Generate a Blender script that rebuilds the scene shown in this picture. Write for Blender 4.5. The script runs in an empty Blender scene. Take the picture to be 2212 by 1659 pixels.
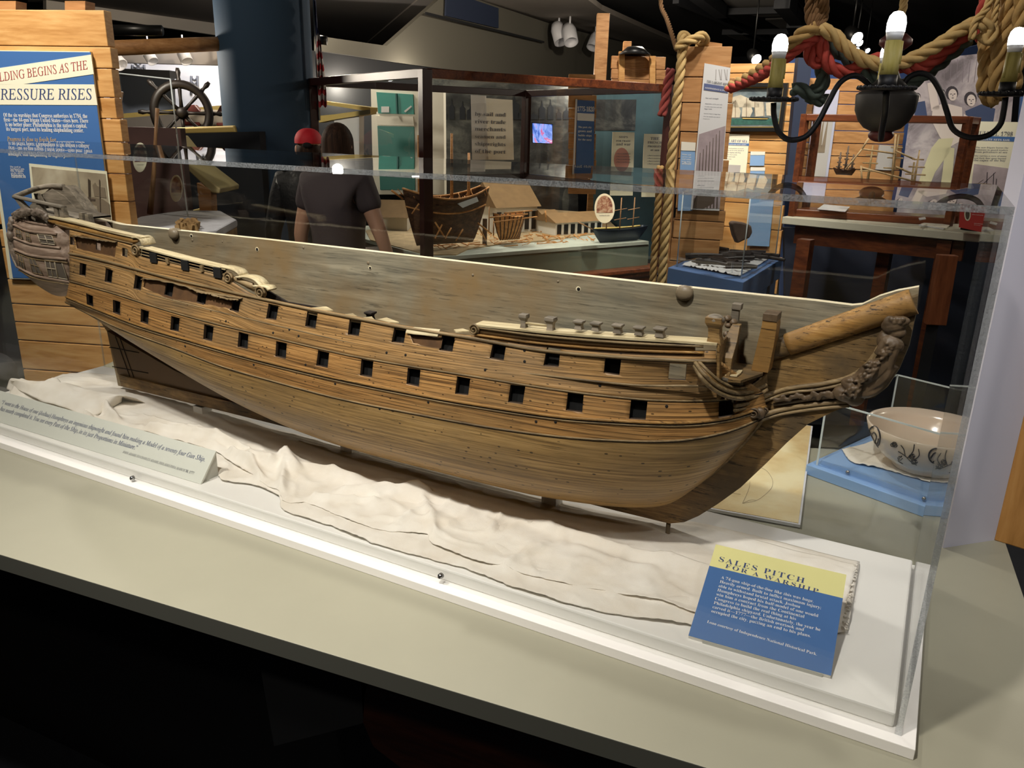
import bpy, bmesh, math, random
import numpy as np
from mathutils import Vector as V, Matrix
from mathutils.bvhtree import BVHTree

SC = bpy.context.scene
COL = SC.collection
random.seed(7)
PI = math.pi

# ------------------------------------------------------------------ camera
IW, IH = 2212.0, 1659.0
FPX, YAW, PITCH, ROLL = 1710.33, -0.48659, -0.31379, 0.02486
CAM = V((-0.05996, -0.9313, 1.62))
_fw = V((math.sin(YAW)*math.cos(PITCH), math.cos(YAW)*math.cos(PITCH), math.sin(PITCH)))
_r0 = V((math.cos(YAW), -math.sin(YAW), 0.0)); _u0 = _r0.cross(_fw)
_r = _r0*math.cos(ROLL) + _u0*math.sin(ROLL)
_u = -_r0*math.sin(ROLL) + _u0*math.cos(ROLL)
cd = bpy.data.cameras.new('camera'); cam = bpy.data.objects.new('camera', cd); COL.objects.link(cam)
cd.sensor_fit = 'HORIZONTAL'; cd.sensor_width = 36.0; cd.lens = FPX/IW*36.0
cd.clip_start = 0.02; cd.clip_end = 60
_m = Matrix((( _r.x, _u.x, -_fw.x, CAM.x), (_r.y, _u.y, -_fw.y, CAM.y), (_r.z, _u.z, -_fw.z, CAM.z), (0, 0, 0, 1)))
cam.matrix_world = _m
SC.camera = cam

# ------------------------------------------------------------------ world, exposure
SC.view_settings.view_transform = 'Standard'; SC.view_settings.look = 'None'
SC.view_settings.gamma = 1.0; SC.view_settings.use_curve_mapping = False
SC.view_settings.exposure = 0.82
SC.cycles.transparent_max_bounces = 40; SC.cycles.max_bounces = 8
SC.cycles.sample_clamp_indirect = 6.0
SC.cycles.caustics_reflective = False; SC.cycles.caustics_refractive = False
w = bpy.data.worlds.new('world'); SC.world = w; w.use_nodes = True
w.node_tree.nodes['Background'].inputs[0].default_value = (0.85, 0.9, 1.0, 1)
w.node_tree.nodes['Background'].inputs[1].default_value = 0.024

# ------------------------------------------------------------------ lights (museum track spots, added fill spots and fill points)
def spot(x, y, z, tx, ty, tz, power, ang=50, blend=.5, size=.04, col=(1.0, .90, .76)):
    l = bpy.data.lights.new('track_or_fill_spot', 'SPOT'); l.energy = power; l.spot_size = math.radians(ang)
    l.spot_blend = blend; l.shadow_soft_size = size; l.color = col
    o = bpy.data.objects.new('track_or_fill_spot', l); COL.objects.link(o); o.location = (x, y, z)
    o.rotation_euler = (V((tx, ty, tz)) - V((x, y, z))).to_track_quat('-Z', 'Y').to_euler()
    return o
def point(x, y, z, power, size=.06, col=(1.0, .88, .72)):
    l = bpy.data.lights.new('fill_point', 'POINT'); l.energy = power; l.shadow_soft_size = size; l.color = col
    o = bpy.data.objects.new('fill_point', l); COL.objects.link(o); o.location = (x, y, z)
    return o
WARM = (1.0, .92, .82); WHITE = (1.0, .95, .89)
# spots over the ship model
spot(-0.55, -0.85, 2.95, -0.60, 0.20, 0.98, 84, 64, .7, .05, WHITE)
spot(-1.55, -0.85, 2.95, -1.50, 0.20, 0.98, 84, 64, .7, .05, WHITE)
spot(0.70, -0.65, 2.93, -0.15, 0.20, 1.05, 15, 52, .7, .05, WHITE)
spot(-1.20, 1.00, 2.95, -1.00, 0.42, 0.92, 48, 64, .6, .05, WHITE)
spot(-2.4, -1.0, 2.93, -1.0, 0.1, 1.1, 10, 60, .7, .05, WARM)
spot(-0.9, -1.35, 2.9, -0.95, 0.15, 1.1, 4, 70, .9, .10, WHITE)  # added front fill for the hull side
#LIGHTS2

# ------------------------------------------------------------------ pixel helpers
def ray(px, py):
    return _fw + _r*((px-IW/2)/FPX) - _u*((py-IH/2)/FPX)
_fh = V((_fw.x, _fw.y, 0)).normalized()
def atZ(px, py, z): d = ray(px, py); return CAM + d*((z-CAM.z)/d.z)
def atY(px, py, y): d = ray(px, py); return CAM + d*((y-CAM.y)/d.y)
def atD(px, py, dist): d = ray(px, py); return CAM + d*(dist/d.dot(_fh))
def atPl(px, py, O, n): d = ray(px, py); return CAM + d*((O-CAM).dot(n)/d.dot(n))
def proj(P):
    d = V(P)-CAM; z = d.dot(_fw); return (IW/2+FPX*d.dot(_r)/z, IH/2-FPX*d.dot(_u)/z)

# ------------------------------------------------------------------ materials
def C(r, g=None, b=None):
    if g is None:
        h = r; r, g, b = int(h[0:2], 16), int(h[2:4], 16), int(h[4:6], 16)
    f = lambda c: (c/255/12.92) if c/255 <= .04045 else ((c/255+.055)/1.055)**2.4
    return (f(r), f(g), f(b), 1.0)
class NT:
    def __init__(s, name):
        s.m = bpy.data.materials.new(name); s.m.use_nodes = True; s.t = s.m.node_tree; s.n = s.t.nodes
        s.p = s.n['Principled BSDF']; s.out = s.n['Material Output']
    def a(s, typ, **k):
        n = s.n.new(typ)
        for kk, v in k.items():
            if kk.startswith('i_'):
                key = kk[2:]; key = int(key) if key.isdigit() else key.replace('_', ' ')
                n.inputs[key].default_value = v
            else: setattr(n, kk, v)
        return n
    def l(s, a, b): s.t.links.new(a, b)
    def math(s, op, a, b=None, c=None, clamp=False):
        n = s.n.new('ShaderNodeMath'); n.operation = op; n.use_clamp = clamp
        for i, v in enumerate((a, b, c)):
            if v is None: continue
            if isinstance(v, (int, float)): n.inputs[i].default_value = v
            else: s.l(v, n.inputs[i])
        return n.outputs[0]
    def coord(s, kind='Object', scale=(1, 1, 1), rot=(0, 0, 0)):
        tc = s.n.new('ShaderNodeTexCoord'); mp = s.n.new('ShaderNodeMapping')
        mp.inputs['Scale'].default_value = scale; mp.inputs['Rotation'].default_value = rot
        s.l(tc.outputs[kind], mp.inputs[0]); return mp.outputs[0]
    def noise(s, vec, scale=5, detail=4, rough=.5, dist=0):
        n = s.a('ShaderNodeTexNoise'); n.inputs['Scale'].default_value = scale; n.inputs['Detail'].default_value = detail
        n.inputs['Roughness'].default_value = rough; n.inputs['Distortion'].default_value = dist
        s.l(vec, n.inputs['Vector']); return n.outputs['Fac']
    def ramp(s, fac, stops):
        n = s.n.new('ShaderNodeValToRGB'); e = n.color_ramp.elements
        e[0].position, e[0].color = stops[0]; e[1].position, e[1].color = stops[-1]
        for p, c in stops[1:-1]:
            x = e.new(p); x.color = c
        s.l(fac, n.inputs[0]); return n.outputs[0]
    def mix(s, fac, a, b, mode='MIX'):
        n = s.n.new('ShaderNodeMix'); n.data_type = 'RGBA'; n.blend_type = mode
        for i, v in ((0, fac), (6, a), (7, b)):
            if isinstance(v, (int, float, tuple)): n.inputs[i].default_value = v
            else: s.l(v, n.inputs[i])
        return n.outputs[2]
    def bump(s, h, strength=.3, dist=.002):
        b = s.n.new('ShaderNodeBump'); b.inputs['Strength'].default_value = strength; b.inputs['Distance'].default_value = dist
        s.l(h, b.inputs['Height']); s.l(b.outputs[0], s.p.inputs['Normal'])
def M(name, col, rough=.5, metal=0, spec=.5, bump=0, bscale=60, var=0, vscale=6, bdist=.002, emit=None, es=0):
    t = NT(name); p = t.p; p.inputs['Base Color'].default_value = col; p.inputs['Roughness'].default_value = rough
    p.inputs['Metallic'].default_value = metal; p.inputs['Specular IOR Level'].default_value = spec
    if var or bump: co = t.coord()
    if var:
        f = t.noise(co, vscale, 5, .6)
        d = tuple(max(0, c*(1-var)) for c in col[:3])+(1,); u = tuple(min(1, c*(1+var)) for c in col[:3])+(1,)
        t.l(t.ramp(f, [(.3, d), (.7, u)]), p.inputs['Base Color'])
    if bump: t.bump(t.noise(co, bscale, 4, .6), bump, bdist)
    if emit: p.inputs['Emission Color'].default_value = emit; p.inputs['Emission Strength'].default_value = es
    return t.m
def WOOD(name, c1, c2, c3=None, sc=(2, 30, 30), rough=.55, knots=0, bump=.15, spec=.35, kind='Object', scale=1.0, patch=None, cracks=0):
    t = NT(name); co = t.coord(kind, sc)
    f = t.noise(co, 1.0*scale, 6, .6, .6); f2 = t.noise(co, 4.0*scale, 3, .5)
    ff = t.math('ADD', t.math('MULTIPLY', f, .7), t.math('MULTIPLY', f2, .3))
    c3 = c3 or c1
    col = t.ramp(ff, [(.33, c1), (.5, c2), (.66, c3)])
    c0 = t.coord(kind, (1, 1, 1))
    if patch:
        col = t.mix(t.ramp(t.noise(c0, patch[1], 4, .6), [(.42, (0, 0, 0, 1)), (.62, (1, 1, 1, 1))]), col, patch[0])
    if knots:
        vn = t.a('ShaderNodeTexVoronoi'); vn.inputs['Scale'].default_value = knots; t.l(c0, vn.inputs['Vector'])
        k = t.ramp(vn.outputs['Distance'], [(.03, (0, 0, 0, 1)), (.09, (1, 1, 1, 1))])
        col = t.mix(t.math('SUBTRACT', 1.0, k), col, tuple(c*.35 for c in c1[:3])+(1,))
    if cracks:
        ck = t.ramp(t.noise(t.coord(kind, tuple(v*2.2 for v in sc)), 1.0, 5, .75, .2), [(.57, (0, 0, 0, 1)), (.63, (cracks,)*3+(1,))])
        col = t.mix(ck, col, tuple(c*.18 for c in c1[:3])+(1,))
    t.l(col, t.p.inputs['Base Color']); t.p.inputs['Roughness'].default_value = rough
    t.p.inputs['Specular IOR Level'].default_value = spec
    if bump: t.bump(ff, bump, .003)
    return t.m
def GLASS(name, tint=(1, 1, 1, 1), gloss=1.0, rough=0.0, ior=1.49, haze=0.0):
    """clear sheet: light passes, both faces mirror by Fresnel"""
    t = NT(name); t.n.remove(t.p)
    tr = t.a('ShaderNodeBsdfTransparent'); tr.inputs[0].default_value = tint
    gl = t.a('ShaderNodeBsdfGlossy'); gl.inputs['Roughness'].default_value = rough
    geo = t.a('ShaderNodeNewGeometry'); fr = t.a('ShaderNodeFresnel')
    m = t.math('MULTIPLY_ADD', geo.outputs['Backfacing'], 1/ior-ior, ior); t.l(m, fr.inputs['IOR'])
    mx = t.a('ShaderNodeMixShader'); t.l(t.math('MULTIPLY', fr.outputs[0], gloss, clamp=True), mx.inputs[0])
    t.l(tr.outputs[0], mx.inputs[1]); t.l(gl.outputs[0], mx.inputs[2]); last = mx
    if haze:
        df = t.a('ShaderNodeBsdfDiffuse'); m2 = t.a('ShaderNodeMixShader'); m2.inputs[0].default_value = haze
        t.l(mx.outputs[0], m2.inputs[1]); t.l(df.outputs[0], m2.inputs[2]); last = m2
    t.l(last.outputs[0], t.out.inputs[0]); return t.m
def EMIT(name, col, s):
    t = NT(name); t.n.remove(t.p); e = t.a('ShaderNodeEmission'); e.inputs[0].default_value = col; e.inputs[1].default_value = s
    t.l(e.outputs[0], t.out.inputs[0]); return t.m

# ------------------------------------------------------------------ objects
def wpos(o):
    p = V((0, 0, 0))
    while o is not None: p = p + o.location; o = o.parent
    return p
def tag(o, label=None, cat=None, group=None, kind=None):
    if label: o['label'] = label
    if cat: o['category'] = cat
    if group: o['group'] = group
    if kind: o['kind'] = kind
    return o
def thing(name, loc, label, cat, group=None):
    o = bpy.data.objects.new(name, None); COL.objects.link(o); o.location = V(loc); o.empty_display_size = .05
    return tag(o, label, cat, group)
def addob(name, me, parent, label=None):
    o = bpy.data.objects.new(name, me); COL.objects.link(o)
    if parent is not None: o.parent = parent
    if label: o['label'] = label
    return o
class MB:
    def __init__(s): s.v = []; s.f = []; s.uv = None; s.mi = []; s.sm = []
    def add(s, vs, fs, mi=0, sm=False):
        n = len(s.v); s.v += [tuple(v) for v in vs]; s.f += [tuple(i+n for i in f) for f in fs]
        s.mi += [mi]*len(fs); s.sm += [sm]*len(fs); return s
    def box(s, c, d, R=None, mi=0):
        c = V(c); h = V(d)/2; vs = []
        for i in (-1, 1):
            for j in (-1, 1):
                for k in (-1, 1):
                    p = V((h.x*i, h.y*j, h.z*k)); vs.append(c+((R @ p) if R else p))
        return s.add(vs, [(0, 1, 3, 2), (4, 6, 7, 5), (0, 4, 5, 1), (2, 3, 7, 6), (0, 2, 6, 4), (1, 5, 7, 3)], mi)
    def hexa(s, q0, q1, mi=0):
        """two quads (4 pts each) joined"""
        return s.add(list(q0)+list(q1), [(3, 2, 1, 0), (4, 5, 6, 7), (0, 1, 5, 4), (1, 2, 6, 5), (2, 3, 7, 6), (3, 0, 4, 7)], mi)
    def prism(s, pts, off, mi=0, sm=False):
        """polygon pts (world) extruded by vector off"""
        n = len(pts); off = V(off); a = [V(p) for p in pts]; b = [p+off for p in a]
        fs = [tuple(range(n))[::-1], tuple(range(n, 2*n))]+[(i, (i+1) % n, n+(i+1) % n, n+i) for i in range(n)]
        return s.add(a+b, fs, mi, sm)
    def tube(s, path, r, n=8, cap=True, mi=0, sm=True, flat=None, closed=False):
        path = [V(p) for p in path]; m = len(path); rs = r if isinstance(r, (list, tuple)) else [r]*m
        vs = []; up = None
        for i, p in enumerate(path):
            if closed: d = path[(i+1) % m]-path[i-1]
            else: d = path[min(i+1, m-1)]-path[max(i-1, 0)]
            if d.length < 1e-9: d = V((0, 0, 1))
            d.normalize()
            if up is None: up = V((0, 0, 1)) if abs(d.z) < .9 else V((1, 0, 0))
            a = d.cross(up)
            if a.length < 1e-6: a = d.orthogonal()
            a.normalize(); b = a.cross(d); up = b
            for k in range(n):
                t = 2*PI*k/n+PI/n; fx = flat[0] if flat else 1; fy = flat[1] if flat else 1
                vs.append(p+(a*math.cos(t)*fx+b*math.sin(t)*fy)*rs[i])
        fs = []
        for i in range(m if closed else m-1):
            j = (i+1) % m
            for k in range(n): fs.append((i*n+k, i*n+(k+1) % n, j*n+(k+1) % n, j*n+k))
        if cap and not closed: fs += [tuple(range(n))[::-1], tuple((m-1)*n+k for k in range(n))]
        return s.add(vs, fs, mi, sm)
    def lathe(s, prof, c, n=24, axis=V((0, 0, 1)), mi=0, sm=True, a0=0, a1=2*PI):
        """prof: list (r, h)"""
        c = V(c); ax = V(axis).normalized(); x = ax.orthogonal().normalized(); y = ax.cross(x); vs = []; m = len(prof)
        full = abs(a1-a0-2*PI) < 1e-6; nn = n if full else n+1
        for k in range(nn):
            t = a0+(a1-a0)*k/n
            for r, h in prof: vs.append(c+ax*h+(x*math.cos(t)+y*math.sin(t))*r)
        fs = []
        for k in range(n):
            k2 = (k+1) % nn
            for i in range(m-1): fs.append((k*m+i, k2*m+i, k2*m+i+1, k*m+i+1))
        return s.add(vs, fs, mi, sm)
    def ell(s, c, r, R=None, n=12, m=8, mi=0):
        c = V(c); r = V(r) if not isinstance(r, (int, float)) else V((r, r, r)); vs = []; fs = []
        for i in range(m+1):
            th = PI*i/m
            for k in range(n):
                t = 2*PI*k/n; p = V((r.x*math.sin(th)*math.cos(t), r.y*math.sin(th)*math.sin(t), r.z*math.cos(th)))
                vs.append(c+((R @ p) if R else p))
        for i in range(m):
            for k in range(n): fs.append((i*n+k, (i+1)*n+k, (i+1)*n+(k+1) % n, i*n+(k+1) % n))
        return s.add(vs, fs, mi, True)
    def grid(s, rows, mi=0, sm=True, flip=False):
        n = len(rows[0]); vs = [p for r in rows for p in r]; fs = []
        for i in range(len(rows)-1):
            for j in range(n-1):
                q = (i*n+j, i*n+j+1, (i+1)*n+j+1, (i+1)*n+j); fs.append(q[::-1] if flip else q)
        return s.add(vs, fs, mi, sm)
    def build(s, name, mat, parent=None, label=None, base=None, bevel=0, fix=True):
        me = bpy.data.meshes.new(name)
        a = np.array([tuple(v) for v in s.v], dtype=float)
        if parent is not None: o3 = wpos(parent)
        else:
            mn, mx = a.min(0), a.max(0)
            o3 = V(base) if base is not None else V(((mn[0]+mx[0])/2, (mn[1]+mx[1])/2, mn[2]))
        a = a-np.array(o3)
        me.from_pydata([tuple(x) for x in a], [], s.f)
        me.polygons.foreach_set('material_index', s.mi); me.polygons.foreach_set('use_smooth', s.sm)
        for mm in (mat if isinstance(mat, (list, tuple)) else [mat]): me.materials.append(mm)
        if fix:
            bm = bmesh.new(); bm.from_mesh(me); bmesh.ops.remove_doubles(bm, verts=bm.verts, dist=1e-6)
            bmesh.ops.recalc_face_normals(bm, faces=bm.faces); bm.to_mesh(me); bm.free()
        me.update()
        o = addob(name, me, parent, label)
        if parent is None: o.location = o3
        if bevel:
            b = o.modifiers.new('bevel', 'BEVEL'); b.width = bevel; b.segments = 2; b.limit_method = 'ANGLE'
        return o
def apply_mods(o):
    dg = bpy.context.evaluated_depsgraph_get(); me = bpy.data.meshes.new_from_object(o.evaluated_get(dg))
    o.modifiers.clear(); o.data = me
    return o
def remesh(o, vox=.0015, smooth=2):
    r = o.modifiers.new('r', 'REMESH'); r.mode = 'VOXEL'; r.voxel_size = vox; r.use_smooth_shade = True
    if smooth:
        k = o.modifiers.new('s', 'SMOOTH'); k.iterations = smooth; k.factor = .5
    return apply_mods(o)
def catmull(pts, n):
    """resample smooth curve through pts (tuples) with n samples"""
    P = [np.array(p, dtype=float) for p in pts]
    if len(P) == 2: return [P[0]+(P[1]-P[0])*t for t in np.linspace(0, 1, n)]
    seg = [0]
    for a, b in zip(P[:-1], P[1:]): seg.append(seg[-1]+np.linalg.norm(b-a))
    out = []; seg = np.array(seg)
    for t in np.linspace(0, seg[-1], n):
        i = min(max(np.searchsorted(seg, t, side='right')-1, 0), len(P)-2); u = (t-seg[i])/max(seg[i+1]-seg[i], 1e-9)
        p1, p2 = P[i], P[i+1]; d = seg[i+1]-seg[i]
        m1 = (p2-p1)/d if i == 0 else (P[i+1]-P[i-1])/(seg[i+1]-seg[i-1])
        m2 = (p2-p1)/d if i+2 >= len(P) else (P[i+2]-P[i])/(seg[i+2]-seg[i])
        m1 = m1*d; m2 = m2*d
        out.append((2*u**3-3*u**2+1)*p1+(u**3-2*u**2+u)*m1+(-2*u**3+3*u**2)*p2+(u**3-u**2)*m2)
    return out

# ------------------------------------------------------------------ lettering
def serif(s, it=False):
    o = ''
    for c in s:
        if 'A' <= c <= 'Z': o += chr((0x1D434 if it else 0x1D400)+ord(c)-65)
        elif 'a' <= c <= 'z': o += chr(0x210E) if (it and c == 'h') else chr((0x1D44E if it else 0x1D41A)+ord(c)-97)
        elif '0' <= c <= '9': o += chr(0x1D7CE+ord(c)-48)
        else: o += c
    return o
def textmesh(body, style='b', space=1.0, shear=0, off=0):
    c = bpy.data.curves.new('lettering', 'FONT')
    c.body = body if style == 's' else serif(body, style == 'i'); c.size = 1.0; c.space_character = space; c.shear = shear
    c.offset = off; c.resolution_u = 3
    o = bpy.data.objects.new('tmp', c); me = bpy.data.meshes.new_from_object(o)
    bpy.data.objects.remove(o); bpy.data.curves.remove(c)
    return me
class Panel:
    """flat face: origin O (top left), x and y unit vectors, n towards viewer"""
    def __init__(s, O, ux, uy):
        s.O = V(O); s.x = V(ux).normalized(); s.n = s.x.cross(V(uy)).normalized(); s.y = s.n.cross(s.x)
        if s.n.dot(CAM-s.O) < 0: s.n = -s.n
    @staticmethod
    def tri(a, b, c):
        """a top-left, b top-right, c any lower point"""
        a, b, c = V(a), V(b), V(c); return Panel(a, b-a, a-c)
    def w(s, px, py, off=0.0): return atPl(px, py, s.O+s.n*off, s.n)
    def p(s, u, v, off=0.0): return s.O+s.x*u+s.y*v+s.n*off
    def uv(s, px, py): d = s.w(px, py)-s.O; return d.dot(s.x), d.dot(s.y)
    def plate(s, pxs, th, mat, name, parent, off=0.0, label=None, bevel=0, px=True):
        pts = [s.w(*q, off) for q in pxs] if px else [s.p(*q, off) for q in pxs]
        return MB().prism(pts, s.n*th).build(name, mat, parent, label, bevel=bevel)
    def text(s, body, a, b, mat, parent, style='b', name='lettering', off=.0012, hs=1.0, px=True, space=1.0, size=None, shear=0, toff=0, label=None):
        """baseline from pixel a to pixel b; height keeps proportion times hs"""
        me = textmesh(body, style, space, shear, toff)
        co = np.empty(len(me.vertices)*3); me.vertices.foreach_get('co', co); co = co.reshape(-1, 3)
        if len(co) == 0: return None
        A = s.w(*a, off) if px else s.p(*a, off)
        B = s.w(*b, off) if px else s.p(*b, off)
        x0, x1 = co[:, 0].min(), co[:, 0].max(); k = (B-A).length/max(x1-x0, 1e-6); ky = k*hs
        dx = (B-A).normalized(); dy = s.n.cross(dx)
        if dy.dot(s.y) < 0: dy = -dy
        base = wpos(parent); Av = np.array(A-base)
        out = Av+np.outer((co[:, 0]-x0)*k, np.array(dx))+np.outer(co[:, 1]*ky, np.array(dy))
        me.vertices.foreach_set('co', out.ravel()); me.materials.clear(); me.materials.append(mat); me.update()
        return addob(name, me, parent, label)

ink_blue = M('navy_ink', C('3a4a78'), .6); ink_black = M('black_ink', C('26262a'), .6); ink_white = M('white_ink', C('f0efe8'), .6)
ink_red = M('brick_ink', C('a84a48'), .6); ink_yellow = M('yellow_ink', C('e0b860'), .6); ink_grey = M('grey_ink', C('6a6c74'), .6)
# ================================================================== table, plinth, acrylic case
FL = 0.0; TZ = 0.904; PZ = 0.920; LZ = 0.942
YC = 0.30
m_table = M('grey_green_laminate', C('979481'), .42, spec=.35, var=.05, vscale=2.5, bump=.04, bscale=220)
m_tedge = M('laminate_edge', C('4a4a42'), .6)
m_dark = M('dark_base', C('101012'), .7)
m_white = M('white_lacquer', C('efece6'), .35)
m_black = M('black_metal', C('141414'), .4, metal=.2)
m_steel = M('steel', C('9a9a9a'), .25, metal=1)
tbl = thing('display_table', (-1.1, .4, 0), 'long grey green laminate exhibit counter under the ship model case', 'table')
fl = [atZ(-260, 1132, TZ), atZ(0, 1198, TZ), atZ(1100, 1530, TZ), atZ(2100, 1800, TZ)]
a, b = fl[1], fl[2]; dr = (b-a).normalized()
A0 = a-dr*1.1; B0 = b+dr*.72
rt = atZ(2212, 1290, TZ); rb = atZ(2168, 1160, TZ); rd = (rt-rb).normalized()
tb1 = atZ(1860, 941, TZ); tb0 = atZ(1736, 920, TZ); bd = (tb0-tb1).normalized()
top = [A0, B0, rt+rd*.35, rb, rb-rd*.62, tb1+bd*-.3, tb0+bd*1.2, atZ(245, 780, TZ)+V((.02, .05, 0)), atZ(245, 780, TZ), atZ(135, 830, TZ), atZ(60, 866, TZ), V((-2.75, A0.y+.5, TZ))]
mb = MB().prism([V((p.x, p.y, TZ-.032)) for p in top], (0, 0, .032)); tt_ = mb.build('tabletop', [m_table, m_tedge], tbl, bevel=.0012)
for f in tt_.data.polygons:
    if abs(f.normal.z) < .5: f.material_index = 1
cx_ = sum((p.x for p in top))/len(top); cy_ = sum((p.y for p in top))/len(top)
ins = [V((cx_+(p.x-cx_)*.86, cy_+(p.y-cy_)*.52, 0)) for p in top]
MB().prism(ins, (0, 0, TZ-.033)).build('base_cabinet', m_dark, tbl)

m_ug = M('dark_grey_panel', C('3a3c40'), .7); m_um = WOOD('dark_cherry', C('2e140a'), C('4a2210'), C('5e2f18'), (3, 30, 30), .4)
fn_ = V((-dr.y, dr.x, 0)); fn_ = fn_ if fn_.y > 0 else -fn_
a_ = a+fn_*.16; PUc = (a_, fn_)
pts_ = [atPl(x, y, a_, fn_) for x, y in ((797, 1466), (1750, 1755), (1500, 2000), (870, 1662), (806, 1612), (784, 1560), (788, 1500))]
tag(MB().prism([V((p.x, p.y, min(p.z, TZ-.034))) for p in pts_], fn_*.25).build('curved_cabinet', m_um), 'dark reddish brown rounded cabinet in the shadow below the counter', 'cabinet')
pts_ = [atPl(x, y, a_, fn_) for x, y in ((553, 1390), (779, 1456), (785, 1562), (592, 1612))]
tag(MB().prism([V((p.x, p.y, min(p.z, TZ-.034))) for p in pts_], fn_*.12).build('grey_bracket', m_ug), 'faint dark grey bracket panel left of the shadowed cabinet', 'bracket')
L_, D_, H_, E_ = 2.119, .4436, .637, .0168
AT = .0075
case = thing('ship_model_case', (-1.06, .22, TZ), 'large clear acrylic case with white base covering the ship model', 'display case')
MB().box((-L_/2, D_/2, (TZ+PZ)/2), (L_+2*E_, D_+2*E_, PZ-TZ)).build('base_plate', m_white, case, bevel=.001)
MB().box((-L_/2, D_/2, (LZ+PZ)/2), (L_-2*AT-.004, D_-2*AT-.004, LZ-PZ)).build('plinth', m_white, case, bevel=.003)
m_acr = GLASS('clear_acrylic', (.985, .99, .985, 1), 1.0)
t = NT('sawn_acrylic_edge'); t.n.remove(t.p)
g1 = t.a('ShaderNodeBsdfGlossy'); g1.inputs['Roughness'].default_value = .25; tr1 = t.a('ShaderNodeBsdfTransparent')
tr1.inputs[0].default_value = (.9, .93, .94, 1); df1 = t.a('ShaderNodeBsdfDiffuse'); df1.inputs[0].default_value = (.5, .53, .54, 1)
nz = t.noise(t.coord('Object', (1, 1, 1)), 620, 2, .6)
mx1 = t.a('ShaderNodeMixShader'); mx2 = t.a('ShaderNodeMixShader')
t.l(t.ramp(nz, [(.38, (.15, .15, .15, 1)), (.62, (.38, .38, .38, 1))]), mx1.inputs[0]); t.l(tr1.outputs[0], mx1.inputs[1]); t.l(df1.outputs[0], mx1.inputs[2])
mx2.inputs[0].default_value = .22; t.l(mx1.outputs[0], mx2.inputs[1]); t.l(g1.outputs[0], mx2.inputs[2]); t.l(mx2.outputs[0], t.out.inputs[0])
m_saw = t.m
def slab(lo, hi, name, parent, mats, edge_axes):
    """box with clear faces; the narrow faces get the sawn edge material"""
    mb = MB(); lo, hi = V(lo), V(hi); mb.box((lo+hi)/2, hi-lo)
    for i, f in enumerate(mb.f):
        n = (V(mb.v[f[1]])-V(mb.v[f[0]])).cross(V(mb.v[f[2]])-V(mb.v[f[1]])).normalized()
        k = max(range(3), key=lambda q: abs(n[q]))
        mb.mi[i] = 1 if ('xyz'[k] in edge_axes) else 0
    return mb.build(name, mats, parent, fix=False)
AM = [m_acr, m_saw]
slab((-L_+AT, 0, PZ), (-AT, AT, PZ+H_-AT-.0006), 'front_pane', case, AM, '')
slab((-L_+AT, D_-AT, PZ), (-AT, D_, PZ+H_-AT-.0006), 'back_pane', case, AM, '')
slab((-AT+.0003, 0, PZ), (0, D_, PZ+H_-AT-.0006), 'side_pane', case, AM, 'y')
slab((-L_, 0, PZ), (-L_+AT-.0003, D_, PZ+H_-AT-.0006), 'side_pane', case, AM, 'y')
tp_ = slab((-L_, 0, PZ+H_-AT), (0, D_, PZ+H_), 'top_pane', case, AM, '')
for f in tp_.data.polygons:
    if f.normal.y < -.9: f.material_index = 1
for p, n in ((atY(285, 1033, -.002), V((0, -1, 0))), (atY(951, 1245, -.002), V((0, -1, 0)))):
    mb = MB().lathe([(0, .0035), (.0028, .0035), (.0046, .001), (.0046, -.004), (0, -.004)], p, 16, n); sc_ = mb.build('screw', m_steel, case)
    MB().lathe([(0, .0042), (.0024, .0038), (.0024, .003)], p, 12, n).build('socket', m_black, sc_)
for px, py in ((1970, 1284), (1953, 1478)):
    p = atPl(px, py, V((.001, 0, 0)), V((1, 0, 0)))
    MB().lathe([(0, .003), (.004, .003), (.004, -.004), (0, -.004)], p, 16, V((1, 0, 0))).build('screw', m_black, case)

# ------------------------------------------------------------------ label cards in the case
m_card = M('pale_grey_card', C('d6d7cc'), .55); m_cardb = M('card_edge', C('b8b7ae'), .6)
m_lblue = M('label_blue', C('4a72ab'), .4); m_lyel = M('label_yellow', C('efe8a0'), .45)
# quote card: lower edge on plinth, leaning back
q0 = atZ(-20, 906, LZ+.001); q1 = atZ(433, 1046, LZ+.001)
ux = (q1-q0).normalized(); bk = V((-ux.y, ux.x, 0));  bk = bk if bk.y > 0 else -bk
u_ = 1.0
best = None
for k in range(10, 90):
    el = math.radians(k); d = bk*math.cos(el)+V((0, 0, 1))*math.sin(el)
    n = ux.cross(d).normalized(); P_ = atPl(466, 974, q1, n); L = (P_-q1).dot(d); sx = abs((P_-q1).dot(ux))
    sc_ = abs(k-38)*.02+sx*100*.3
    if best is None or sc_ < best[0]: best = (sc_, k, L)
el = math.radians(best[1]); d = bk*math.cos(el)+V((0, 0, 1))*math.sin(el)
qc = thing('quote_card', (q0+q1)/2, 'long pale grey card with slanted quotation about a seventy four gun ship', 'label')
qp = Panel(q0, ux, d)
hh = best[2]
w_ = (q1-q0).length
th = .004
q_start = -0.10
MB().prism([qp.p(q_start, 0), qp.p(w_, 0), qp.p(w_, hh), qp.p(q_start, hh)], -qp.n*th).build('card_face', m_card, qc, bevel=.0004)
MB().prism([qp.p(w_-.004, 0, -th), qp.p(w_-.004, hh, -th), qp.p(w_-.004, hh, -th)+V((0, 0, -(qp.p(0, hh)-qp.p(0, 0)).z+.003))], -ux*.003).build('side_support', m_cardb, qc)
MB().prism([qp.p(q_start, 0, -th), qp.p(w_, 0, -th), qp.p(w_, 0, -th)+bk*.02, qp.p(q_start, 0, -th)+bk*.02], (0, 0, .002)).build('foot', m_cardb, qc)
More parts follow.
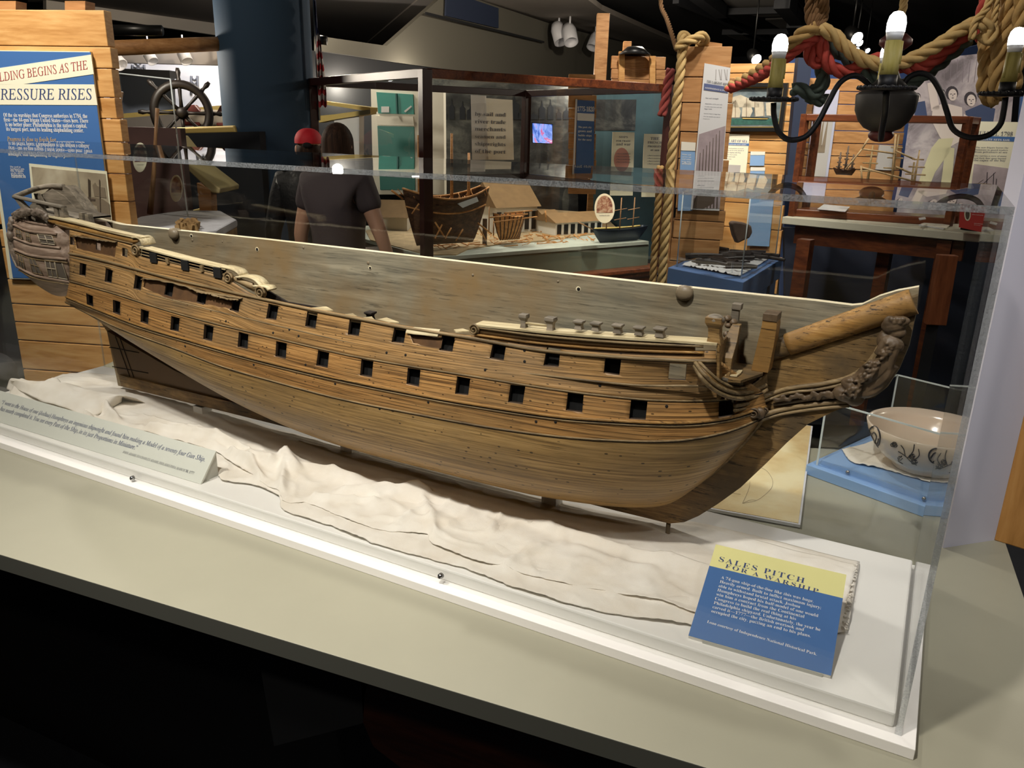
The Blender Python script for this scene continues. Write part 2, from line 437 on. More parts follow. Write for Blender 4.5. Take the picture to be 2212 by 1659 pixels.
qp.text('\u201cI went to the House of one (Joshua) Humphreys an ingenious shipwright and found him making a Model of a seventy four Gun Ship.', (2, 872), (441, 997), ink_blue, qc, 'i', off=.0006, hs=1.15)
qp.text('He has nearly completed it. You see every Part of the Ship, in its just Proportions in Miniature.\u201d', (-12, 883), (294, 972), ink_blue, qc, 'i', off=.0006, hs=1.15)
qp.text('JOHN ADAMS TO CHARLES ADAMS, PHILADELPHIA, MARCH 30, 1777', (264, 978), (418, 1025), ink_grey, qc, 'i', off=.0006, hs=1.2)

# sales pitch label
Z0 = LZ+.006
c0 = atZ(1487, 1373, Z0); c1 = atZ(1795, 1460, Z0); ux = (c1-c0).normalized()
bk = V((-ux.y, ux.x, 0)); bk = bk if bk.y > 0 else -bk
best = None
for k in range(15, 85):
    el = math.radians(k); d = bk*math.cos(el)+V((0, 0, 1))*math.sin(el); n = ux.cross(d).normalized()
    Pl = atPl(1548, 1171, c0, n); Pr = atPl(1821, 1246, c0, n)
    e = abs((Pl-c0).dot(ux))+abs((Pr-c1).dot(ux))+abs((Pl-c0).dot(d)-(Pr-c1).dot(d))
    if best is None or e < best[0]: best = (e, k, ((Pl-c0).dot(d)+(Pr-c1).dot(d))/2)
el = math.radians(best[1]); d = bk*math.cos(el)+V((0, 0, 1))*math.sin(el)
sp = Panel(c0, ux, d); W_ = (c1-c0).length; HH = best[2]
print('label', best, W_, 'quote', hh, w_)
sl = thing('exhibit_label', (c0+c1)/2+V((0, 0, -.006)), 'blue and yellow SALES PITCH FOR A WARSHIP label at right end of case', 'label')
MB().prism([sp.p(0, 0), sp.p(W_, 0), sp.p(W_, HH), sp.p(0, HH)], -sp.n*.006).build('label_board', m_white, sl)
yl = [sp.uv(1531, 1218)[1], sp.uv(1817, 1296)[1]]; ym = sum(yl)/2
MB().prism([sp.p(0, 0), sp.p(W_, 0), sp.p(W_, ym), sp.p(0, ym)], sp.n*.0004).build('blue_field', m_lblue, sl)
MB().prism([sp.p(0, ym), sp.p(W_, ym), sp.p(W_, HH), sp.p(0, HH)], sp.n*.0004).build('yellow_band', m_lyel, sl)
fb = c0+bk*(HH*math.cos(el)*.8); zz = HH*math.sin(el)*.8
MB().prism([fb+V((0, 0, -.005))+ux*.03, fb+ux*.03+V((0, 0, zz)), fb+ux*(W_-.03)+V((0, 0, zz)), fb+ux*(W_-.03)+V((0, 0, -.005))], bk*.002).build('prop', m_cardb, sl)
MB().prism([c0+V((0, 0, -.006))+ux*.02, c0+V((0, 0, -.001))+ux*.02, c1+V((0, 0, -.001))-ux*.01, c1+V((0, 0, -.006))-ux*.01], bk*.02).build('foot', m_cardb, sl)
sp.text('SALES PITCH', (1552, 1212), (1737, 1260), ink_blue, sl, hs=.85, space=1.25, off=.0009, toff=-.008)
sp.text('FOR A WARSHIP', (1566, 1226), (1767, 1281), ink_blue, sl, hs=.75, space=1.3, off=.0009, toff=-.008)
lines = ['A 74-gun ship-of-the-line like this was huge.', 'Heavily armed. Built to inflict maximum injury;', 'able to withstand brutal attack. Joshua',
         'Humphreys hoped his half-model of one would', 'win him a contract from the Continental', 'Congress to build the real thing at his',
         'Philadelphia shipyard. Unfortunately, the year he', 'carved it\u20141777\u2014the British overtook and', 'occupied the city, putting an end to his plans.']
ends = [1757, 1773, 1728, 1767, 1737, 1719, 1772, 1736, 1751]
for i, ln in enumerate(lines):
    xs = 1557-i*2.6; ys = 1249.5+i*9.1; xe = ends[i]; ye = ys+(xe-xs)*.262-i*.2
    sp.text(ln, (xs, ys), (xe, ye), ink_white, sl, 'b', hs=1.05, off=.0009, toff=-.008)
sp.text('Loan courtesy of Independence National Historical Park.', (1527, 1345), (1764, 1416), ink_white, sl, 'b', hs=1.05, off=.0009, toff=-.008)
# ================================================================== half hull ship model
def hullwood(name, c1, c2, c3, seam=.0062, seamw=.10, nails=120, dark=(.02, .013, .008, 1), grey=None, gx=5, gy=170, seamstr=.75, rough=.42):
    t = NT(name); uv = t.coord('UV', (1, 1, 1)); s = t.n.new('ShaderNodeSeparateXYZ'); t.l(uv, s.inputs[0])
    g = t.noise(t.coord('UV', (gx, gy, 1)), 1.0, 6, .65, .1); g2 = t.noise(t.coord('UV', (gx*5, gy*2.2, 1)), 1.0, 4, .6)
    f = t.math('ADD', t.math('MULTIPLY', g, .65), t.math('MULTIPLY', g2, .35))
    col = t.ramp(f, [(.38, c1), (.5, c2), (.60, c3)])
    if grey:
        p = t.noise(t.coord('UV', (3, 9, 1)), 1.0, 5, .6)
        col = t.mix(t.ramp(p, [(.45, (0, 0, 0, 1)), (.65, (.75, .75, .75, 1))]), col, grey)
    st = t.ramp(t.noise(t.coord('UV', (12, 260, 1)), 1.0, 5, .75), [(.56, (0, 0, 0, 1)), (.68, (.7, .7, .7, 1))])
    col = t.mix(st, col, dark)
    if seam:
        wob = t.noise(t.coord('UV', (5, 2, 1)), 1.0, 2)
        fr = t.math('FRACT', t.math('ADD', t.math('DIVIDE', s.outputs[1], seam), t.math('MULTIPLY', wob, .14)))
        ln = t.math('LESS_THAN', fr, seamw)
        br = t.ramp(t.noise(t.coord('UV', (9, 300, 1)), 1.0, 3), [(.4, (0, 0, 0, 1)), (.55, (seamstr,)*3+(1,))])
        col = t.mix(t.math('MULTIPLY', ln, br), col, dark)
    if nails:
        vn = t.a('ShaderNodeTexVoronoi'); vn.inputs['Scale'].default_value = 1.0
        t.l(t.coord('UV', (nails*.55, nails, 1)), vn.inputs['Vector'])
        wn = t.a('ShaderNodeTexWhiteNoise'); t.l(vn.outputs['Position'], wn.inputs['Vector'])
        dd = t.math('MULTIPLY', t.math('LESS_THAN', vn.outputs['Distance'], .15), t.math('GREATER_THAN', wn.outputs['Value'], .5))
        col = t.mix(t.math('MULTIPLY', dd, .8), col, dark)
    t.l(col, t.p.inputs['Base Color']); t.p.inputs['Roughness'].default_value = rough; t.p.inputs['Specular IOR Level'].default_value = .35
    t.bump(f, .25, .0012); return t.m
m_top = hullwood('golden_planking', C('664b2e'), C('aa8250'), C('cba06a'), seamw=.15, grey=C('73634c'), gx=2.2, gy=210, seamstr=.9)
m_lowp = hullwood('amber_planking', C('684a2a'), C('ac7e4a'), C('cc9c60'), seam=.0062, seamw=.15, grey=C('7a6648'), gx=2.2, gy=210, seamstr=.9)
m_bot = hullwood('waxed_bottom', C('6e5330'), C('a4824f'), C('c09c66'), seam=.019, seamw=.04, nails=95, grey=C('8d734e'), gx=2.2, gy=150, seamstr=.75)
m_bow = hullwood('deadwood_planking', C('4e3a22'), C('6e5230'), C('8a6a40'), seam=0, nails=40, grey=C('5b4c38'), gx=8, gy=60)
m_cut = M('gunport_cut', C('3a2a1c'), .8, var=.3, vscale=60)
m_inner = M('dark_hull_inside', C('241a12'), .9)
m_void = M('inside_shade_black', C('080706'), .95)  # near black stands in for shade behind ports and open rail
m_mould = WOOD('weathered_moulding', C('4f4030'), C('86704f'), C('a58d68'), (6, 90, 90), .5)
m_light = WOOD('bleached_rail', C('8f7d5e'), C('c9b78f'), C('e0d2ae'), (6, 90, 90), .55)
m_grey = WOOD('driftwood_grey', C('4c463d'), C('766c5e'), C('978b7a'), (8, 60, 60), .6)
m_pinky = WOOD('stern_brown', C('6c584c'), C('937c6a'), C('b09a88'), (8, 50, 90), .5)
m_carve = M('dark_carving', C('5e4c38'), .5, var=.35, vscale=40, bump=.3, bscale=300, bdist=.001)
m_board = WOOD('backboard_wood', C('646054'), C('8a826e'), C('a89e86'), (5, 1, 90), .55, patch=(C('8d7450'), 3.2), bump=.06, cracks=.5)
m_boardtop = WOOD('backboard_edge', C('c9b78f'), C('e3d6b4'), C('f2e8cc'), (4, 60, 60), .5)
m_spr = WOOD('bowsprit_wood', C('5e4426'), C('a5793f'), C('c49a5c'), (5, 120, 120), .5, patch=(C('8d6a3c'), 9), cracks=.9)
m_knee = WOOD('knee_wood', C('55422c'), C('87693f'), C('a78759'), (9, 90, 90), .5, patch=(C('5c4c36'), 9), cracks=.8)
m_putty = M('grey_wax', C('85765f'), .45)

ship = thing('half_hull_ship_model', (-1.0, YC, LZ), 'long carved wooden half hull model of a two decked warship', 'ship model')
XS = -0.235                       # stem
def bfun(bmax, xs, bst, x0=-.62, p=2.3, q=1.8, xa=-1.25, xe=-1.98):
    def f(x):
        t = min(max((x-x0)/(xs-x0), 0), 1); fb = (max(1-t**p, 0))**(1/q)
        ta = min(max((xa-x)/(xa-xe), 0), 1.25); fa = 1-(1-bst/bmax)*ta**2
        return max(bmax*fb*fa, .010)
    return f
def curve3(px, bf, n=110, it=14):
    out = []
    pts = catmull(px, n)
    for q in pts:
        x = atY(q[0], q[1], YC-.1).x; b = bf(x)
        for _ in range(it):
            P = atY(q[0], q[1], YC-b); b = .5*b+.5*bf(P.x)
        out.append(atY(q[0], q[1], YC-b))
    return out
def resamp(c, n):
    return [V(p) for p in catmull([tuple(p) for p in c], n)]
NS = 130
b0 = bfun(.152, -.17, .118, x0=-.55, p=2.6); b1 = bfun(.172, XS, .120); b2 = bfun(.182, XS, .112); b3 = bfun(.182, XS, .095)
cL0 = [(150, 547), (212, 560), (289, 580), (376, 603), (460, 622), (541, 640), (670, 668), (783, 690), (878, 708), (1011, 729), (1174, 757), (1347, 772), (1470, 778), (1547, 780)]
cL1 = [(150, 607), (240, 632), (347, 666), (450, 695), (550, 719), (734, 763), (880, 790), (1023, 813), (1203, 842), (1376, 862), (1470, 866), (1550, 864), (1610, 856), (1648, 846)]
cL2 = [(143, 641), (220, 672), (304, 704), (434, 742), (560, 777), (734, 818), (878, 847), (1000, 869), (1203, 899), (1320, 908), (1434, 913), (1510, 911), (1579, 901), (1637, 884), (1655, 878)]
cL3 = [(141, 652), (200, 682), (260, 710), (376, 752), (470, 788), (560, 815), (734, 861), (878, 890), (1052, 922), (1200, 942), (1320, 951), (1434, 953), (1510, 946), (1579, 930), (1625, 912), (1652, 898)]
L0 = resamp(curve3(cL0, b0), NS); L1 = resamp(curve3(cL1, b1), NS)
L2 = resamp(curve3(cL2, b2), NS); L3 = resamp(curve3(cL3, b3), NS)
# top edge of the planking, level under the rails
cU = [(150, 495), (200, 507), (286, 530), (297, 551), (380, 571), (477, 596), (541, 632), (560, 640), (670, 664), (783, 686), (878, 703), (1011, 724), (1040, 723), (1174, 739), (1347, 752), (1470, 757), (1547, 757)]
bU = bfun(.146, -.17, .112, x0=-.55, p=2.6)
U = resamp(curve3(cU, bU, 160), NS)
# planking of the topside: rows from U to L1
def lerp(a, b, t): return a+(b-a)*t
def rows_between(levels, subs, bulge=.0):
    rows = []
    for (A, B), n in zip(zip(levels[:-1], levels[1:]), subs):
        for k in range(n): rows.append([lerp(a, b, k/n) for a, b in zip(A, B)])
    rows.append(levels[-1]); return rows
rt_ = rows_between([U, L0, L1], [5, 12])
# lower shell: L1..L3 then bottom sections to the keel
rabbet = [(1652, 898), (1640, 915), (1622, 938), (1600, 962), (1575, 988), (1548, 1012), (1520, 1034), (1490, 1054), (1462, 1068), (1440, 1078)]
NR = 22
rab = resamp([atY(x, y, YC-.016) for x, y in rabbet], NR+1)
keelz = .982
def zb_fun(x):      # height where the hull planking meets the deadwood
    t = min(max((-.95-x)/(.93), 0), 1.2)
    tb = min(max((x+.62)/.30, 0), 1)
    return keelz+.24*t**1.9+.012*tb
rl = rows_between([L1, L2, L3], [12, 8])
n1 = len(rl)
nb = NR
for k in range(1, nb+1):
    u = k/nb; row = []
    for i in range(NS):
        s_ = i/(NS-1); A = L3[i]; b3_ = YC-A.y; zb = min(zb_fun(A.x), A.z-.004)
        fs = min(max((A.x+1.95)/.8, 0), 1); fbw = min(max((-.24-A.x)/.45, 0), 1)
        full = fs**.8
        p = 1.05+1.35*full*(0.35+.65*fbw)
        bb = (b3_-.014)*(max(1-u**p, 0))**(1/(1.0+.75*full))+.014
        # z spacing: cosine so the flat floor is well sampled
        z = A.z+(zb-A.z)*math.sin(u*PI/2) if False else A.z+(zb-A.z)*u
        P = V((A.x, YC-bb, z))
        row.append(P)
    wv = [max(0, (i/(NS-1)-.72)/.28)**2.2 for i in range(NS)]
    d = rab[k]-row[-1]
    row = [P+V((d.x*w, 0, d.z*w)) for P, w in zip(row, wv)]
    row = [V((P.x, lerp(P.y, min(P.y, YC-.016), 0), P.z)) for P in row]
    row[-1] = rab[k]
    rl.append(row)
def shell(rows, th, name, mats, msel, parent):
    """closed shell: outer rows, inner offset towards the centre plane"""
    R, N = len(rows), len(rows[0]); A = np.array([[tuple(p) for p in r] for r in rows])
    du = np.gradient(A, axis=1); dv = np.gradient(A, axis=0); nn = np.cross(du, dv); nn /= (np.linalg.norm(nn, axis=2, keepdims=True)+1e-12)
    if nn[R//2, N//2, 1] > 0: nn = -nn
    B = A-nn*th; B[:, :, 1] = np.minimum(B[:, :, 1], YC-.004)
    B[:, :, 1] = np.maximum(B[:, :, 1], A[:, :, 1]+.002)
    vs = [tuple(x) for x in A.reshape(-1, 3)]+[tuple(x) for x in B.reshape(-1, 3)]
    fs = []; mi = []; o = R*N
    for i in range(R-1):
        for j in range(N-1):
            a, b, c, d = i*N+j, i*N+j+1, (i+1)*N+j+1, (i+1)*N+j
            fs.append((a, d, c, b)); mi.append(msel(i, j)); fs.append((a+o, b+o, c+o, d+o)); mi.append(len(mats)-1)
    for j in range(N-1):
        fs.append((j, j+1, j+1+o, j+o)); mi.append(0); k = (R-1)*N; fs.append((k+j, k+j+o, k+j+1+o, k+j+1)); mi.append(msel(R-2, j))
    for i in range(R-1):
        fs.append((i*N, i*N+o, (i+1)*N+o, (i+1)*N)); mi.append(0); k = N-1; fs.append((i*N+k, (i+1)*N+k, (i+1)*N+k+o, i*N+k+o)); mi.append(0)
    me = bpy.data.meshes.new(name); b3o = wpos(parent)
    me.from_pydata([tuple(np.array(v)-np.array(b3o)) for v in vs], [], fs)
    for m in mats: me.materials.append(m)
    me.polygons.foreach_set('material_index', mi)
    me.polygons.foreach_set('use_smooth', [True]*len(fs))
    # uv in metres
    cu = np.zeros((R, N)); cv = np.zeros((R, N))
    cu[:, 1:] = np.cumsum(np.linalg.norm(np.diff(A, axis=1), axis=2), axis=1); cu[:] = cu.mean(0)
    cv[1:, :] = np.cumsum(np.linalg.norm(np.diff(A, axis=0), axis=2), axis=0)
    UVv = np.concatenate([np.stack([cu.ravel(), cv.ravel()], 1)]*2)
    uvl = me.uv_layers.new(name='UVMap'); li = np.empty(len(me.loops), dtype=int); me.loops.foreach_get('vertex_index', li)
    uvl.data.foreach_set('uv', UVv[li].ravel())
    bm = bmesh.new(); bm.from_mesh(me); bmesh.ops.recalc_face_normals(bm, faces=bm.faces); bm.to_mesh(me); bm.free()
    me.update(); o_ = addob(name, me, parent)
    tree = BVHTree.FromPolygons([V(v) for v in vs[:R*N]], [f for f, m in zip(fs, range(len(fs))) if max(f) < R*N])
    return o_, tree
topside, bv_top = shell(rt_, .006, 'topside_planking', [m_top, m_cut, m_inner], lambda i, j: 0, ship)
lower, bv_low = shell(rl, .006, 'lower_hull_planking', [m_lowp, m_bot, m_cut, m_inner], lambda i, j: 0 if i < n1-1 else 1, ship)
def hit(bv, px, py):
    d = ray(px, py).normalized(); r = bv.ray_cast(CAM, d); return (r[0], r[1]) if r[0] is not None else (None, None)
def tangent(curve, x):
    i = min(range(len(curve)), key=lambda k: abs(curve[k].x-x)); i = min(max(i, 1), len(curve)-2)
    return (curve[i+1]-curve[i-1]).normalized()
lowports = [(194, 650), (252, 664), (312, 684), (378, 700), (450, 719), (525, 736), (607, 756), (697, 776), (792, 796), (893, 815), (1000, 834), (1116, 852), (1242, 869), (1379, 885), (1570, 881)]
upports = [(179, 582), (235, 596), (298, 611), (362, 625), (433, 641), (508, 657), (588, 674), (673, 691), (765, 708), (862, 723), (966, 741), (1076, 758), (1193, 772), (1323, 789), (1464, 803)]
qports = [(156, 521), (209, 533), (270, 546)]
def cutter(bv, pts, cv, wd, ht, slot):
    mb = MB()
    for (px, py) in pts:
        P, n = hit(bv, px, py)
        if P is None: print('miss', px, py); continue
        t = tangent(cv, P.x); side = V((t.y, -t.x, 0)).normalized()
        if side.y > 0: side = -side
        up = V((0, 0, 1)); tt = t.copy(); rnd = lambda: random.uniform(-.0008, .0008)
        q = [P+tt*(sx*wd/2+rnd())+up*(sz*ht/2+rnd()) for sx, sz in ((-1, -1), (1, -1), (1, 1), (-1, 1))]
        mb.hexa([p+side*.03 for p in q], [p-side*.03 for p in q], 0)
    return mb
def boolean(o, mb, mat):
    c = mb.build('cutter', mat, None); bpy.context.view_layer.update()
    m = o.modifiers.new('b', 'BOOLEAN'); m.operation = 'DIFFERENCE'; m.object = c; m.solver = 'EXACT'; m.use_self = o is not lower; m.material_mode = 'TRANSFER'
    apply_mods(o); me = c.data; bpy.data.objects.remove(c); bpy.data.meshes.remove(me)
boolean(lower, cutter(bv_low, lowports, L2, .0255, .0275, 2), m_cut)
mbu = cutter(bv_top, upports, L1, .0245, .0265, 1); mbq = cutter(bv_top, qports, L0, .0165, .0165, 1)
mbu.add(mbq.v, mbq.f); boolean(topside, mbu, m_cut)
# broken planks: shallow ragged recesses
def recess(o, bv, poly, mat, depth=.0035, seed=1):
    rr = random.Random(seed); pts = []
    for a, b in zip(poly, poly[1:]+poly[:1]):
        n = max(1, int(math.hypot(b[0]-a[0], b[1]-a[1])/7))
        for k in range(n):
            x = a[0]+(b[0]-a[0])*k/n; y = a[1]+(b[1]-a[1])*k/n+rr.uniform(-1.1, 1.1); P, nn = hit(bv, x, y)
            if P is not None: pts.append(P)
    s = V((0, -1, 0)); mb = MB(); mb.prism([p-s*depth for p in pts], s*.05); boolean(o, mb, mat)
m_rec = M('exposed_core', C('5e4022'), .85, var=.35, vscale=30)
try:
    recess(topside, bv_top, [(161, 509), (200, 516), (252, 523), (248, 554), (205, 547), (166, 536)], m_rec, seed=2)
    recess(topside, bv_top, [(312, 602), (345, 607), (400, 618), (440, 630), (520, 644), (508, 668), (430, 655), (360, 643), (310, 620)], m_rec, seed=3)
    recess(topside, bv_top, [(885, 722), (930, 727), (983, 736), (976, 755), (940, 752), (893, 741)], m_rec, .0045, seed=4)
except Exception as e: print('recess', e)

def ribbon(c, off=.0018, r=.0022, flat=(1, 1), n=6):
    pts = [p+V((0, -off, 0)) for p in c]; return MB().tube(pts, r, n, flat=flat)
def pxcurve(px, bf, n=90): return curve3(px, bf, n)
# mouldings along the sides
def sub(c, a, b): return c[int(a*(len(c)-1)):int(b*(len(c)-1))+1]
ribbon(L0, .001, .0028).build('sheer_moulding', m_mould, ship)
ribbon([p+V((0, 0, -.008)) for p in sub(L0, 0, .42)], .0008, .0018).build('sheer_moulding', m_mould, ship)
ribbon(sub(L1, 0, .985), .0004, .0016).build('wale_moulding', m_mould, ship)
ribbon(L2, .0006, .0026).build('wale_moulding', m_spr, ship)
ribbon([p+V((0, -.0002, -.0055)) for p in L2], .0, .0016).build('wale_moulding', m_mould, ship)
ribbon(L3, .0002, .0016).build('wale_moulding', m_mould, ship)
for cc_, nm in ((L0, .0032), (L1, .0020), (L2, .0034), (L3, .0020)): MB().tube([p+V((0, .0006, -nm)) for p in cc_], .0013, 5).build('moulding_groove', m_inner, ship)
cM2 = [(318, 634), (450, 668), (560, 694), (734, 735), (850, 760), (1000, 787), (1203, 814), (1376, 832), (1506, 834), (1560, 838)]
ribbon(pxcurve(cM2, lambda x: (b0(x)+b1(x))/2+.0015), .0004, .0019).build('wale_moulding', m_mould, ship)
cF = [(1012, 727), (1100, 743), (1174, 752), (1300, 763), (1420, 768), (1520, 770)]

# decks inside
ids = [i for i in range(NS) if L0[i].x < -.30]
rr1 = [V((L0[i].x, L1[i].y, L0[i].z))+V((0, .016, -.078 if L0[i].x > -1.75 else -.078)) for i in ids]; rr2 = [V((p.x, YC-.002, p.z)) for p in rr1]
MB().grid([rr1, [p+V((0, 0, -.002)) for p in rr1]]).grid([rr1, rr2]).grid([[p+V((0, 0, -.002)) for p in rr1], [p+V((0, 0, -.002)) for p in rr2]]).build('upper_deck', m_inner, ship)
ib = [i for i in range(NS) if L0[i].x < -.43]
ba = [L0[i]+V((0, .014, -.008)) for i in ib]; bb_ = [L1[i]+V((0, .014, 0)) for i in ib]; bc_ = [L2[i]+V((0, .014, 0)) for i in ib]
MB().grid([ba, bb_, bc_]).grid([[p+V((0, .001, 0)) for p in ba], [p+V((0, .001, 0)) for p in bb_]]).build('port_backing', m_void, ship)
# backboard
bb_top = [(180, 462), (197, 470), (260, 485), (560, 516), (800, 543), (1100, 578), (1400, 612), (1640, 638), (1760, 650), (1840, 660), (1862, 658), (1900, 640), (1940, 628), (1985, 620)]
bb_low = [(1980, 675), (1965, 745), (1944, 795), (1918, 835), (1890, 858), (1800, 888), (1745, 915), (1700, 955), (1655, 1000), (1600, 1052), (1550, 1088), (1510, 1113), (1478, 1127), (1446, 1131), (1000, 1018), (600, 917), (255, 833), (244, 780), (231, 716), (180, 640), (150, 580)]
TB = .016
pts = [atY(x, y, YC) for x, y in bb_top+bb_low]
o = MB().prism(pts, (0, TB, 0)).build('backboard', [m_board, m_boardtop], ship)
for f in o.data.polygons:
    if f.normal.z > .6: f.material_index = 1
bi = [atY(x, y, YC-.0005) for x, y in bb_top[2:10]]
# stern wing of the backboard
wing = [(110, 404), (137, 401), (148, 408), (170, 436), (196, 470), (178, 468), (150, 455), (90, 455), (70, 440)]
MB().prism([atY(x, y, YC-.012) for x, y in wing], (0, .03, 0)).build('stern_wing', m_grey, ship)
# knee of the head, stem and keel
knee = [(1640, 745), (1700, 735), (1800, 700), (1983, 640), (1979, 675), (1964, 745), (1943, 795), (1917, 835), (1889, 858), (1800, 889), (1745, 916), (1700, 956), (1655, 1001), (1600, 1053), (1550, 1089), (1510, 1114), (1478, 1128), (1446, 1131), (1330, 1103), (1200, 1070), (1100, 1044), (1100, 1030), (1300, 1062), (1420, 1075), (1500, 1045), (1580, 980), (1640, 905), (1650, 850)]
o = MB().prism([atY(x, y, YC-.022) for x, y in knee], (0, .0215, 0)).build('knee_of_the_head', m_knee, ship)
keel = [(1110, 1047), (1000, 1020), (600, 918), (262, 834), (256, 810), (600, 893), (1000, 1000), (1110, 1030)]
MB().prism([atY(x, y, YC-.016) for x, y in keel], (0, .0155, 0)).build('keel', m_knee, ship)
dead = [(231, 715), (262, 834), (600, 918), (700, 940), (560, 880), (376, 800), (289, 750)]
MB().prism([atY(x, y, YC-.010) for x, y in dead], (0, .0095, 0)).build('stern_deadwood', m_bow, ship)
for a, b in (((249, 726), (285, 826)), ((259, 730), (294, 829)), ((236, 750), (300, 762)), ((243, 792), (320, 806))):
    MB().tube([atY(*a, YC-.0105), atY(*b, YC-.0105)], .0012, 5).build('scored_line', m_inner, ship)
# stem rabbet strip
MB().tube([p+V((0, -.006, 0)) for p in rab], .0035, 6).build('stem_moulding', m_mould, ship)
# bowsprit: half round bar ending at the board's right edge
pa, pb, pc_, pd_ = atY(1688, 735, YC-.022), atY(1984, 655, YC-.022), atY(1690, 700, YC-.022), atY(1984, 623, YC-.022)
def halfbar(A, B, r0, r1, n=14, name='bowsprit', mat=m_spr):
    rows = []
    for k in range(n+1):
        t = PI*k/n; d = (B-A).normalized(); upv = V((0, -1, 0)).cross(d)
        if upv.z < 0: upv = -upv
        rows.append([lerp(A, B, s)+upv*math.cos(t)*lerp(r0, r1, s)+V((0, -1, 0))*math.sin(t)*lerp(r0, r1, s)*.85 for s in np.linspace(0, 1, 24)])
    mb = MB().grid(rows); N = 24
    mb.add([r[0] for r in rows], [tuple(range(n+1))]); mb.add([r[-1] for r in rows], [tuple(range(n+1))])
    mb.add([rows[0][0], rows[0][-1], rows[-1][-1], rows[-1][0]], [(0, 1, 2, 3)])
    return mb.build(name, mat, ship)
halfbar(atY(1702, 744, YC-.020), atY(1974, 651, YC-.020), .0170, .0185)
halfbar(atY(1650, 762, YC-.018), atY(1704, 744, YC-.018), .0160, .0160, name='bowsprit_heel', mat=m_knee)

# keel supports
for x in (-.62, -1.1, -1.55):
    MB().box((x, YC, (LZ+.968)/2), (.03, .03, .968-LZ)).build('support_block', m_white, ship)
MB().lathe([(0, 0), (.004, 0), (.004, atY(1444, 1131, YC-.01).z-LZ), (0, atY(1444, 1131, YC-.01).z-LZ)], V((atY(1444, 1131, YC-.01).x, YC-.01, LZ)), 10).build('support_pin', m_putty, ship)

# ---------------- rails
def cap(px, bf, width, th=.004, drop=0, name='rail_cap', mat=None, inward=True, flare=.003):
    c = pxcurve(px, bf, 50) if callable(bf) else [atY(x, y, bf) for x, y in catmull(px, 40)]
    A = [p+V((0, -flare, 0)) for p in c]; B = [p+V((0, width, 0)) for p in c]; dz = V((0, 0, -th))
    mb = MB().grid([A, B, [p+dz for p in B], [p+dz for p in A], A], sm=False)
    mb.add([A[0], B[0], B[0]+dz, A[0]+dz], [(0, 1, 2, 3)]); mb.add([A[-1], B[-1], B[-1]+dz, A[-1]+dz], [(3, 2, 1, 0)])
    return mb.build(name, mat or m_light, ship)
def band(pxa, bfa, pxb, bfb, th=.005, name='bulwark', mat=None, n=40):
    A = resamp(curve3(pxa, bfa, n), n); B = resamp(curve3(pxb, bfb, n), n); I = V((0, th, 0))
    A2 = [p+I for p in A]; B2 = [p+I for p in B]
    mb = MB().grid([A, B, B2, A2, A])
    for k in (0, -1): mb.add([A[k], B[k], B2[k], A2[k]], [(0, 1, 2, 3)])
    return mb.build(name, mat or m_spr, ship)
bq = lambda x: bU(x)-.002
band([(108, 486), (200, 507), (286, 528)], bU, [(98, 468), (200, 494), (304, 518)], bq, .006, 'poop_bulwark', m_spr)
ribbon(pxcurve([(118, 484), (200, 505), (288, 527)], bU, 40), .001, .0016).build('poop_moulding', m_mould, ship)
ribbon(pxcurve([(98, 467), (200, 491), (303, 514)], bq, 40), .001, .002).build('poop_moulding', m_mould, ship)
cap([(98, 465), (162, 478), (230, 497), (303, 513)], bq, .022, .003, name='poop_rail')
cap([(300, 532), (380, 553), (440, 568), (489, 580)], bq, .022, .003, name='quarterdeck_rail')
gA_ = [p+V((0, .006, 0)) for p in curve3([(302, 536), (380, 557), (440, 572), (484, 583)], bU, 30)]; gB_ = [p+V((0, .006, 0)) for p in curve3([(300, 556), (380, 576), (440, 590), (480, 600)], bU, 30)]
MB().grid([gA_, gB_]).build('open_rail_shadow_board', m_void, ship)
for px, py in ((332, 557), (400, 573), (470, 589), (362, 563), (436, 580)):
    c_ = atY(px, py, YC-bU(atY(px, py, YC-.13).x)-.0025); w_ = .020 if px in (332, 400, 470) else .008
    MB().box(c_, (w_, .004, .020 if w_ > .01 else .012)).build('rail_gap_shade' if w_ > .01 else 'rail_stanchion', m_void if w_ > .01 else m_mould, ship)  # gap boxes are solid black, shade put in for the openings
for dy, r in ((7.5, .0008), (14, .0009)):
    ribbon(pxcurve([(300, 534+dy), (380, 555+dy), (440, 570+dy), (480, 580+dy)], bU, 40), .0, r*1.4).build('open_rail_bar', m_mould, ship)
def scroll(px, py, y, R, name='scroll', mat=None, turns=1.9, dirn=1, start=0):
    c = atY(px, py, y); pts = []; rs = []
    for k in range(46):
        u = k/45; a = start+dirn*turns*2*PI*u; r = R*(1-u*.86); pts.append(c+V((math.cos(a)*r, -.001-.0015*u, math.sin(a)*r))); rs.append(R*.19*(1-.45*u))
    return MB().tube(pts, rs, 6).lathe([(0, .0), (R*.95, .0), (R*.95, -.004), (0, -.004)], c+V((0, .001, 0)), 18, V((0, -1, 0))).build(name, mat or m_mould, ship)
def curl_cap(px, y, width, mat=None, name='rail_step'):
    c = [atY(x, yy, y) for x, yy in catmull(px, 20)]; return capline(c, width, mat, name)
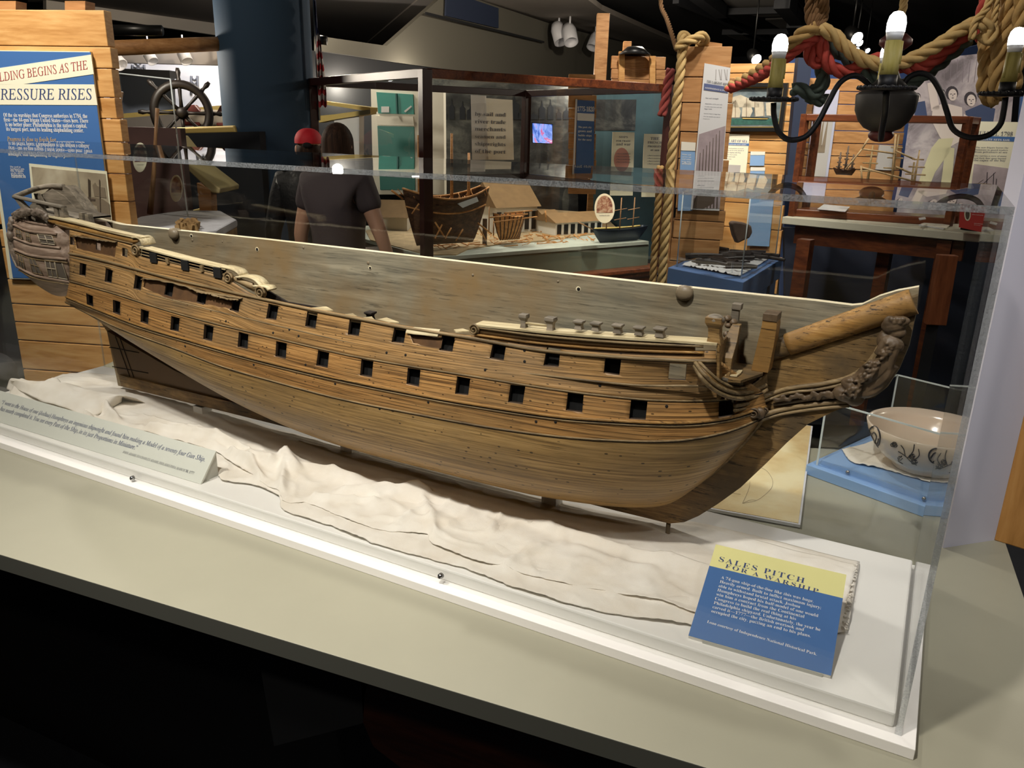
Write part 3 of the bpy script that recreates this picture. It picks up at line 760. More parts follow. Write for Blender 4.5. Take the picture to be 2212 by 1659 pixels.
def capline(c, width, mat=None, name='rail_step', th=.0035):
    A = [p+V((0, -.003, 0)) for p in c]; B = [p+V((0, width, 0)) for p in c]; dz = []
    mb = MB()
    for i in range(len(c)):
        d = c[min(i+1, len(c)-1)]-c[max(i-1, 0)]; n = V((d.z, 0, -d.x)).normalized()
        if n.z > 0 or (abs(n.z) < .2 and n.x > 0): n = -n
        dz.append(n*th)
    A2 = [a+d for a, d in zip(A, dz)]; B2 = [a+d for a, d in zip(B, dz)]
    mb.grid([A, B, B2, A2, A]); mb.add([A[0], B[0], B2[0], A2[0]], [(0, 1, 2, 3)]); mb.add([A[-1], B[-1], B2[-1], A2[-1]], [(0, 1, 2, 3)])
    return mb.build(name, mat or m_light, ship)
def yAt(px, py, bf):
    return curve3([(px, py), (px+.5, py)], bf, 2)[0].y
y1 = yAt(300, 520, bq); curl_cap([(286, 511), (296, 511), (304, 516), (309, 525), (310, 530)], y1, .03)
scroll(293, 541, y1-.004, .0125)
y2 = yAt(500, 590, bq); curl_cap([(478, 575), (494, 578), (510, 584), (518, 593), (516, 600)], y2, .022)
curl_cap([(510, 597), (530, 596), (548, 601), (560, 611), (566, 620)], y2-.001, .022)
scroll(493, 600, y2-.004, .0115); scroll(562, 632, y2-.006, .0125)
curl_cap([(548, 616), (564, 617), (576, 619), (582, 626)], y2-.003, .02)
band([(477, 597), (510, 610), (548, 630)], bU, [(480, 590), (510, 600), (545, 612)], bq, .004, 'step_panel', m_mould, 12)
# waist rail
cap([(545, 643), (610, 660), (700, 680), (783, 694), (878, 710), (1011, 727)], lambda x: b0(x)-.004, .011, .0035, name='waist_rail', mat=m_mould)
# sweep piece after the last scroll
sw = [(570, 622), (590, 635), (620, 652), (680, 662), (686, 664), (640, 665), (590, 656), (566, 646)]
MB().prism([atY(x, y, yAt(620, 650, bq)+.02) for x, y in sw], (0, .004, 0)).build('drift_sweep', m_inner, ship)
# torn plank pieces lying along the waist
def chip(pxs, y, th=.0025, mat=None, name='plank_fragment', slope=0):
    A = [atY(x, yy, y) for x, yy in pxs]; return MB().prism(A, (0, th*1.6, th*.3)).build(name, mat or m_grey, ship)
for q, yb in (([(670, 667), (705, 664), (720, 672), (690, 674)], 0), ([(745, 681), (762, 679), (772, 685), (752, 686)], 0), ([(785, 688), (803, 686), (811, 694), (788, 694)], 0), ([(815, 692), (835, 688), (862, 698), (840, 699)], 0), ([(980, 714), (1000, 712), (1015, 717), (985, 719)], 0)):
    yy = yAt(q[0][0], q[0][1]+10, b0); P = [atPl(x, y, V((0, yy, atY(q[0][0], q[0][1], yy+.02).z)), V((0, -.5, 1)).normalized()) for x, y in q]
    MB().prism(P, (0, 0, .002)).build('plank_fragment', m_light, ship)
y3 = yAt(900, 715, b0)-.002
P = [atPl(x, y, atY(890, 712, y3), V((0, -.8, .6)).normalized()) for x, y in ((878, 713), (895, 709), (950, 714), (945, 727), (915, 724), (893, 722), (876, 719))]
MB().prism(P, (0, .001, .002)).build('torn_plank', m_light, ship)
def ragged(px, bv, lip, seed, name='torn_plank_edge'):
    rr = random.Random(seed); A = []; B = []
    for q in catmull(px, 34):
        P, n = hit(bv, q[0], q[1])
        if P is None: continue
        A.append(P+V((0, .001, 0))); B.append(P+V((0, -lip*(.6+rr.random()*.6), -.002*rr.random())))
    mb = MB().grid([A, B]); mb.grid([[p+V((0, 0, -.0016)) for p in B], [p+V((0, 0, -.0016)) for p in A]]); mb.grid([B, [p+V((0, 0, -.0016)) for p in B]])
    return mb.build(name, m_mould, ship)
ragged([(161, 507), (200, 514), (254, 521)], bv_top, .007, 1)
ragged([(310, 600), (345, 603), (400, 616), (440, 629), (475, 634), (525, 643)], bv_top, .006, 2)
ragged([(430, 628), (460, 632), (485, 640), (520, 645)], bv_top, .010, 3)
# forecastle
bF = bfun(.150, -.17, .11, x0=-.55, p=2.6)
band([(1024, 724), (1174, 741), (1347, 754), (1500, 759)], bF, [(1026, 703), (1174, 722), (1347, 736), (1500, 744)], bF, .005, 'forecastle_bulwark', m_top)
ribbon(pxcurve([(1030, 707), (1174, 726), (1347, 740), (1520, 748)], bF, 40), .001, .002).build('forecastle_moulding', m_mould, ship)
ribbon(pxcurve([(1028, 723), (1174, 742), (1347, 756), (1520, 762)], bF, 40), .001, .0022).build('forecastle_moulding', m_spr, ship)
cap([(1024, 700), (1100, 708), (1180, 716), (1300, 725), (1420, 733), (1550, 741)], bF, .030, .003, name='forecastle_rail')
scroll(1024, 712, yAt(1024, 712, bF)-.003, .0095)
def post(px, py0, py1, yy, wd, cap_=True, mat=None, name='timberhead', flare=1.25, lean=0):
    """small squared head with waist; px center, py0 top, py1 bottom"""
    B = atY(px, py1, yy); T = atY(px+lean, py0, yy); h = (T-B); prof = [(0, 1.0), (.35, .78), (.6, .8), (.8, flare), (1, flare*.95)]
    rows = []
    for t, s in prof:
        c = B+h*t; w2 = wd*s/2; rows.append([c+V((-w2, -w2, 0)), c+V((w2, -w2, 0)), c+V((w2, w2, 0)), c+V((-w2, w2, 0)), c+V((-w2, -w2, 0))])
    mb = MB().grid(rows, sm=False); mb.add(rows[-1][:4], [(0, 1, 2, 3)]); mb.add(rows[0][:4], [(3, 2, 1, 0)])
    return mb.build(name, mat or m_grey, ship, bevel=.0006)
for px, a, b, w_p in ((1132, 678, 712, .011), (1190, 685, 719, .013), (1251, 692, 711, .013), (1288, 696, 714, .013), (1335, 700, 719, .013), (1381, 705, 723, .013), (1426, 707, 727, .014)):
    yy = yAt(px, b, bF)+.012; post(px, a, b, yy, w_p)
yy = yAt(1160, 705, bF)+.010
MB().tube([atY(1134, 697, yy), atY(1190, 704, yy)], .0018, 6).build('pin_rail', m_light, ship)
post(800, 673, 690, yAt(800, 700, b0)+.05, .014, mat=m_inner)
# bow: bulkhead, heads, beak platform
yb = yAt(1545, 745, bF)
post(1545, 684, 742, yb+.012, .021, name='cathead', mat=m_knee, flare=1.15)
MB().ell(atY(1546, 690, yb+.012), (.0135, .0125, .008)).build('cathead_cap', m_grey, ship)
bk0 = [(1552, 742), (1600, 700), (1604, 760), (1570, 800), (1552, 790)]
yv = yb+.03
MB().prism([atY(1548, 742, yb), atY(1548, 862, yb+.002), atY(1548, 862, yb+.002)+V((.0, YC-yb-.004, 0)), atY(1548, 742, yb)+V((0, YC-yb-.004, 0))], (.004, 0, 0)).build('beakhead_bulkhead', m_knee, ship)
def beam(pts, w_, d_, mat, name):
    rows = []
    for (x, y, yy, s) in pts:
        P = atY(x, y, yy); rows.append([P+V((-w_*s/2, -d_/2, 0)), P+V((w_*s/2, -d_/2, 0)), P+V((w_*s/2, d_/2, 0)), P+V((-w_*s/2, d_/2, 0)), P+V((-w_*s/2, -d_/2, 0))])
    mb = MB().grid(rows, sm=False); mb.add(rows[-1][:4], [(0, 1, 2, 3)]); mb.add(rows[0][:4], [(3, 2, 1, 0)]); return mb.build(name, mat, ship, bevel=.0008)
beam([(1592, 700, .245, .5), (1580, 735, .225, .8), (1566, 770, .205, 1), (1558, 815, .20, 1.1)], .024, .012, m_knee, 'beakhead_post')
beam([(1668, 676, .262, .8), (1666, 700, .262, .9), (1658, 740, .262, 1), (1645, 798, .262, 1.05)], .024, .03, m_spr, 'knighthead')
beam([(1669, 674, .262, 1), (1667, 690, .262, 1)], .021, .032, m_carve, 'knighthead_cap')
beam([(1594, 655, .27, 1), (1592, 668, .27, 1)], .014, .014, m_grey, 'belfry_post'); beam([(1590, 668, .27, .8), (1586, 712, .27, .8)], .014, .01, m_grey, 'belfry_post')
for x, y in ((1572, 688), (1585, 696), (1574, 702), (1570, 722)):
    MB().ell(atY(x, y, .25), (.006, .008, .005)).build('carved_knob', m_carve, ship)
# beak platform (dark floor) between bulkhead and knee
zf = atY(1600, 808, .22).z
pl = [atZ(x, y, zf) for x, y in ((1552, 805), (1560, 818), (1600, 822), (1648, 806), (1650, 790))]
pl = pl+[V((pl[-1].x, YC-.02, zf)), V((pl[0].x, YC-.02, zf))]
MB().prism(pl, (0, 0, -.004)).build('beak_platform', m_knee, ship)
P = [atZ(x, y, zf+.001) for x, y in ((1560, 806), (1570, 801), (1604, 802), (1600, 808), (1592, 814), (1566, 812))]
MB().prism(P, (0, 0, .002)).build('plank_fragment', m_light, ship)
# curved beak rails
def px3(pts, n=40):
    """(px,py,y)"""
    q = catmull(pts, n); return [atY(a, b, c) for a, b, c in q]
h1 = px3([(1502, 783, yAt(1502, 783, b0)-.002), (1520, 808, .152), (1548, 833, .165), (1588, 849, .195), (1625, 846, .235), (1655, 832, .262)])
h1b = px3([(1500, 790, yAt(1500, 783, b0)-.002), (1516, 817, .150), (1546, 844, .165), (1588, 860, .195), (1628, 857, .235), (1657, 842, .262)])
h1c = px3([(1508, 779, yAt(1508, 783, b0)), (1528, 800, .158), (1556, 824, .172), (1590, 838, .20), (1622, 833, .238), (1655, 805, .262)])
MB().grid([h1c, h1, h1b]).grid([[p+V((0, .006, 0)) for p in h1c], [p+V((0, .006, 0)) for p in h1b]]).build('beak_side', m_knee, ship)
MB().tube(h1, .0032, 6).build('head_rail', m_mould, ship); MB().tube(h1b, .0034, 6).build('head_rail', m_mould, ship)
MB().tube(h1c, .0026, 6).build('head_rail', m_mould, ship)
def wall_fill(a, b, name, mat, th=.003):
    MB().grid([a, b, [p+V((0, th, 0)) for p in b], [p+V((0, th, 0)) for p in a], a]).build(name, mat, ship)
r0 = px3([(1560, 815, .172), (1590, 822, .20), (1622, 815, .238), (1652, 795, .262)]); r1 = px3([(1556, 824, .172), (1590, 838, .20), (1622, 833, .238), (1655, 805, .262)])
wall_fill(r0, r1, 'beak_side', m_grey)
# cheek rails on the knee
yk = YC-.024
k1 = px3([(1588, 876, .205), (1625, 868, .24), (1660, 853, yk), (1710, 838, yk), (1780, 829, yk), (1840, 812, yk), (1880, 780, yk), (1905, 740, yk), (1920, 715, yk)], 60)
k2 = px3([(1608, 912, .235), (1640, 900, .26), (1680, 887, yk), (1740, 876, yk), (1800, 869, yk), (1836, 866, yk)], 50)
for k, nm in ((k1, 'upper_cheek_rail'), (k2, 'lower_cheek_rail')):
    MB().tube(k, .0042, 6).build(nm, m_mould, ship); MB().tube([p+V((0, -.001, -.0075)) for p in k], .0028, 6).build(nm, m_mould, ship)
MB().tube(px3([(1655, 745, yk), (1720, 742, yk), (1800, 722, yk), (1880, 700, yk), (1930, 688, yk)], 30), .003, 6).build('sprit_moulding', m_knee, ship)
def carve(items, name, mat, vox=.0016, parent=None):
    mb = MB()
    for it in items:
        if it[0] == 'e':
            _, px, py, y, r = it[:5]; R = Matrix.Rotation(it[5] if len(it) > 5 else 0, 3, 'Y'); mb.ell(atY(px, py, y), r, R)
        else:
            _, pts, r0, r1 = it; q = px3(pts, max(8, 5*len(pts))); n = len(q)
            mb.tube(q, [r0+(r1-r0)*k/(n-1) for k in range(n)], 8)
    return remesh(mb.build(name, mat, parent or ship, fix=False), vox, 1)
y_ = YC-.030
rg = random.Random(5)
leaf = []
for k in range(26):
    t = k/25; x = 1672+t*160; y = 862-t*14+rg.uniform(-7, 7)*(.5+t*.6); a = rg.uniform(0, 6.28); R = 4.5+4*t
    leaf.append(('t', [(x+math.cos(a+s*2.6)*R*(1-.22*s), y+math.sin(a+s*2.6)*R*.8*(1-.22*s), y_-.001) for s in range(4)], .0030, .0016))
leaf.append(('t', [(1670, 874, yk), (1740, 862, yk), (1830, 850, yk)], .003, .006))
carve(leaf, 'leaf_carving', m_carve)
fig = [('e', 1932, 702, y_-.004, (.0175, .013, .0125), -.35), ('e', 1922, 697, y_-.008, (.009, .008, .010), 0), ('e', 1946, 695, y_-.006, (.012, .010, .008), -.2), ('e', 1938, 718, y_-.004, (.012, .010, .009), 0),
       ('t', [(1935, 712, y_-.002), (1928, 735, y_-.002), (1918, 760, y_-.002), (1905, 785, y_)], .010, .0125), ('e', 1926, 742, y_-.006, (.017, .012, .012), .3), ('e', 1908, 730, y_-.002, (.008, .008, .014), .2),
       ('t', [(1940, 738, y_-.006), (1932, 760, y_-.010), (1926, 782, y_-.008), (1922, 796, y_-.006)], .0075, .0045), ('t', [(1912, 735, y_-.008), (1902, 752, y_-.010), (1893, 764, y_-.008)], .0065, .004),
       ('t', [(1896, 758, y_-.006), (1915, 752, y_-.010), (1938, 748, y_-.006)], .004, .003), ('t', [(1893, 764, y_-.006), (1912, 757, y_-.010), (1936, 756, y_-.006)], .003, .003),
       ('t', [(1915, 775, y_), (1895, 800, y_-.002), (1868, 818, y_), (1845, 835, y_)], .013, .010), ('t', [(1922, 790, y_), (1910, 815, y_-.002), (1880, 835, y_), (1850, 848, y_)], .010, .008),
       ('t', [(1898, 785, y_-.004), (1870, 795, y_-.006), (1850, 815, y_-.004), (1828, 822, y_-.002)], .007, .005), ('t', [(1905, 800, y_-.008), (1885, 806, y_-.010), (1862, 808, y_-.006)], .004, .003),
       ('e', 1838, 832, y_-.002, (.015, .010, .010), .4), ('e', 1826, 850, y_, (.018, .010, .013), 0), ('e', 1846, 858, y_, (.014, .009, .014), 0), ('t', [(1850, 850, y_), (1885, 845, y_), (1915, 820, y_), (1935, 790, y_)], .009, .005),
       ('t', [(1826, 826, y_-.004), (1834, 822, y_-.008), (1845, 828, y_-.004)], .004, .003)]
rg = random.Random(77)
for k in range(60):
    t = rg.random(); x = lerp(1936, 1836, t)+rg.uniform(-9, 9); y = lerp(738, 846, t**.9)+rg.uniform(-9, 9); a = rg.uniform(-.3, 1.2)+PI*.62; L = rg.uniform(10, 20)
    fig.append(('t', [(x, y, y_-.010), (x+math.cos(a)*L*.5+rg.uniform(-3, 3), y+math.sin(a)*L*.5, y_-.0165), (x+math.cos(a)*L, y+math.sin(a)*L, y_-.009)], rg.uniform(.002, .0042), .0010))
for k in range(5): fig.append(('e', 1926+k*6, 690+(k % 2)*6, y_-.014, (.004, .004, .004)))
fo = carve(fig, 'figurehead', m_carve, .0011)
scroll(1628, 893, .232, .0085, mat=m_carve, name='hawse_scroll'); scroll(1650, 888, .25, .0065, mat=m_carve, name='hawse_scroll')
MB().lathe([(0, .002), (.0075, .002), (.0095, -.003), (0, -.006)], atY(1640, 893, .238), 16, V((0, -1, 0))).build('hawse_hole', m_carve, ship)

# ---------------- board fixings
for px, py in ((375, 506), (1478, 633)):
    mb = MB().ell(atY(px, py, YC-.004), (.015, .009, .013)); mb.ell(atY(px+3, py-8, YC+.006), (.017, .013, .006)); remesh(mb.build('wax_clip', m_putty, ship, fix=False), .0015, 4)
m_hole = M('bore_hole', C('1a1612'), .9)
for px, py, r in ((413, 510, .0042), (555, 539, .0045), (799, 579, .0035), (1021, 594, .0022), (1249, 625, .0042), (795, 568, .003), (480, 522, .0016), (415, 519, .003), (655, 535, .0025), (1205, 608, .002)):
    c = atY(px, py, YC-.0004); h = MB().lathe([(0, .0003), (r, .0003), (r*1.25, -.0008), (0, -.0008)], c, 16, V((0, -1, 0))).build('bore_hole', m_boardtop if r > .003 else m_putty, ship)
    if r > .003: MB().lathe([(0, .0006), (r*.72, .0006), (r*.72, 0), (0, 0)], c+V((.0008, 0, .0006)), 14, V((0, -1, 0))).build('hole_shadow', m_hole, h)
rg = random.Random(11); mbn = MB()
for bv, pts in ((bv_low, [(1440, 878), (820, 893-10), (925, 869), (660, 788), (280, 690), (400, 748), (548, 788), (724, 829), (1200, 912), (1158, 911), (1496, 838)]), (bv_top, [(590, 719), (625, 712), (645, 726), (835, 762), (876, 767), (1048, 799), (1296, 833), (1133, 757), (1133, 781), (488, 694)])):
    for x, y in pts:
        P, n = hit(bv, x, y)
        if P is not None: mbn = MB().lathe([(0, .0005), (.0022, .0005), (.0028, -.0005), (0, -.0005)], P, 10, n if n.y < 0 else -n); mbn.build('treenail', m_hole, ship)

# ---------------- stern gallery
def gb(px, k=0):       # distance from centre plane over the gallery, by pixel column
    t = (px-30)/(150-30); return .118+.022*math.sin(max(0, min(1, t))*PI*.9)
gl = [[(30, 466), (66, 480), (108, 487), (120, 489)], [(30, 485), (63, 499), (119, 505), (124, 506)], [(31, 513), (70, 527), (128, 535), (132, 536)], [(32, 538), (70, 552), (144, 560), (146, 561)], [(41, 577), (78, 595), (154, 609), (156, 610)], [(60, 598), (100, 615), (152, 620), (155, 621)], [(112, 636), (128, 640), (148, 640), (151, 640)]]
gbs = [-.006, .004, .006, .010, .006, -.012, -.04]
grow = []
for gx_, gadd in zip(gl, gbs):
    grow.append([atY(x, y, YC-gb(x)-gadd) for x, y in catmull(gx_, 26)])
gr2 = []
for a, b in zip(grow[:-1], grow[1:]):
    for k in range(4): gr2.append([lerp(p, q, k/4)+V((0, -.004*math.sin(k/4*PI), 0)) for p, q in zip(a, b)])
gr2.append(grow[-1])
# close back towards the board
gback = [[V((p.x, YC-.003, p.z)) for p in r] for r in gr2]
mb = MB().grid(gr2); mb.grid([gr2[0], gback[0]]); mb.grid([gr2[-1], gback[-1]])
mb.grid([[r[0] for r in gr2], [r[0] for r in gback]]); mb.grid([[r[-1] for r in gr2], [r[-1] for r in gback]])
gal = mb.build('quarter_gallery', m_pinky, ship)
bv_g = BVHTree.FromPolygons([p for r in gr2 for p in r], [(i*26+j, i*26+j+1, (i+1)*26+j+1, (i+1)*26+j) for i in range(len(gr2)-1) for j in range(25)])
for k in (0, 1, 2, 3, 4):
    ribbon(grow[k], .002, .0032).build('gallery_moulding', m_pinky, ship); ribbon([p+V((0, -.0005, -.007)) for p in grow[k]], .001, .002).build('gallery_moulding', m_mould, ship)
m_wframe = M('pale_window_frame', C('b5a68d'), .5); m_pane = M('dusty_pane', C('70665c'), .35)
def gwin(q, nx, ny, frame):
    """q: tl, tr, br, bl"""
    def S(u, v):
        x = (q[0][0]*(1-u)+q[1][0]*u)*(1-v)+(q[3][0]*(1-u)+q[2][0]*u)*v; y = (q[0][1]*(1-u)+q[1][1]*u)*(1-v)+(q[3][1]*(1-u)+q[2][1]*u)*v
        P, n = hit(bv_g, x, y); return (P+V((0, -.0008, 0))) if P is not None else None
    G = [[S(u, v) for u in np.linspace(0, 1, 5)] for v in np.linspace(0, 1, 5)]
    if any(p is None for r in G for p in r): return
    pn = MB().grid(G).build('gallery_window', m_pane, gal)
    for k in range(nx+1):
        MB().tube([S(k/nx, v)+V((0, -.0006, 0)) for v in np.linspace(0, 1, 5)], .0011 if frame is m_wframe else .0008, 5).build('glazing_bar', frame, pn)
    for k in range(ny+1):
        MB().tube([S(u, k/ny)+V((0, -.0006, 0)) for u in np.linspace(0, 1, 5)], .0011 if frame is m_wframe else .0008, 5).build('glazing_bar', frame, pn)
gwin([(82, 506), (113, 509), (121, 529), (89, 525)], 2, 2, m_wframe)
gwin([(98, 561), (118, 563), (126, 600), (106, 597)], 2, 2, m_wframe)
gwin([(119, 563), (134, 565), (148, 604), (127, 600)], 1, 1, m_wframe)
gwin([(61, 553), (75, 557), (94, 594), (72, 589)], 2, 2, m_mould)
gwin([(38, 549), (48, 550), (56, 584), (44, 575)], 2, 2, m_mould)
gwin([(34, 494), (46, 498), (50, 516), (37, 512)], 2, 2, m_mould)
gwin([(55, 500), (63, 501), (68, 522), (59, 520)], 2, 2, m_mould)
# stern carving: garland and side figures
it = []
rg = random.Random(3)
for k in range(60):
    t = k/59; x = 31+t*68; y = 467-19*math.sin(t*PI*.72)+t*15+rg.uniform(-4.5, 4.5); a = rg.uniform(0, 6.28)
    yy = YC-gb(x)-.002-rg.uniform(0, .005); R = rg.uniform(2.2, 4.5)
    it.append(('t', [(x+math.cos(a+s*1.9)*R, y+math.sin(a+s*1.9)*R*.9, yy-.002*s) for s in range(4)], rg.uniform(.0035, .0055), .0018))
for k in range(64):
    t = k/63; x = 26-7*math.sin(t*PI*1.3)+t*12+rg.uniform(-2.5, 2.5); y = 474+t*104; a = rg.uniform(0, 6.28); yy = YC-.118-.006*math.sin(t*9)-rg.uniform(0, .005); R = rg.uniform(1.8, 3.4)
    it.append(('t', [(x+math.cos(a+s*1.9)*R, y+math.sin(a+s*1.9)*R*1.3, yy) for s in range(4)], rg.uniform(.004, .0065), .002))
it.append(('e', 24, 508, YC-.128, (.010, .010, .012))); it.append(('t', [(30, 468, YC-.112), (38, 456, YC-.115), (60, 452, YC-.122), (98, 474, YC-.14)], .004, .004))
it.append(('t', [(27, 480, YC-.112), (20, 515, YC-.112), (26, 550, YC-.112), (38, 578, YC-.116)], .0045, .004))
carve(it, 'stern_carving', M('stern_ornament', C('75675a'), .5, var=.3, vscale=40), .0017)
# taffrail
ytf = YC-.11
MB().tube(px3([(33, 425, ytf), (60, 414, .24), (84, 406, .28), (110, 402, .29), (136, 403, .29)]), .0075, 8, flat=(1, .8)).build('taffrail', m_grey, ship)
MB().tube(px3([(33, 425, ytf), (60, 431, ytf), (95, 439, ytf), (137, 448, ytf)]), .0075, 6, flat=(1.2, .6)).build('taffrail', m_grey, ship)
for a, b, yy in (((38, 428), (56, 450), ytf), ((86, 440), (93, 458), ytf), ((123, 446), (129, 468), ytf), ((135, 448), (141, 472), ytf), ((80, 418), (90, 440), .27), ((178, 459), (182, 483), ytf+.012), ((191, 462), (196, 487), ytf+.012)):
    A, B = atY(*a, yy), atY(*b, yy); MB().hexa([B+V((sx*.007, sy*.007, 0)) for sx, sy in ((-1, -1), (1, -1), (1, 1), (-1, 1))], [A+V((sx*.0055, sy*.0055, 0)) for sx, sy in ((-1, -1), (1, -1), (1, 1), (-1, 1))]).build('stanchion', m_grey, ship)
MB().prism([atY(x, y, .285) for x, y in ((58, 452), (80, 425), (112, 408), (140, 425), (176, 465), (120, 470))], (0, .01, 0)).build('stern_wing', m_grey, ship)
# rail deck strip between gallery top and poop rail
A = [atY(x, y, YC-.118) for x, y in catmull([(52, 454), (80, 458), (110, 466), (140, 474)], 14)]
MB().grid([A, [V((p.x, YC-.003, p.z)) for p in A], [V((p.x, YC-.003, p.z-.004)) for p in A], [p+V((0, 0, -.004)) for p in A], A]).build('poop_deck', m_grey, ship)
MB().grid([A, grow[0][:14][::1]] if False else [A[:8], [atY(x, y, YC-.118) for x, y in catmull([(40, 470), (70, 480), (112, 487)], 8)]]).build('stern_panel', m_grey, ship)
# ================================================================== muslin cloth under the model
t = NT('unbleached_muslin'); co = t.coord()
wv = t.noise(co, 900, 2, .5); big = t.noise(co, 14, 4, .6)
t.l(t.ramp(big, [(.3, C('dfd5c6')), (.7, C('eee8de'))]), t.p.inputs['Base Color']); t.p.inputs['Roughness'].default_value = .9
t.p.inputs['Specular IOR Level'].default_value = .1; cr = t.a('ShaderNodeTexNoise'); cr.noise_type = 'RIDGED_MULTIFRACTAL'; cr.inputs['Scale'].default_value = 17; cr.inputs['Detail'].default_value = 3; t.l(co, cr.inputs['Vector'])
t.bump(t.math('ADD', t.math('MULTIPLY', wv, .2), t.math('ADD', big, t.math('MULTIPLY', cr.outputs['Fac'], .35))), .45, .006); m_cloth = t.m
from mathutils import noise as mn
CZ = LZ+.004
def seg_ridges(spec):
    out = []
    for pts, h, w in spec:
        P = [atZ(x, y, CZ+h*.6) for x, y in pts]
        for a, b in zip(P[:-1], P[1:]): out.append((a.xy, b.xy, h, w))
    return out
RG = seg_ridges([
    ([(25, 835), (110, 845), (190, 838), (262, 862)], .030, .022), ([(120, 842), (150, 865), (195, 900)], .020, .010),
    ([(215, 862), (232, 885), (250, 905)], .024, .009), ([(275, 872), (340, 892), (400, 915), (470, 950)], .018, .020), ([(325, 925), (400, 932), (470, 948), (540, 975)], .016, .008),
    ([(540, 985), (585, 1000), (620, 988), (640, 1012)], .021, .014), ([(618, 990), (612, 1030), (608, 1055)], .015, .009), ([(500, 975), (545, 1000), (560, 1030)], .016, .009),
    ([(655, 1010), (720, 1025), (760, 1035)], .012, .014), ([(745, 1062), (830, 1060), (900, 1062), (980, 1072)], .017, .018), ([(905, 1065), (930, 1110), (940, 1150)], .011, .008),
    ([(985, 1070), (1060, 1085), (1130, 1110), (1190, 1140)], .018, .016), ([(1085, 1085), (1080, 1120), (1060, 1150)], .007, .007), ([(1190, 1140), (1320, 1185), (1450, 1215), (1545, 1245)], .012, .014),
    ([(1300, 1125), (1400, 1150), (1470, 1175), (1530, 1200)], .014, .012), ([(850, 1140), (880, 1120), (920, 1100)], .006, .006), ([(1180, 1180), (1110, 1210), (1090, 1225)], .006, .007),
    ([(1420, 1080+45), (1560, 1150), (1700, 1180), (1800, 1215)], .008, .010), ([(680, 1075), (760, 1085), (810, 1090)], .008, .007), ([(1250, 1190), (1330, 1225), (1400, 1235)], .006, .012), ([(640, 960), (760, 1000), (900, 1035)], .010, .012)])
def segd(p, a, b):
    ab = b-a; t = max(0, min(1, (p-a).dot(ab)/max(ab.length_squared, 1e-9))); return (p-(a+ab*t)).length
def cloth_h(x, y, seed, amp):
    p = V((x, y)); h = 0
    for a, b, hh, ww in RG:
        d = segd(p, a, b)
        if d < ww*3:
            k = math.exp(-(d/ww)**1.6)*hh; h = max(h, k)+min(h, k)*.35
    n = mn.noise(V((x*5.2, y*16+seed, seed)))*.5+mn.noise(V((x*13, y*34, seed+3)))*.25+abs(mn.noise(V((x*9+y*12, y*14-x*5, seed+7))))*.6
    r2 = 1-abs(mn.noise(V((x*14+y*9, y*11-x*6, seed+11))))*2.2
    return h+max(0, n+.18)*amp+max(0, r2-.45)**2*.013
yk_ = YC-.03
def layer(front, back, z0, amp, seed, name, parent, nu=300, nv=60, edge=.006):
    F = catmull([tuple(atZ(x, y, z0)) for x, y in front], nu); B = catmull([tuple(atZ(x, y, z0)) for x, y in back], nu)
    rows = []
    rr = random.Random(seed)
    jag = [rr.uniform(-1, 1) for _ in range(nu)]
    for j in range(nv):
        v = (j/(nv-1)); v = v**1.15; row = []
        for i in range(nu):
            f, b = V(F[i]), V(B[i])
            if j == 0: f = f+V((0, jag[i]*.0012+mn.noise(V((f.x*30, seed, 0)))*.004, 0))
            p = f.lerp(b, v); h = cloth_h(p.x, p.y, seed, amp)
            e = min(1, v/.06); lift = max(0, mn.noise(V((p.x*11, seed*3.1, 0))))*edge
            h *= 1-.8*max(0, (v-.85)/.15)
            z = z0+h*(.25+.75*e)+lift*(1-e)
            z = min(z, (.951 if seed == 1 else .956)) if p.y > yk_-.07 else z
            row.append(V((p.x, p.y, z)))
        rows.append(row)
    o = MB().grid(rows).build(name, m_cloth, parent, fix=False)
    s = o.modifiers.new('thick', 'SOLIDIFY'); s.thickness = .0009
    return o
cl = thing('muslin_cloth', (-1.0, .2, LZ), 'crumpled unbleached muslin cloth with frayed edges spread under the ship model', 'cloth')
lf = [(10, 862), (90, 900), (200, 930), (330, 965), (440, 990), (466, 1000), (478, 1036), (545, 1047), (600, 1072), (614, 1102), (700, 1131), (800, 1171), (900, 1199), (1000, 1227), (1100, 1264), (1200, 1296), (1300, 1321), (1400, 1338), (1490, 1351), (1640, 1385), (1760, 1380), (1830, 1366)]
lb = [(150, 806), (200, 806), (250, 812), (300, 824), (400, 858), (500, 893), (560, 914), (640, 938), (700, 954), (800, 982), (900, 1008), (1000, 1034), (1100, 1060), (1200, 1082), (1300, 1104), (1380, 1118), (1500, 1128), (1560, 1140), (1640, 1160), (1720, 1180), (1790, 1198), (1857, 1214)]
layer(lf, lb, CZ, .0075, 1, 'lower_layer', cl, 300, 56, .007)
uf = [(14, 846), (110, 878), (200, 905), (320, 935), (455, 972), (500, 1000), (560, 1040), (597, 1062), (622, 1086), (660, 1086), (692, 1097), (740, 1118), (830, 1146), (920, 1153), (930, 1172), (1000, 1202), (1090, 1226), (1140, 1242), (1230, 1262), (1310, 1277), (1400, 1296), (1440, 1303), (1500, 1326), (1620, 1340), (1740, 1335), (1822, 1322)]
ub = [(160, 812), (200, 815), (300, 838), (400, 866), (500, 898), (600, 933), (700, 960), (850, 1001), (1000, 1041), (1150, 1078), (1300, 1110), (1400, 1126), (1520, 1142), (1640, 1170), (1740, 1196), (1852, 1222)]
layer(uf, ub, CZ+.0045, .0095, 4, 'upper_layer', cl, 320, 64, .010)
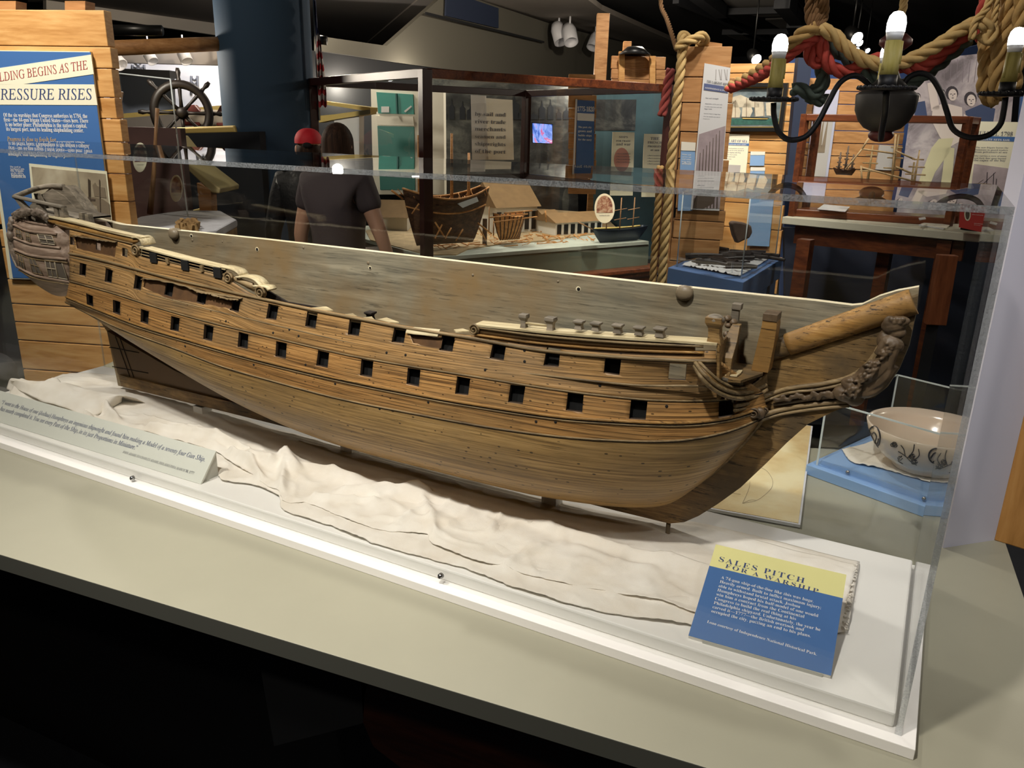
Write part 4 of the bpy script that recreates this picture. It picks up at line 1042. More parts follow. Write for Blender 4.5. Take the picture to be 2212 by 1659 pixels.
# flap folded over at the left end
fl_ = [(22, 822, .985), (95, 824, .990), (130, 826, .992), (190, 842, .988), (270, 856, .985)]
bl_ = [(24, 834, .965), (95, 868, .962), (140, 880, .960), (195, 900, .955), (262, 868, .960)]
A = catmull([tuple(atZ(x, y, z)) for x, y, z in fl_], 60); B = catmull([tuple(atZ(x, y, z)) for x, y, z in bl_], 60); rows = []
for j in range(16):
    v = j/15; rows.append([V(a).lerp(V(b), v)+V((0, 0, .008*math.sin(v*PI)*(1+.5*mn.noise(V((i*.12, 0, 3))))+.003*mn.noise(V((i*.2, v*3, 1))))) for i, (a, b) in enumerate(zip(A, B))])
back = [p+V((.01, .05, -.035)) for p in rows[0]]
rows.insert(0, [p.lerp(q, .5)+V((0, 0, .004)) for p, q in zip(rows[0], back)]); rows.insert(0, back)
o = MB().grid(rows).build('folded_flap', m_cloth, cl, fix=False); s = o.modifiers.new('thick', 'SOLIDIFY'); s.thickness = .001
# frayed right hand end
rr = random.Random(9)
for k in range(60):
    t_ = rr.random(); a = atZ(1848-28*t_+rr.uniform(-2, 2), 1220+140*t_, CZ+.008)
    pts = [a+V((rr.uniform(-.0005, .0018)*q, rr.uniform(-.002, .002), .001*math.sin(q))) for q in range(5)]
    if k == 0: fr = MB()
    fr.tube(pts, .0009, 4)
fr.build('frayed_edge', m_cloth, cl)
# ================================================================== room and far background
m_floor = M('dark_carpet', C('1d2026'), .95, var=.2, vscale=30)
m_blk = M('black_ceiling', C('0c0d10'), .9)
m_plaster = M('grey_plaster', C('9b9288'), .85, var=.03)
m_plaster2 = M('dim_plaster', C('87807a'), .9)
m_lit = M('white_wall_paint', C('e6e4e6'), .8)
m_nav = M('navy_paint', C('1e2940'), .7); m_blue = M('exhibit_blue', C('3f66a0'), .55); m_lblue2 = M('sky_blue_board', C('8db2dc'), .5)
m_teal = M('teal_panel', C('2f8f84'), .5); m_cream = M('cream_board', C('efeada'), .6); m_pale = M('pale_panel', C('d9d8d6'), .6)
m_col = M('column_blue', C('33475c'), .75, spec=.15)
m_pine = WOOD('pine_plank', C('b07a3e'), C('cf9c5e'), C('dfb274'), (1.6, 8, 26), .55, knots=2.2, bump=.05)
m_pine2 = WOOD('dim_pine', C('94683e'), C('b58453'), C('c79a68'), (1.6, 8, 26), .6, knots=2.4, bump=.05)
m_mah = WOOD('mahogany', C('40221a'), C('663822'), C('80482a'), (3, 30, 30), .28, bump=.03)
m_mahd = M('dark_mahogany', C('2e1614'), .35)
m_ryel = M('pale_yellow_rail', C('cdb46a'), .5)
m_acr2 = GLASS('thin_acrylic', (.97, .98, .98, 1), .9)
m_edge2 = M('bright_acrylic_edge', C('c9d2d2'), .3)
m_wht = M('white_fixture', C('d8d8dc'), .4)
HX = lambda v: V((v.x, v.y, 0)).normalized()
def VP(xl, yl, dl, xr, yr, dr):
    a, b = atD(xl, yl, dl), atD(xr, yr, dr); return Panel(a, HX(b-a), V((0, 0, 1)))
def st(o): o['kind'] = 'structure'; return o
# shell
st(MB().box((-2.5, 4.0, -.05), (26, 26, .1)).build('floor', m_floor))
st(MB().box((-2.5, 4.0, 3.17), (26, 26, .1)).build('ceiling', m_blk))
m_wall = M('dark_wall_paint', C('23272e'), .9)
st(MB().box((-2.5, 16.95, 1.55), (26, .1, 3.3)).build('wall_back', m_wall)); st(MB().box((-15.45, 4, 1.55), (.1, 26, 3.3)).build('wall_left', m_wall))
st(MB().box((10.45, 4, 1.55), (.1, 26, 3.3)).build('wall_right', m_wall)); st(MB().box((-2.5, -8.95, 1.55), (26, .1, 3.3)).build('wall_front', m_wall))
# plaster soffits: undersides at 3.0 m and vertical faces
ZC = 3.0
def under(px, z, th, mat, name): return st(MB().prism([atZ(x, y, z) for x, y in px], (0, 0, th)).build(name, mat))
A_, B_ = atZ(187, 12, ZC), atZ(795, 95, ZC)
P1 = Panel(A_, HX(B_-A_), V((0, 0, 1)))
dz_ = HX(B_-A_)
st(P1.plate([(100, -8), (187, 12), (640, 74), (640, 103), (495, 80), (225, 40), (100, 20)], -.08, M('pale_soffit', C('d3cabd'), .85), 'trim_1', None))
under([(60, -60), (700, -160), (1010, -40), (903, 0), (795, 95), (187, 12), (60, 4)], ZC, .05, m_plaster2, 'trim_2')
under([(903, 0), (925, -30), (990, -30), (956, 0), (835, 99), (793, 93)], ZC-.02, .02, m_plaster, 'trim_3')
A2, B2 = atZ(1035, 0, ZC), atZ(1440, 115, ZC)
P2 = Panel(A2, HX(B2-A2), V((0, 0, 1)))
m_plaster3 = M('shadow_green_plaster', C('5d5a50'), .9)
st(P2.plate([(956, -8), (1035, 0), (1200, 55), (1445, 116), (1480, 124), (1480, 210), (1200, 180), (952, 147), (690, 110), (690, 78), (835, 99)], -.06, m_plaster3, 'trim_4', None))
under([(1035, 0), (1000, -60), (1190, -60), (1300, 22), (1400, 66), (1462, 92), (1480, 124), (1445, 116), (1200, 55)], ZC, .06, m_plaster, 'trim_5')
P2.plate([(962, -20), (1074, 18), (1074, 61), (960, 34)], .02, m_nav, 'wall_screen', None, off=.02)
tag(bpy.data.objects['wall_screen'], 'dark teal screen high on the grey wall', 'panel')
P2.plate([(918, 26), (1173, 89), (1173, 93), (918, 32)], .02, m_blk, 'wall_slot', None, off=.05)
tag(bpy.data.objects['wall_slot'], 'long thin black slot across the grey bulkhead', 'slot')
# white lit wall far left
PW = VP(240, 120, 8.6, 520, 120, 8.6)
st(PW.plate([(210, 98), (540, 98), (560, 300), (235, 300)], -.1, m_lit, 'wall_lit', None))
spot(*(tuple(PW.w(380, 60, .9)[:2])+(2.85,)), *PW.w(400, 200, 0), 38, 110, .9, .1, (.93, .94, 1.0))
def ob1(mb, name, mat, label, cat, group=None, bevel=0):
    o = mb.build(name, mat, None, bevel=bevel); return tag(o, label, cat, group)
# suspension bridge silhouettes printed on the lit wall
mb = MB()
for cx, w_, y0, y1 in ((299, 22, 140, 150), (420, 12, 164, 205)):
    for sx in (-1, 1):
        a, b = PW.w(cx+sx*w_*.55, y0, .01), PW.w(cx+sx*w_*.6, y1, .01); mb.tube([a, b], .012, 4)
    mb.tube([PW.w(cx-w_*.5, y0+4, .01), PW.w(cx, y0+9, .01), PW.w(cx+w_*.5, y0+4, .01)], .008, 4)
    mb.tube([PW.w(cx-w_*.5, y0+12, .01), PW.w(cx+w_*.5, y1-18, .01)], .006, 4); mb.tube([PW.w(cx+w_*.5, y0+12, .01), PW.w(cx-w_*.5, y1-18, .01)], .006, 4)
ob1(mb, 'wall_drawing', M('grey_print', C('7a7c84'), .8), 'faint grey tower drawings printed on the white lit wall', 'drawing')
# black box behind
PBK = VP(240, 147, 7.6, 366, 155, 7.6); bk1 = thing('black_partition', PBK.w(300, 300), 'black partition standing left of the ship wheel', 'partition')
PBK.plate([(236, 147), (366, 152), (367, 168), (236, 163)], -.2, m_blk, 'header', bk1); PBK.plate([(236, 163), (367, 168), (374, 300), (240, 300)], -.1, m_wall, 'panel', bk1)
PN = VP(236, 125, 8.0, 268, 125, 8.0)
PN.plate([(232, 120), (266, 126), (268, 150), (236, 150)], .05, m_nav, 'blue_board', None); tag(bpy.data.objects['blue_board'], 'small dark blue panel beside the plank partition top', 'panel')
# low dark wall / counters with yellow rails
PC = VP(300, 285, 5.6, 520, 277, 5.3)
rail1 = thing('barrier_rail', PC.w(400, 290), 'wide pale yellow rail over dark barrier wall below the ship wheel', 'barrier')
PC.plate([(304, 279), (345, 277), (505, 271), (510, 287), (345, 291), (302, 291)], -.25, m_ryel, 'rail', rail1, bevel=.01)
MB().prism([PC.w(306, 290), PC.w(560, 284), V((PC.w(560, 284).x, PC.w(560, 284).y, .0)), V((PC.w(306, 290).x, PC.w(306, 290).y, .0))], -PC.n*.2).build('panel', m_wall, rail1)
PC2 = VP(240, 245, 7.2, 520, 235, 7.2)
rail2 = thing('barrier_rail', PC2.w(400, 250), 'farther pale yellow rail seen behind the windlass', 'barrier')
PC2.plate([(256, 246), (380, 236), (520, 224), (520, 234), (380, 247), (256, 258)], -.3, m_ryel, 'rail', rail2)
PC2.plate([(256, 256), (520, 234), (520, 300), (256, 300)], -.1, m_plaster2, 'panel', rail2)
# ship wheel
m_whl = M('black_oak', C('0e0a08'), .5, spec=.2)
wc = atD(393, 244, 5.95); wn = HX(CAM-wc); wx = V((0, 0, 1)).cross(wn); wz = V((0, 0, 1))
wh = thing('steering_helm', wc-V((0, 0, .2)), 'black wooden ship steering wheel with handled spokes on yellow rail', 'ship wheel')
sq = .95
def wp(a, r, off=0): return wc+wx*(math.cos(a)*r*sq*1.2)+wz*(math.sin(a)*r*1.2)+wn*off
MB().tube([wp(2*PI*k/40, .160) for k in range(40)], .030, 8, closed=True, flat=(1, 1.1)).build('rim', m_whl, wh)
MB().lathe([(0, .03), (.03, .03), (.045, 0), (.03, -.03), (0, -.03)], wc, 20, wn).build('hub', m_whl, wh)
for k in range(8):
    a = PI/2+k*PI/4
    MB().tube([wp(a, r) for r in (.03, .08, .13, .18, .2, .225, .25)], [.015, .011, .014, .017, .011, .019, .012], 8).build('spoke', m_whl, wh)
# windlass
m_oxb = M('oxblood_paint', C('5c1c14'), .4)
wl = thing('windlass', atD(450, 272, 6.3), 'dark red windlass with white rope wound drum behind the wheel', 'windlass')
for xc in (412, 487, 520):
    P = VP(xc-22, 260, 6.3, xc+22, 260, 6.3)
    P.plate([(xc-20, 272), (xc-21, 245), (xc-12, 228), (xc+8, 226), (xc+20, 240), (xc+20, 272)], -.06, m_oxb, 'bitt', wl, bevel=.008)
MB().lathe([(0, -.16), (.06, -.16), (.06, .16), (0, .16)], atD(452, 255, 6.35), 16, VP(400, 250, 5.7, 500, 250, 5.7).x).build('drum', M('rope_white', C('c9bfae'), .8, bump=.5, bscale=80), wl)
# spars
def spar(a, b, r, mat, name, label, tip=None):
    t_ = thing(name, (V(a)+V(b))/2, label, 'spar'); MB().tube([a, b], r, 20).build('pole', mat, t_)
    if tip: MB().tube([tip[0], tip[1]], tip[2], 20).build('sleeve', tip[3], t_)
spar(atD(195, 106, 4.9), atD(540, 92, 5.6), .043, m_pine2, 'wooden_spar', 'long bare pine spar hanging left of the blue column')
spar(atD(205, 65, 4.6), atD(240, 65, 4.6), .024, m_pine2, 'leather_wrapped_spar', 'short spar with black sleeve poking past the plank partition', (atD(236, 65, 4.6), atD(350, 66, 4.6), .027, m_black))
# beam with track lights far left
ob1(MB().box((atD(350, 122, 7.9)), (1.5, .12, .13), Matrix.Rotation(.49, 3, 'Z')), 'track_beam', m_plaster, 'pale beam carrying spotlights over the white wall', 'beam')
def can(px, py, D, ang, L, r, tilt, lab, mat=m_wht, name='track_light', lens=None):
    c = atD(px, py, D); t_ = thing(name, c, lab, 'spotlight', 'ceiling track spotlights')
    d = (_r*math.sin(ang)-_u*math.cos(ang)*.85+_fw*tilt).normalized()
    MB().lathe([(0, -L/2), (r*.75, -L/2), (r, -L*.2), (r, L/2), (r*.9, L/2), (r*.88, L*.3), (0, L*.3)], c, 20, d).build('lamp_can', mat, t_)
    tz = 3.115 if mat is not m_wht else (3.0 if D > 9 else c.z+r*1.5+L*.7)
    MB().tube([c-d*L*.1+V((0, 0, r*.8)), V(((c-d*L*.1).x, (c-d*L*.1).y, tz))], r*.14, 8).build('stem', mat, t_)
    if lens: MB().lathe([(0, L*.48), (r*.85, L*.48), (r*.85, L*.46), (0, L*.46)], c, 20, d).build('lens', lens, t_)
can(249, 128, 7.4, .7, .16, .06, -.1, 'white track spotlight nearest the plank partition')
can(323, 121, 7.7, .5, .13, .05, -.1, 'white track spotlight second from left on pale beam')
can(398, 120, 7.7, .4, .13, .055, -.1, 'white track spotlight third from left on pale beam')
can(489, 117, 7.7, .3, .13, .05, -.1, 'white track spotlight against the blue column edge')
can(1208, 72, 11.4, .2, .27, .098, -.15, 'left one of the white spotlight pair under the soffit')
can(1231, 74, 11.2, .1, .27, .092, -.3, 'right one of the white spotlight pair under the soffit')
can(1285, 88, 12.2, -.3, .24, .086, -.15, 'white spotlight half hidden behind the timber post')

for (x_, y_2, D_2, tx, ty) in ((330, 260, 7.2, 350, 45), (760, 240, 8.0, 800, 40)):
    c_ = atD(x_, y_2, D_2); g_ = atZ(tx, ty, 3.0); spot(c_.x, c_.y, 1.3, g_.x, g_.y, 3.0, 55, 80, 1, .06, WARM)  # added uplights that brighten the soffits from below
# ------------------------------------------------------------------ column
cc = atD(583, 265, 5.6); R_ = .30
o = MB().lathe([(R_, 0), (R_, 3.1)], V((cc.x, cc.y, 0)), 48).build('column', m_col); tag(o, 'round dark blue column rising behind the visitors', 'column')
# flag
fl_t = thing('flag', atD(690, 90, 5.5), 'american flag hanging limp from a thin pole beside the column', 'flag')
m_fr = M('flag_red', C('b03038'), .8); m_fwt = M('flag_white', C('dcd8d8'), .8); m_fb = M('flag_blue', C('28345e'), .8)
MB().tube([atD(677, -20, 5.55), atD(690, 260, 5.55)], .008, 8).build('pole', m_steel, fl_t)
def flagpts(y, a, b):  # row at pixel height y
    return [atD(lerp(a, b, k/8), y+3*math.sin(k*1.2), 5.5-.03*math.sin(k*1.9+y*.05)) for k in range(9)]
cw = [(0, 677, 682), (60, 681, 686), (80, 684, 692), (120, 685, 696), (160, 686, 702), (200, 687, 705), (222, 688, 706)]
ys = [v[0] for v in cw]
def fw_(y): return np.interp(y, ys, [v[1] for v in cw]), np.interp(y, ys, [v[2] for v in cw])
MB().grid([flagpts(y, *fw_(y)) for y in (0, 20, 40, 60, 74)]).build('canton', m_fb, fl_t)
yy = 74; i = 0
while yy < 218:
    MB().grid([flagpts(y, *fw_(y)) for y in (yy, yy+6, yy+13)]).build('stripe', m_fwt if i % 2 == 0 else m_fr, fl_t); yy += 13; i += 1
o = MB().tube([atD(690, 86, 5.9), atD(706, 88, 5.9)], .03, 12).build('spar_end', m_black); tag(o, 'black spar end poking out beyond the flag', 'spar')
# black sheet painted for the unlit space beyond, under the bulkhead
st(VP(690, 110, 9.4, 960, 140, 9.4).plate([(660, 106), (690, 112), (952, 150), (960, 420), (660, 420)], -.1, m_blk, 'wall_shade_sheet', None))

# ------------------------------------------------------------------ plank partition with the poster, left
def planks(P, xl, xr, seams, th, mat, name, label=None, parent=None, gap=.004, jit=.006, xs=None, seed=1):
    """seams: pixel ys at column xr"""
    rr = random.Random(seed); mb = MB()
    for k in range(len(seams)-1):
        xa, xb = (xl, xr) if xs is None else xs[k]
        u0, u1 = P.uv(xa, seams[k])[0], P.uv(xb, seams[k])[0]+rr.uniform(-jit, jit); v0, v1 = P.uv(xr, seams[k])[1]-gap, P.uv(xr, seams[k+1])[1]
        mb.prism([P.p(u0, v0), P.p(u1, v0), P.p(u1, v1), P.p(u0, v1)], -P.n*th)
    o = mb.build(name, mat, parent, bevel=.002)
    if label: tag(o, label, 'partition')
    return o
dr_ = ray(-11700, 126); pd0 = atD(285, 495, 2.75)
PP = Panel(pd0, HX(-dr_), V((0, 0, 1)))
part = thing('plank_partition', V((pd0.x-.3, pd0.y, 0)), 'honey coloured pine plank partition carrying the large blue shipbuilding poster', 'partition')
uR = lambda x, y: PP.uv(x, y)[0]
seam_y = [(224, 22, 100), (236, 102, 147), (240, 149, 210), (246, 212, 256), (258, 258, 306), (262, 308, 375), (270, 377, 435), (278, 437, 497)]
mb = MB(); uL = PP.uv(2, 525)[0]-.0
for k, (x, a, b) in enumerate(seam_y):
    u1 = PP.uv(x-8, (a+b)/2)[0]+.02; mb.prism([PP.p(uL, PP.uv(x, a)[1]), PP.p(u1, PP.uv(x, a)[1]), PP.p(u1, PP.uv(x, b)[1]), PP.p(uL, PP.uv(x, b)[1])], -PP.n*.04)
vv = PP.uv(60, 538)[1]; lo = [499, 538, 606, 659, 698, 737, 799, 860, 930, 1000, 1080, 1160]
for a, b in zip(lo[:-1], lo[1:]):
    va, vb = PP.uv(60, a)[1], PP.uv(60, b)[1]+.004; u1 = PP.uv(275, 495)[0]+.01
    mb.prism([PP.p(uL, va), PP.p(u1, va), PP.p(u1, vb), PP.p(uL, vb)], -PP.n*.04)
mb.build('planks', m_pine, part, bevel=.0025)
for x0 in (10, 160):
    a = PP.w(x0-6, 4, -.06); b = PP.w(x0+22, 4, -.06); MB().prism([PP.w(x0-20, 2, -.05), PP.w(x0+24, 2, -.05), PP.w(x0+24, 200, -.05), PP.w(x0-20, 200, -.05)], -PP.n*.05).build('post', m_pine2, part)
spot(*(PP.p(.0-.3, .9, .9)[:2]), 2.9, *PP.w(130, 250, 0), 55, 80, .8, .06, WARM)
pos = thing('wall_poster', PP.w(120, 600), 'large blue poster headed BUILDING BEGINS AS THE PRESSURE RISES', 'poster')
m_pblue = M('poster_blue', C('4470ac'), .5); m_pcream = M('poster_cream', C('f1edd2'), .6)
PP.plate([(-42, 109), (199, 112), (243, 484), (250, 605), (26, 601)], .012, m_pcream, 'poster_board', pos, off=.001)
PP.plate([(-42, 110), (196, 113), (240, 484), (247, 604), (28, 600)], .001, m_pblue, 'blue_field', pos, off=.0135)
PP.plate([(-42, 153), (197, 118), (203, 160), (50, 182), (-38, 184)], .001, m_pcream, 'title_band', pos, off=.0148)
PP.plate([(-38, 181.5), (204, 182.5), (211, 227), (-30, 226)], .001, m_pcream, 'title_band', pos, off=.0148)
PP.text('BUILDING BEGINS AS THE', (-30, 180), (191, 149), ink_red, pos, 'i', off=.0165, hs=1.3)
PP.text('PRESSURE RISES', (-14, 215), (200, 215), ink_blue, pos, 'i', off=.0165, hs=1.1)
for k, (tx, a, b) in enumerate([('Of the six warships that Congress authorizes in 1794, the', (8, 252.5), (189, 255)), ('first\u2014the 44-gun frigate United States\u2014rises here. There', (9, 262.5), (191, 265)), ('is no better place: Philadelphia is the nation\u2019s capital,', (12, 272.5), (188, 276)), ('its largest port, and its leading shipbuilding center.', (14, 282.5), (181, 286))]):
    PP.text(tx, a, b, ink_white, pos, 'b', off=.0155, hs=1.5)
PP.text('Progress is slow to finish fast', (16, 305), (122, 307), ink_yellow, pos, 'i', off=.0155, hs=1.4)
PP.text('hostages, still languishing in Algiers jails.', (18, 336), (153, 340), ink_white, pos, 'b', off=.0155, hs=1.5)
for k in range(6): PP.text(['The yard at', 'Southwark with', 'the frigate', 'on the stocks', 'before her', 'launch'][k], (22+k*.6, 362+k*4.4), (45+(k*7) % 9+k*.6, 362.4+k*4.4), ink_white, pos, 'b', off=.0155, hs=1.0)
t = NT('sepia_print'); co = t.coord('Object', (1, 1, 1)); f = t.noise(co, 3.5, 6, .6, .5)
t.l(t.ramp(f, [(.35, C('8a7a66')), (.5, C('b8ab92')), (.65, C('d5cbb4'))]), t.p.inputs['Base Color']); m_sepia = t.m
m_sepd = M('sepia_dark', C('5a4c40'), .7); m_sepm = M('sepia_mid', C('857662'), .7)
PP.plate([(63, 353), (231, 370), (243, 484), (247, 560), (80, 545)], .001, m_pcream, 'print_border', pos, off=.0148)
pr = PP.plate([(68, 360), (228, 376), (240, 484), (244, 552), (86, 540)], .001, m_sepia, 'ship_print', pos, off=.016)
def shp(P, pts, mat, nm, par, off=.0175, th=.0006): return P.plate(pts, th, mat, nm, par, off=off)
shp(PP, [(175, 430), (190, 425), (205, 426), (222, 430), (236, 440), (240, 484), (182, 480), (178, 455)], m_sepm, 'printed_hull', pr)
shp(PP, [(180, 452), (195, 440), (210, 446), (214, 470), (185, 470)], m_sepia, 'printed_smoke', pr, .0185)
shp(PP, [(172, 436), (188, 428), (206, 430), (206, 434), (188, 433), (174, 440)], m_sepd, 'printed_beam', pr, .0185)
shp(PP, [(200, 400), (206, 394), (210, 402), (226, 406), (230, 428), (204, 424)], m_sepm, 'printed_shed', pr)
for x, y0 in ((190, 386), (193, 388), (214, 388), (172, 420)): shp(PP, [(x, y0), (x+1.4, y0), (x+4, 470), (x+2.4, 470)], m_sepd, 'printed_mast', pr, .019)
spot(*(PP.p(-.2, .7, 1.1)[:2]), 2.9, *PP.w(130, 700, 0), 40, 70, .8, .06, WARM)

# ------------------------------------------------------------------ musket vitrine (thin acrylic) behind partition
PM = VP(240, 158, 3.35, 368, 170, 3.2)
mv = thing('tool_vitrine', PM.w(330, 455), 'thin clear acrylic vitrine of old wooden tools behind the partition', 'display case')
PM.plate([(232, 156), (370, 171), (408, 470), (262, 470)], .004, m_acr2, 'front_pane', mv)
for a, b in (((232, 156), (368, 171)), ((368, 171), (382, 290)), ((382, 290), (406, 470)), ((255, 160), (285, 470))):
    MB().tube([PM.w(*a, .003), PM.w(*b, .003)], .0028, 6).build('pane_edge', m_edge2, mv)
m_stick = WOOD('worn_handle', C('6a4c33'), C('95704d'), C('b08a63'), (20, 20, 3), .5)
def rod(pts, r, mat, name, label, cat, group=None):
    o = MB().tube([atD(*p) for p in pts], r, 10).build(name, mat); return tag(o, label, cat, group)
rod([(340, 234, 3.5), (336, 300, 3.5), (332, 380, 3.5), (324, 462, 3.5)], [.009, .007, .010, .013], m_stick, 'wooden_tool', 'slim curved wooden tool shaft standing inside the acrylic vitrine', 'tool')
rod([(257, 197, 3.5), (250, 260, 3.5), (246, 330, 3.5)], [.018, .013, .012], m_stick, 'wooden_tool', 'thick pale wooden tool shaft close to the partition edge', 'tool')
m_reddk = M('brown_red_display', C('4a302a'), .7, var=.3, vscale=4)
st_ = ob1(MB().box(V((atD(318, 330, 3.9).x, atD(318, 330, 3.9).y, atD(318, 275, 3.9).z/2)), (.36, .06, atD(318, 275, 3.9).z), Matrix.Rotation(.49, 3, 'Z')), 'dark_red_partition', m_reddk, 'dim red brown display wall behind the acrylic tool vitrine', 'partition')
def oval(px, py, D, w_, h_, label, body=True):
    P = VP(px-10, py, D, px+10, py, D); t_ = thing('oval_sign', P.w(px, py+h_), label, 'sign', 'small oval picture signs')
    pts = [(px+w_*math.cos(k/28*2*PI), py+h_*math.sin(k/28*2*PI)) for k in range(28)]
    P.plate(pts, .004, m_pcream, 'sign_board', t_)
    pts = [(px+w_*.8*math.cos(k/20*PI+PI), py-h_*.02+h_*.84*math.sin(k/20*PI+PI)) for k in range(21)]+[(px+w_*.78, py+h_*.3), (px-w_*.78, py+h_*.3)]
    P.plate(pts, .0008, m_opic, 'oval_picture', t_, off=.0045)
    P.text('loading the gun', (px-w_*.5, py+h_*.52), (px+w_*.5, py+h_*.5), ink_grey, t_, 'b', off=.006) if body else None
t = NT('oval_print'); f = t.noise(t.coord('Object', (1, 1, 1)), 30, 5, .7); t.l(t.ramp(f, [(.4, C('6a3c38')), (.5, C('a8785e')), (.6, C('cdb59a'))]), t.p.inputs['Base Color']); m_opic = t.m
oval(381, 407, 3.3, 13.5, 29, 'oval sign with red picture inside the acrylic tool vitrine')
oval(303, 340, 3.5, 15.5, 32, 'oval sign higher up beside the curved tool handle')
# reader rail on post
rr_ = thing('reading_rail', atD(430, 460, 4.2), 'slanted pale yellow reading rail on a brown post', 'reading rail')
P = VP(345, 300, 4.2, 480, 300, 4.2)
P.plate([(340, 295), (356, 294), (403, 352), (476, 408), (474, 418), (458, 418), (400, 362)], -.3, m_cream if False else M('pale_olive', C('b9aa78'), .6), 'slanted_rail', rr_, bevel=.006)
P.plate([(425, 395), (455, 408), (458, 470), (433, 470)], -.08, m_pine2, 'post', rr_); bt = P.w(445, 470)
MB().box((bt.x, bt.y, bt.z/2), (.08, .08, bt.z)).build('post', m_pine2, rr_)
# yellow floor line rails far
rod([(400, 462, 4.8), (520, 432, 6.2)], .012, m_ryel, 'floor_rail', 'thin yellow rail low behind the reading rail post', 'rail')
# boulder with grey cloth top
bl = thing('stone_block', atD(400, 520, 3.05), 'large rough block with flat grey white top behind the model stern', 'block')
zt = atD(400, 478, 3.05).z
tp = [(262, 488), (300, 468), (350, 460), (400, 454), (478, 455), (512, 474), (470, 497), (420, 504), (330, 505)]
T_ = [atZ(x, y, zt) for x, y in tp]
m_gs = M('grey_stone', C('b4b4ba'), .8, var=.18, vscale=14, bump=.3, bscale=40); m_bs = WOOD('brown_block_side', C('6e5236'), C('8f7048'), C('a58658'), (8, 8, 2), .8)
MB().prism([p-V((0, 0, .03)) for p in T_], (0, 0, .03)).build('top', m_gs, bl, bevel=.008)
MB().prism([V((p.x*.985+bl.location.x*.015, p.y*.985+bl.location.y*.015, 0)) for p in T_], (0, 0, zt-.03)).build('body', m_bs, bl)
mb = MB(); rg = random.Random(4)
for k in range(36):
    c = atZ(rg.uniform(385, 425), rg.uniform(484, 502), zt+.005); mb.box(c+V((0, 0, .004)), (rg.uniform(.008, .025), rg.uniform(.006, .012), rg.uniform(.02, .045)), Matrix.Rotation(rg.uniform(-.6, .6), 3, 'Y'))
o = ob1(mb, 'wood_splinters', m_bs, 'heap of brown wood splinters on the grey stone block', 'wood splinters'); o['kind'] = 'stuff'
# ================================================================== framed vitrine with shipyard diorama
F_ = atD(918, 148, 4.3); zt_ = F_.z
Lc = atZ(672, 170, zt_); Rc = atZ(1452, 184, zt_)
zb_ = atPl(971, 557, F_, HX(Rc-F_).cross(V((0, 0, 1)))).z
P_f = Panel(F_, HX(Rc-F_), V((0, 0, 1))); P_l = Panel(Lc, HX(F_-Lc), V((0, 0, 1)))
wF, wL = (Rc-F_).length, (F_-Lc).length
print('vitrine', wF, wL, zt_, zb_)
vt = thing('framed_vitrine', V((F_.x, F_.y, 0))+(Rc-F_)*.4, 'large mahogany framed glass vitrine holding the shipyard diorama', 'display case')
inw = -P_f.n; bk_ = V((Lc-F_).x and (Lc-F_)[:]); Bk = V(Rc)+(Lc-F_)
def bar(a, b, w_, mat, nm='frame_bar', par=vt):
    d = (V(b)-V(a)).normalized(); s = d.cross(V((0, 0, 1))); s = s.normalized()*w_/2 if s.length > .1 else HX(P_f.x)*w_/2; t2 = d.cross(s).normalized()*w_/2
    q = lambda p: [p-s-t2, p+s-t2, p+s+t2, p-s+t2]
    return MB().hexa(q(V(a)), q(V(b))).build(nm, mat, par, bevel=.003)
zr = zt_-.022
up_ = lambda p, z: V((p.x, p.y, z))
zlow = zb_-.16
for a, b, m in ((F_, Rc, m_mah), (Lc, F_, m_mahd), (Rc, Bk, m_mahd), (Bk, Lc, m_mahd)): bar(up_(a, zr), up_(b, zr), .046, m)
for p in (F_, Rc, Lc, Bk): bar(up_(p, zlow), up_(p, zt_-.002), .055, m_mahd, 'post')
m_gl = GLASS('vitrine_glass', (.95, .98, .97, 1), 1.0, 0, 1.5)
for a, b in ((F_, Rc), (Lc, F_)):
    MB().add([up_(a, zlow), up_(b, zlow), up_(b, zt_-.04), up_(a, zt_-.04)], [(0, 1, 2, 3)]).build('glass_pane', m_gl, vt)
bs = [up_(p, 0) for p in (F_, Rc, Bk, Lc)]
MB().prism([up_(p, zlow-.03) for p in (F_+(F_-Bk)*.015, Rc+(Rc-Lc)*.015, Bk+(Bk-F_)*.015, Lc+(Lc-Rc)*.015)], (0, 0, .03)).build('base_moulding', m_mah, vt, bevel=.006)
MB().prism([up_(p, .05) for p in (F_, Rc, Bk, Lc)], (0, 0, zlow-.08)).build('base_cabinet', m_mah, vt)
for k in range(2): MB().tube([up_(F_, zlow-.06-k*.05)-inw*.012, up_(Rc, zlow-.06-k*.05)-inw*.012], .008, 6).build('base_bead', m_mahd, vt)
MB().prism([up_(p, 0) for p in (F_, Rc, Bk, Lc)], (0, 0, .05)).build('plinth', m_blk, vt)
# diorama ground
m_water = M('pale_harbour', C('b9c0b6'), .35, var=.05); m_sand = M('yard_ground', C('a08a68'), .9, var=.25, vscale=12)
ext = lambda p, q, s: p+(q-p)*s
base_pts = [ext(F_, Bk, .03), ext(Rc, Lc, .03), ext(Bk, F_, .02), ext(Lc, Rc, .02)]
dio = tag(MB().prism([up_(p, zb_-.02) for p in base_pts], (0, 0, .02)).build('diorama_board', m_water), 'pale harbour water board of the shipyard diorama', 'model base')
MB().prism([up_(ext(F_, Rc, .02)+inw*.06, zlow) for _ in (0,)]+[up_(ext(Rc, F_, .02)+inw*.06, zlow), up_(ext(Rc, F_, .02)+inw*.08, zlow), up_(ext(F_, Rc, .02)+inw*.08, zlow)], (0, 0, zb_-.02-zlow)).build('skirt', M('green_grey_skirt', C('6f7a6c'), .7), dio)
zd = zb_
def g(px, py, z=None): return atZ(px, py, z if z is not None else zd)
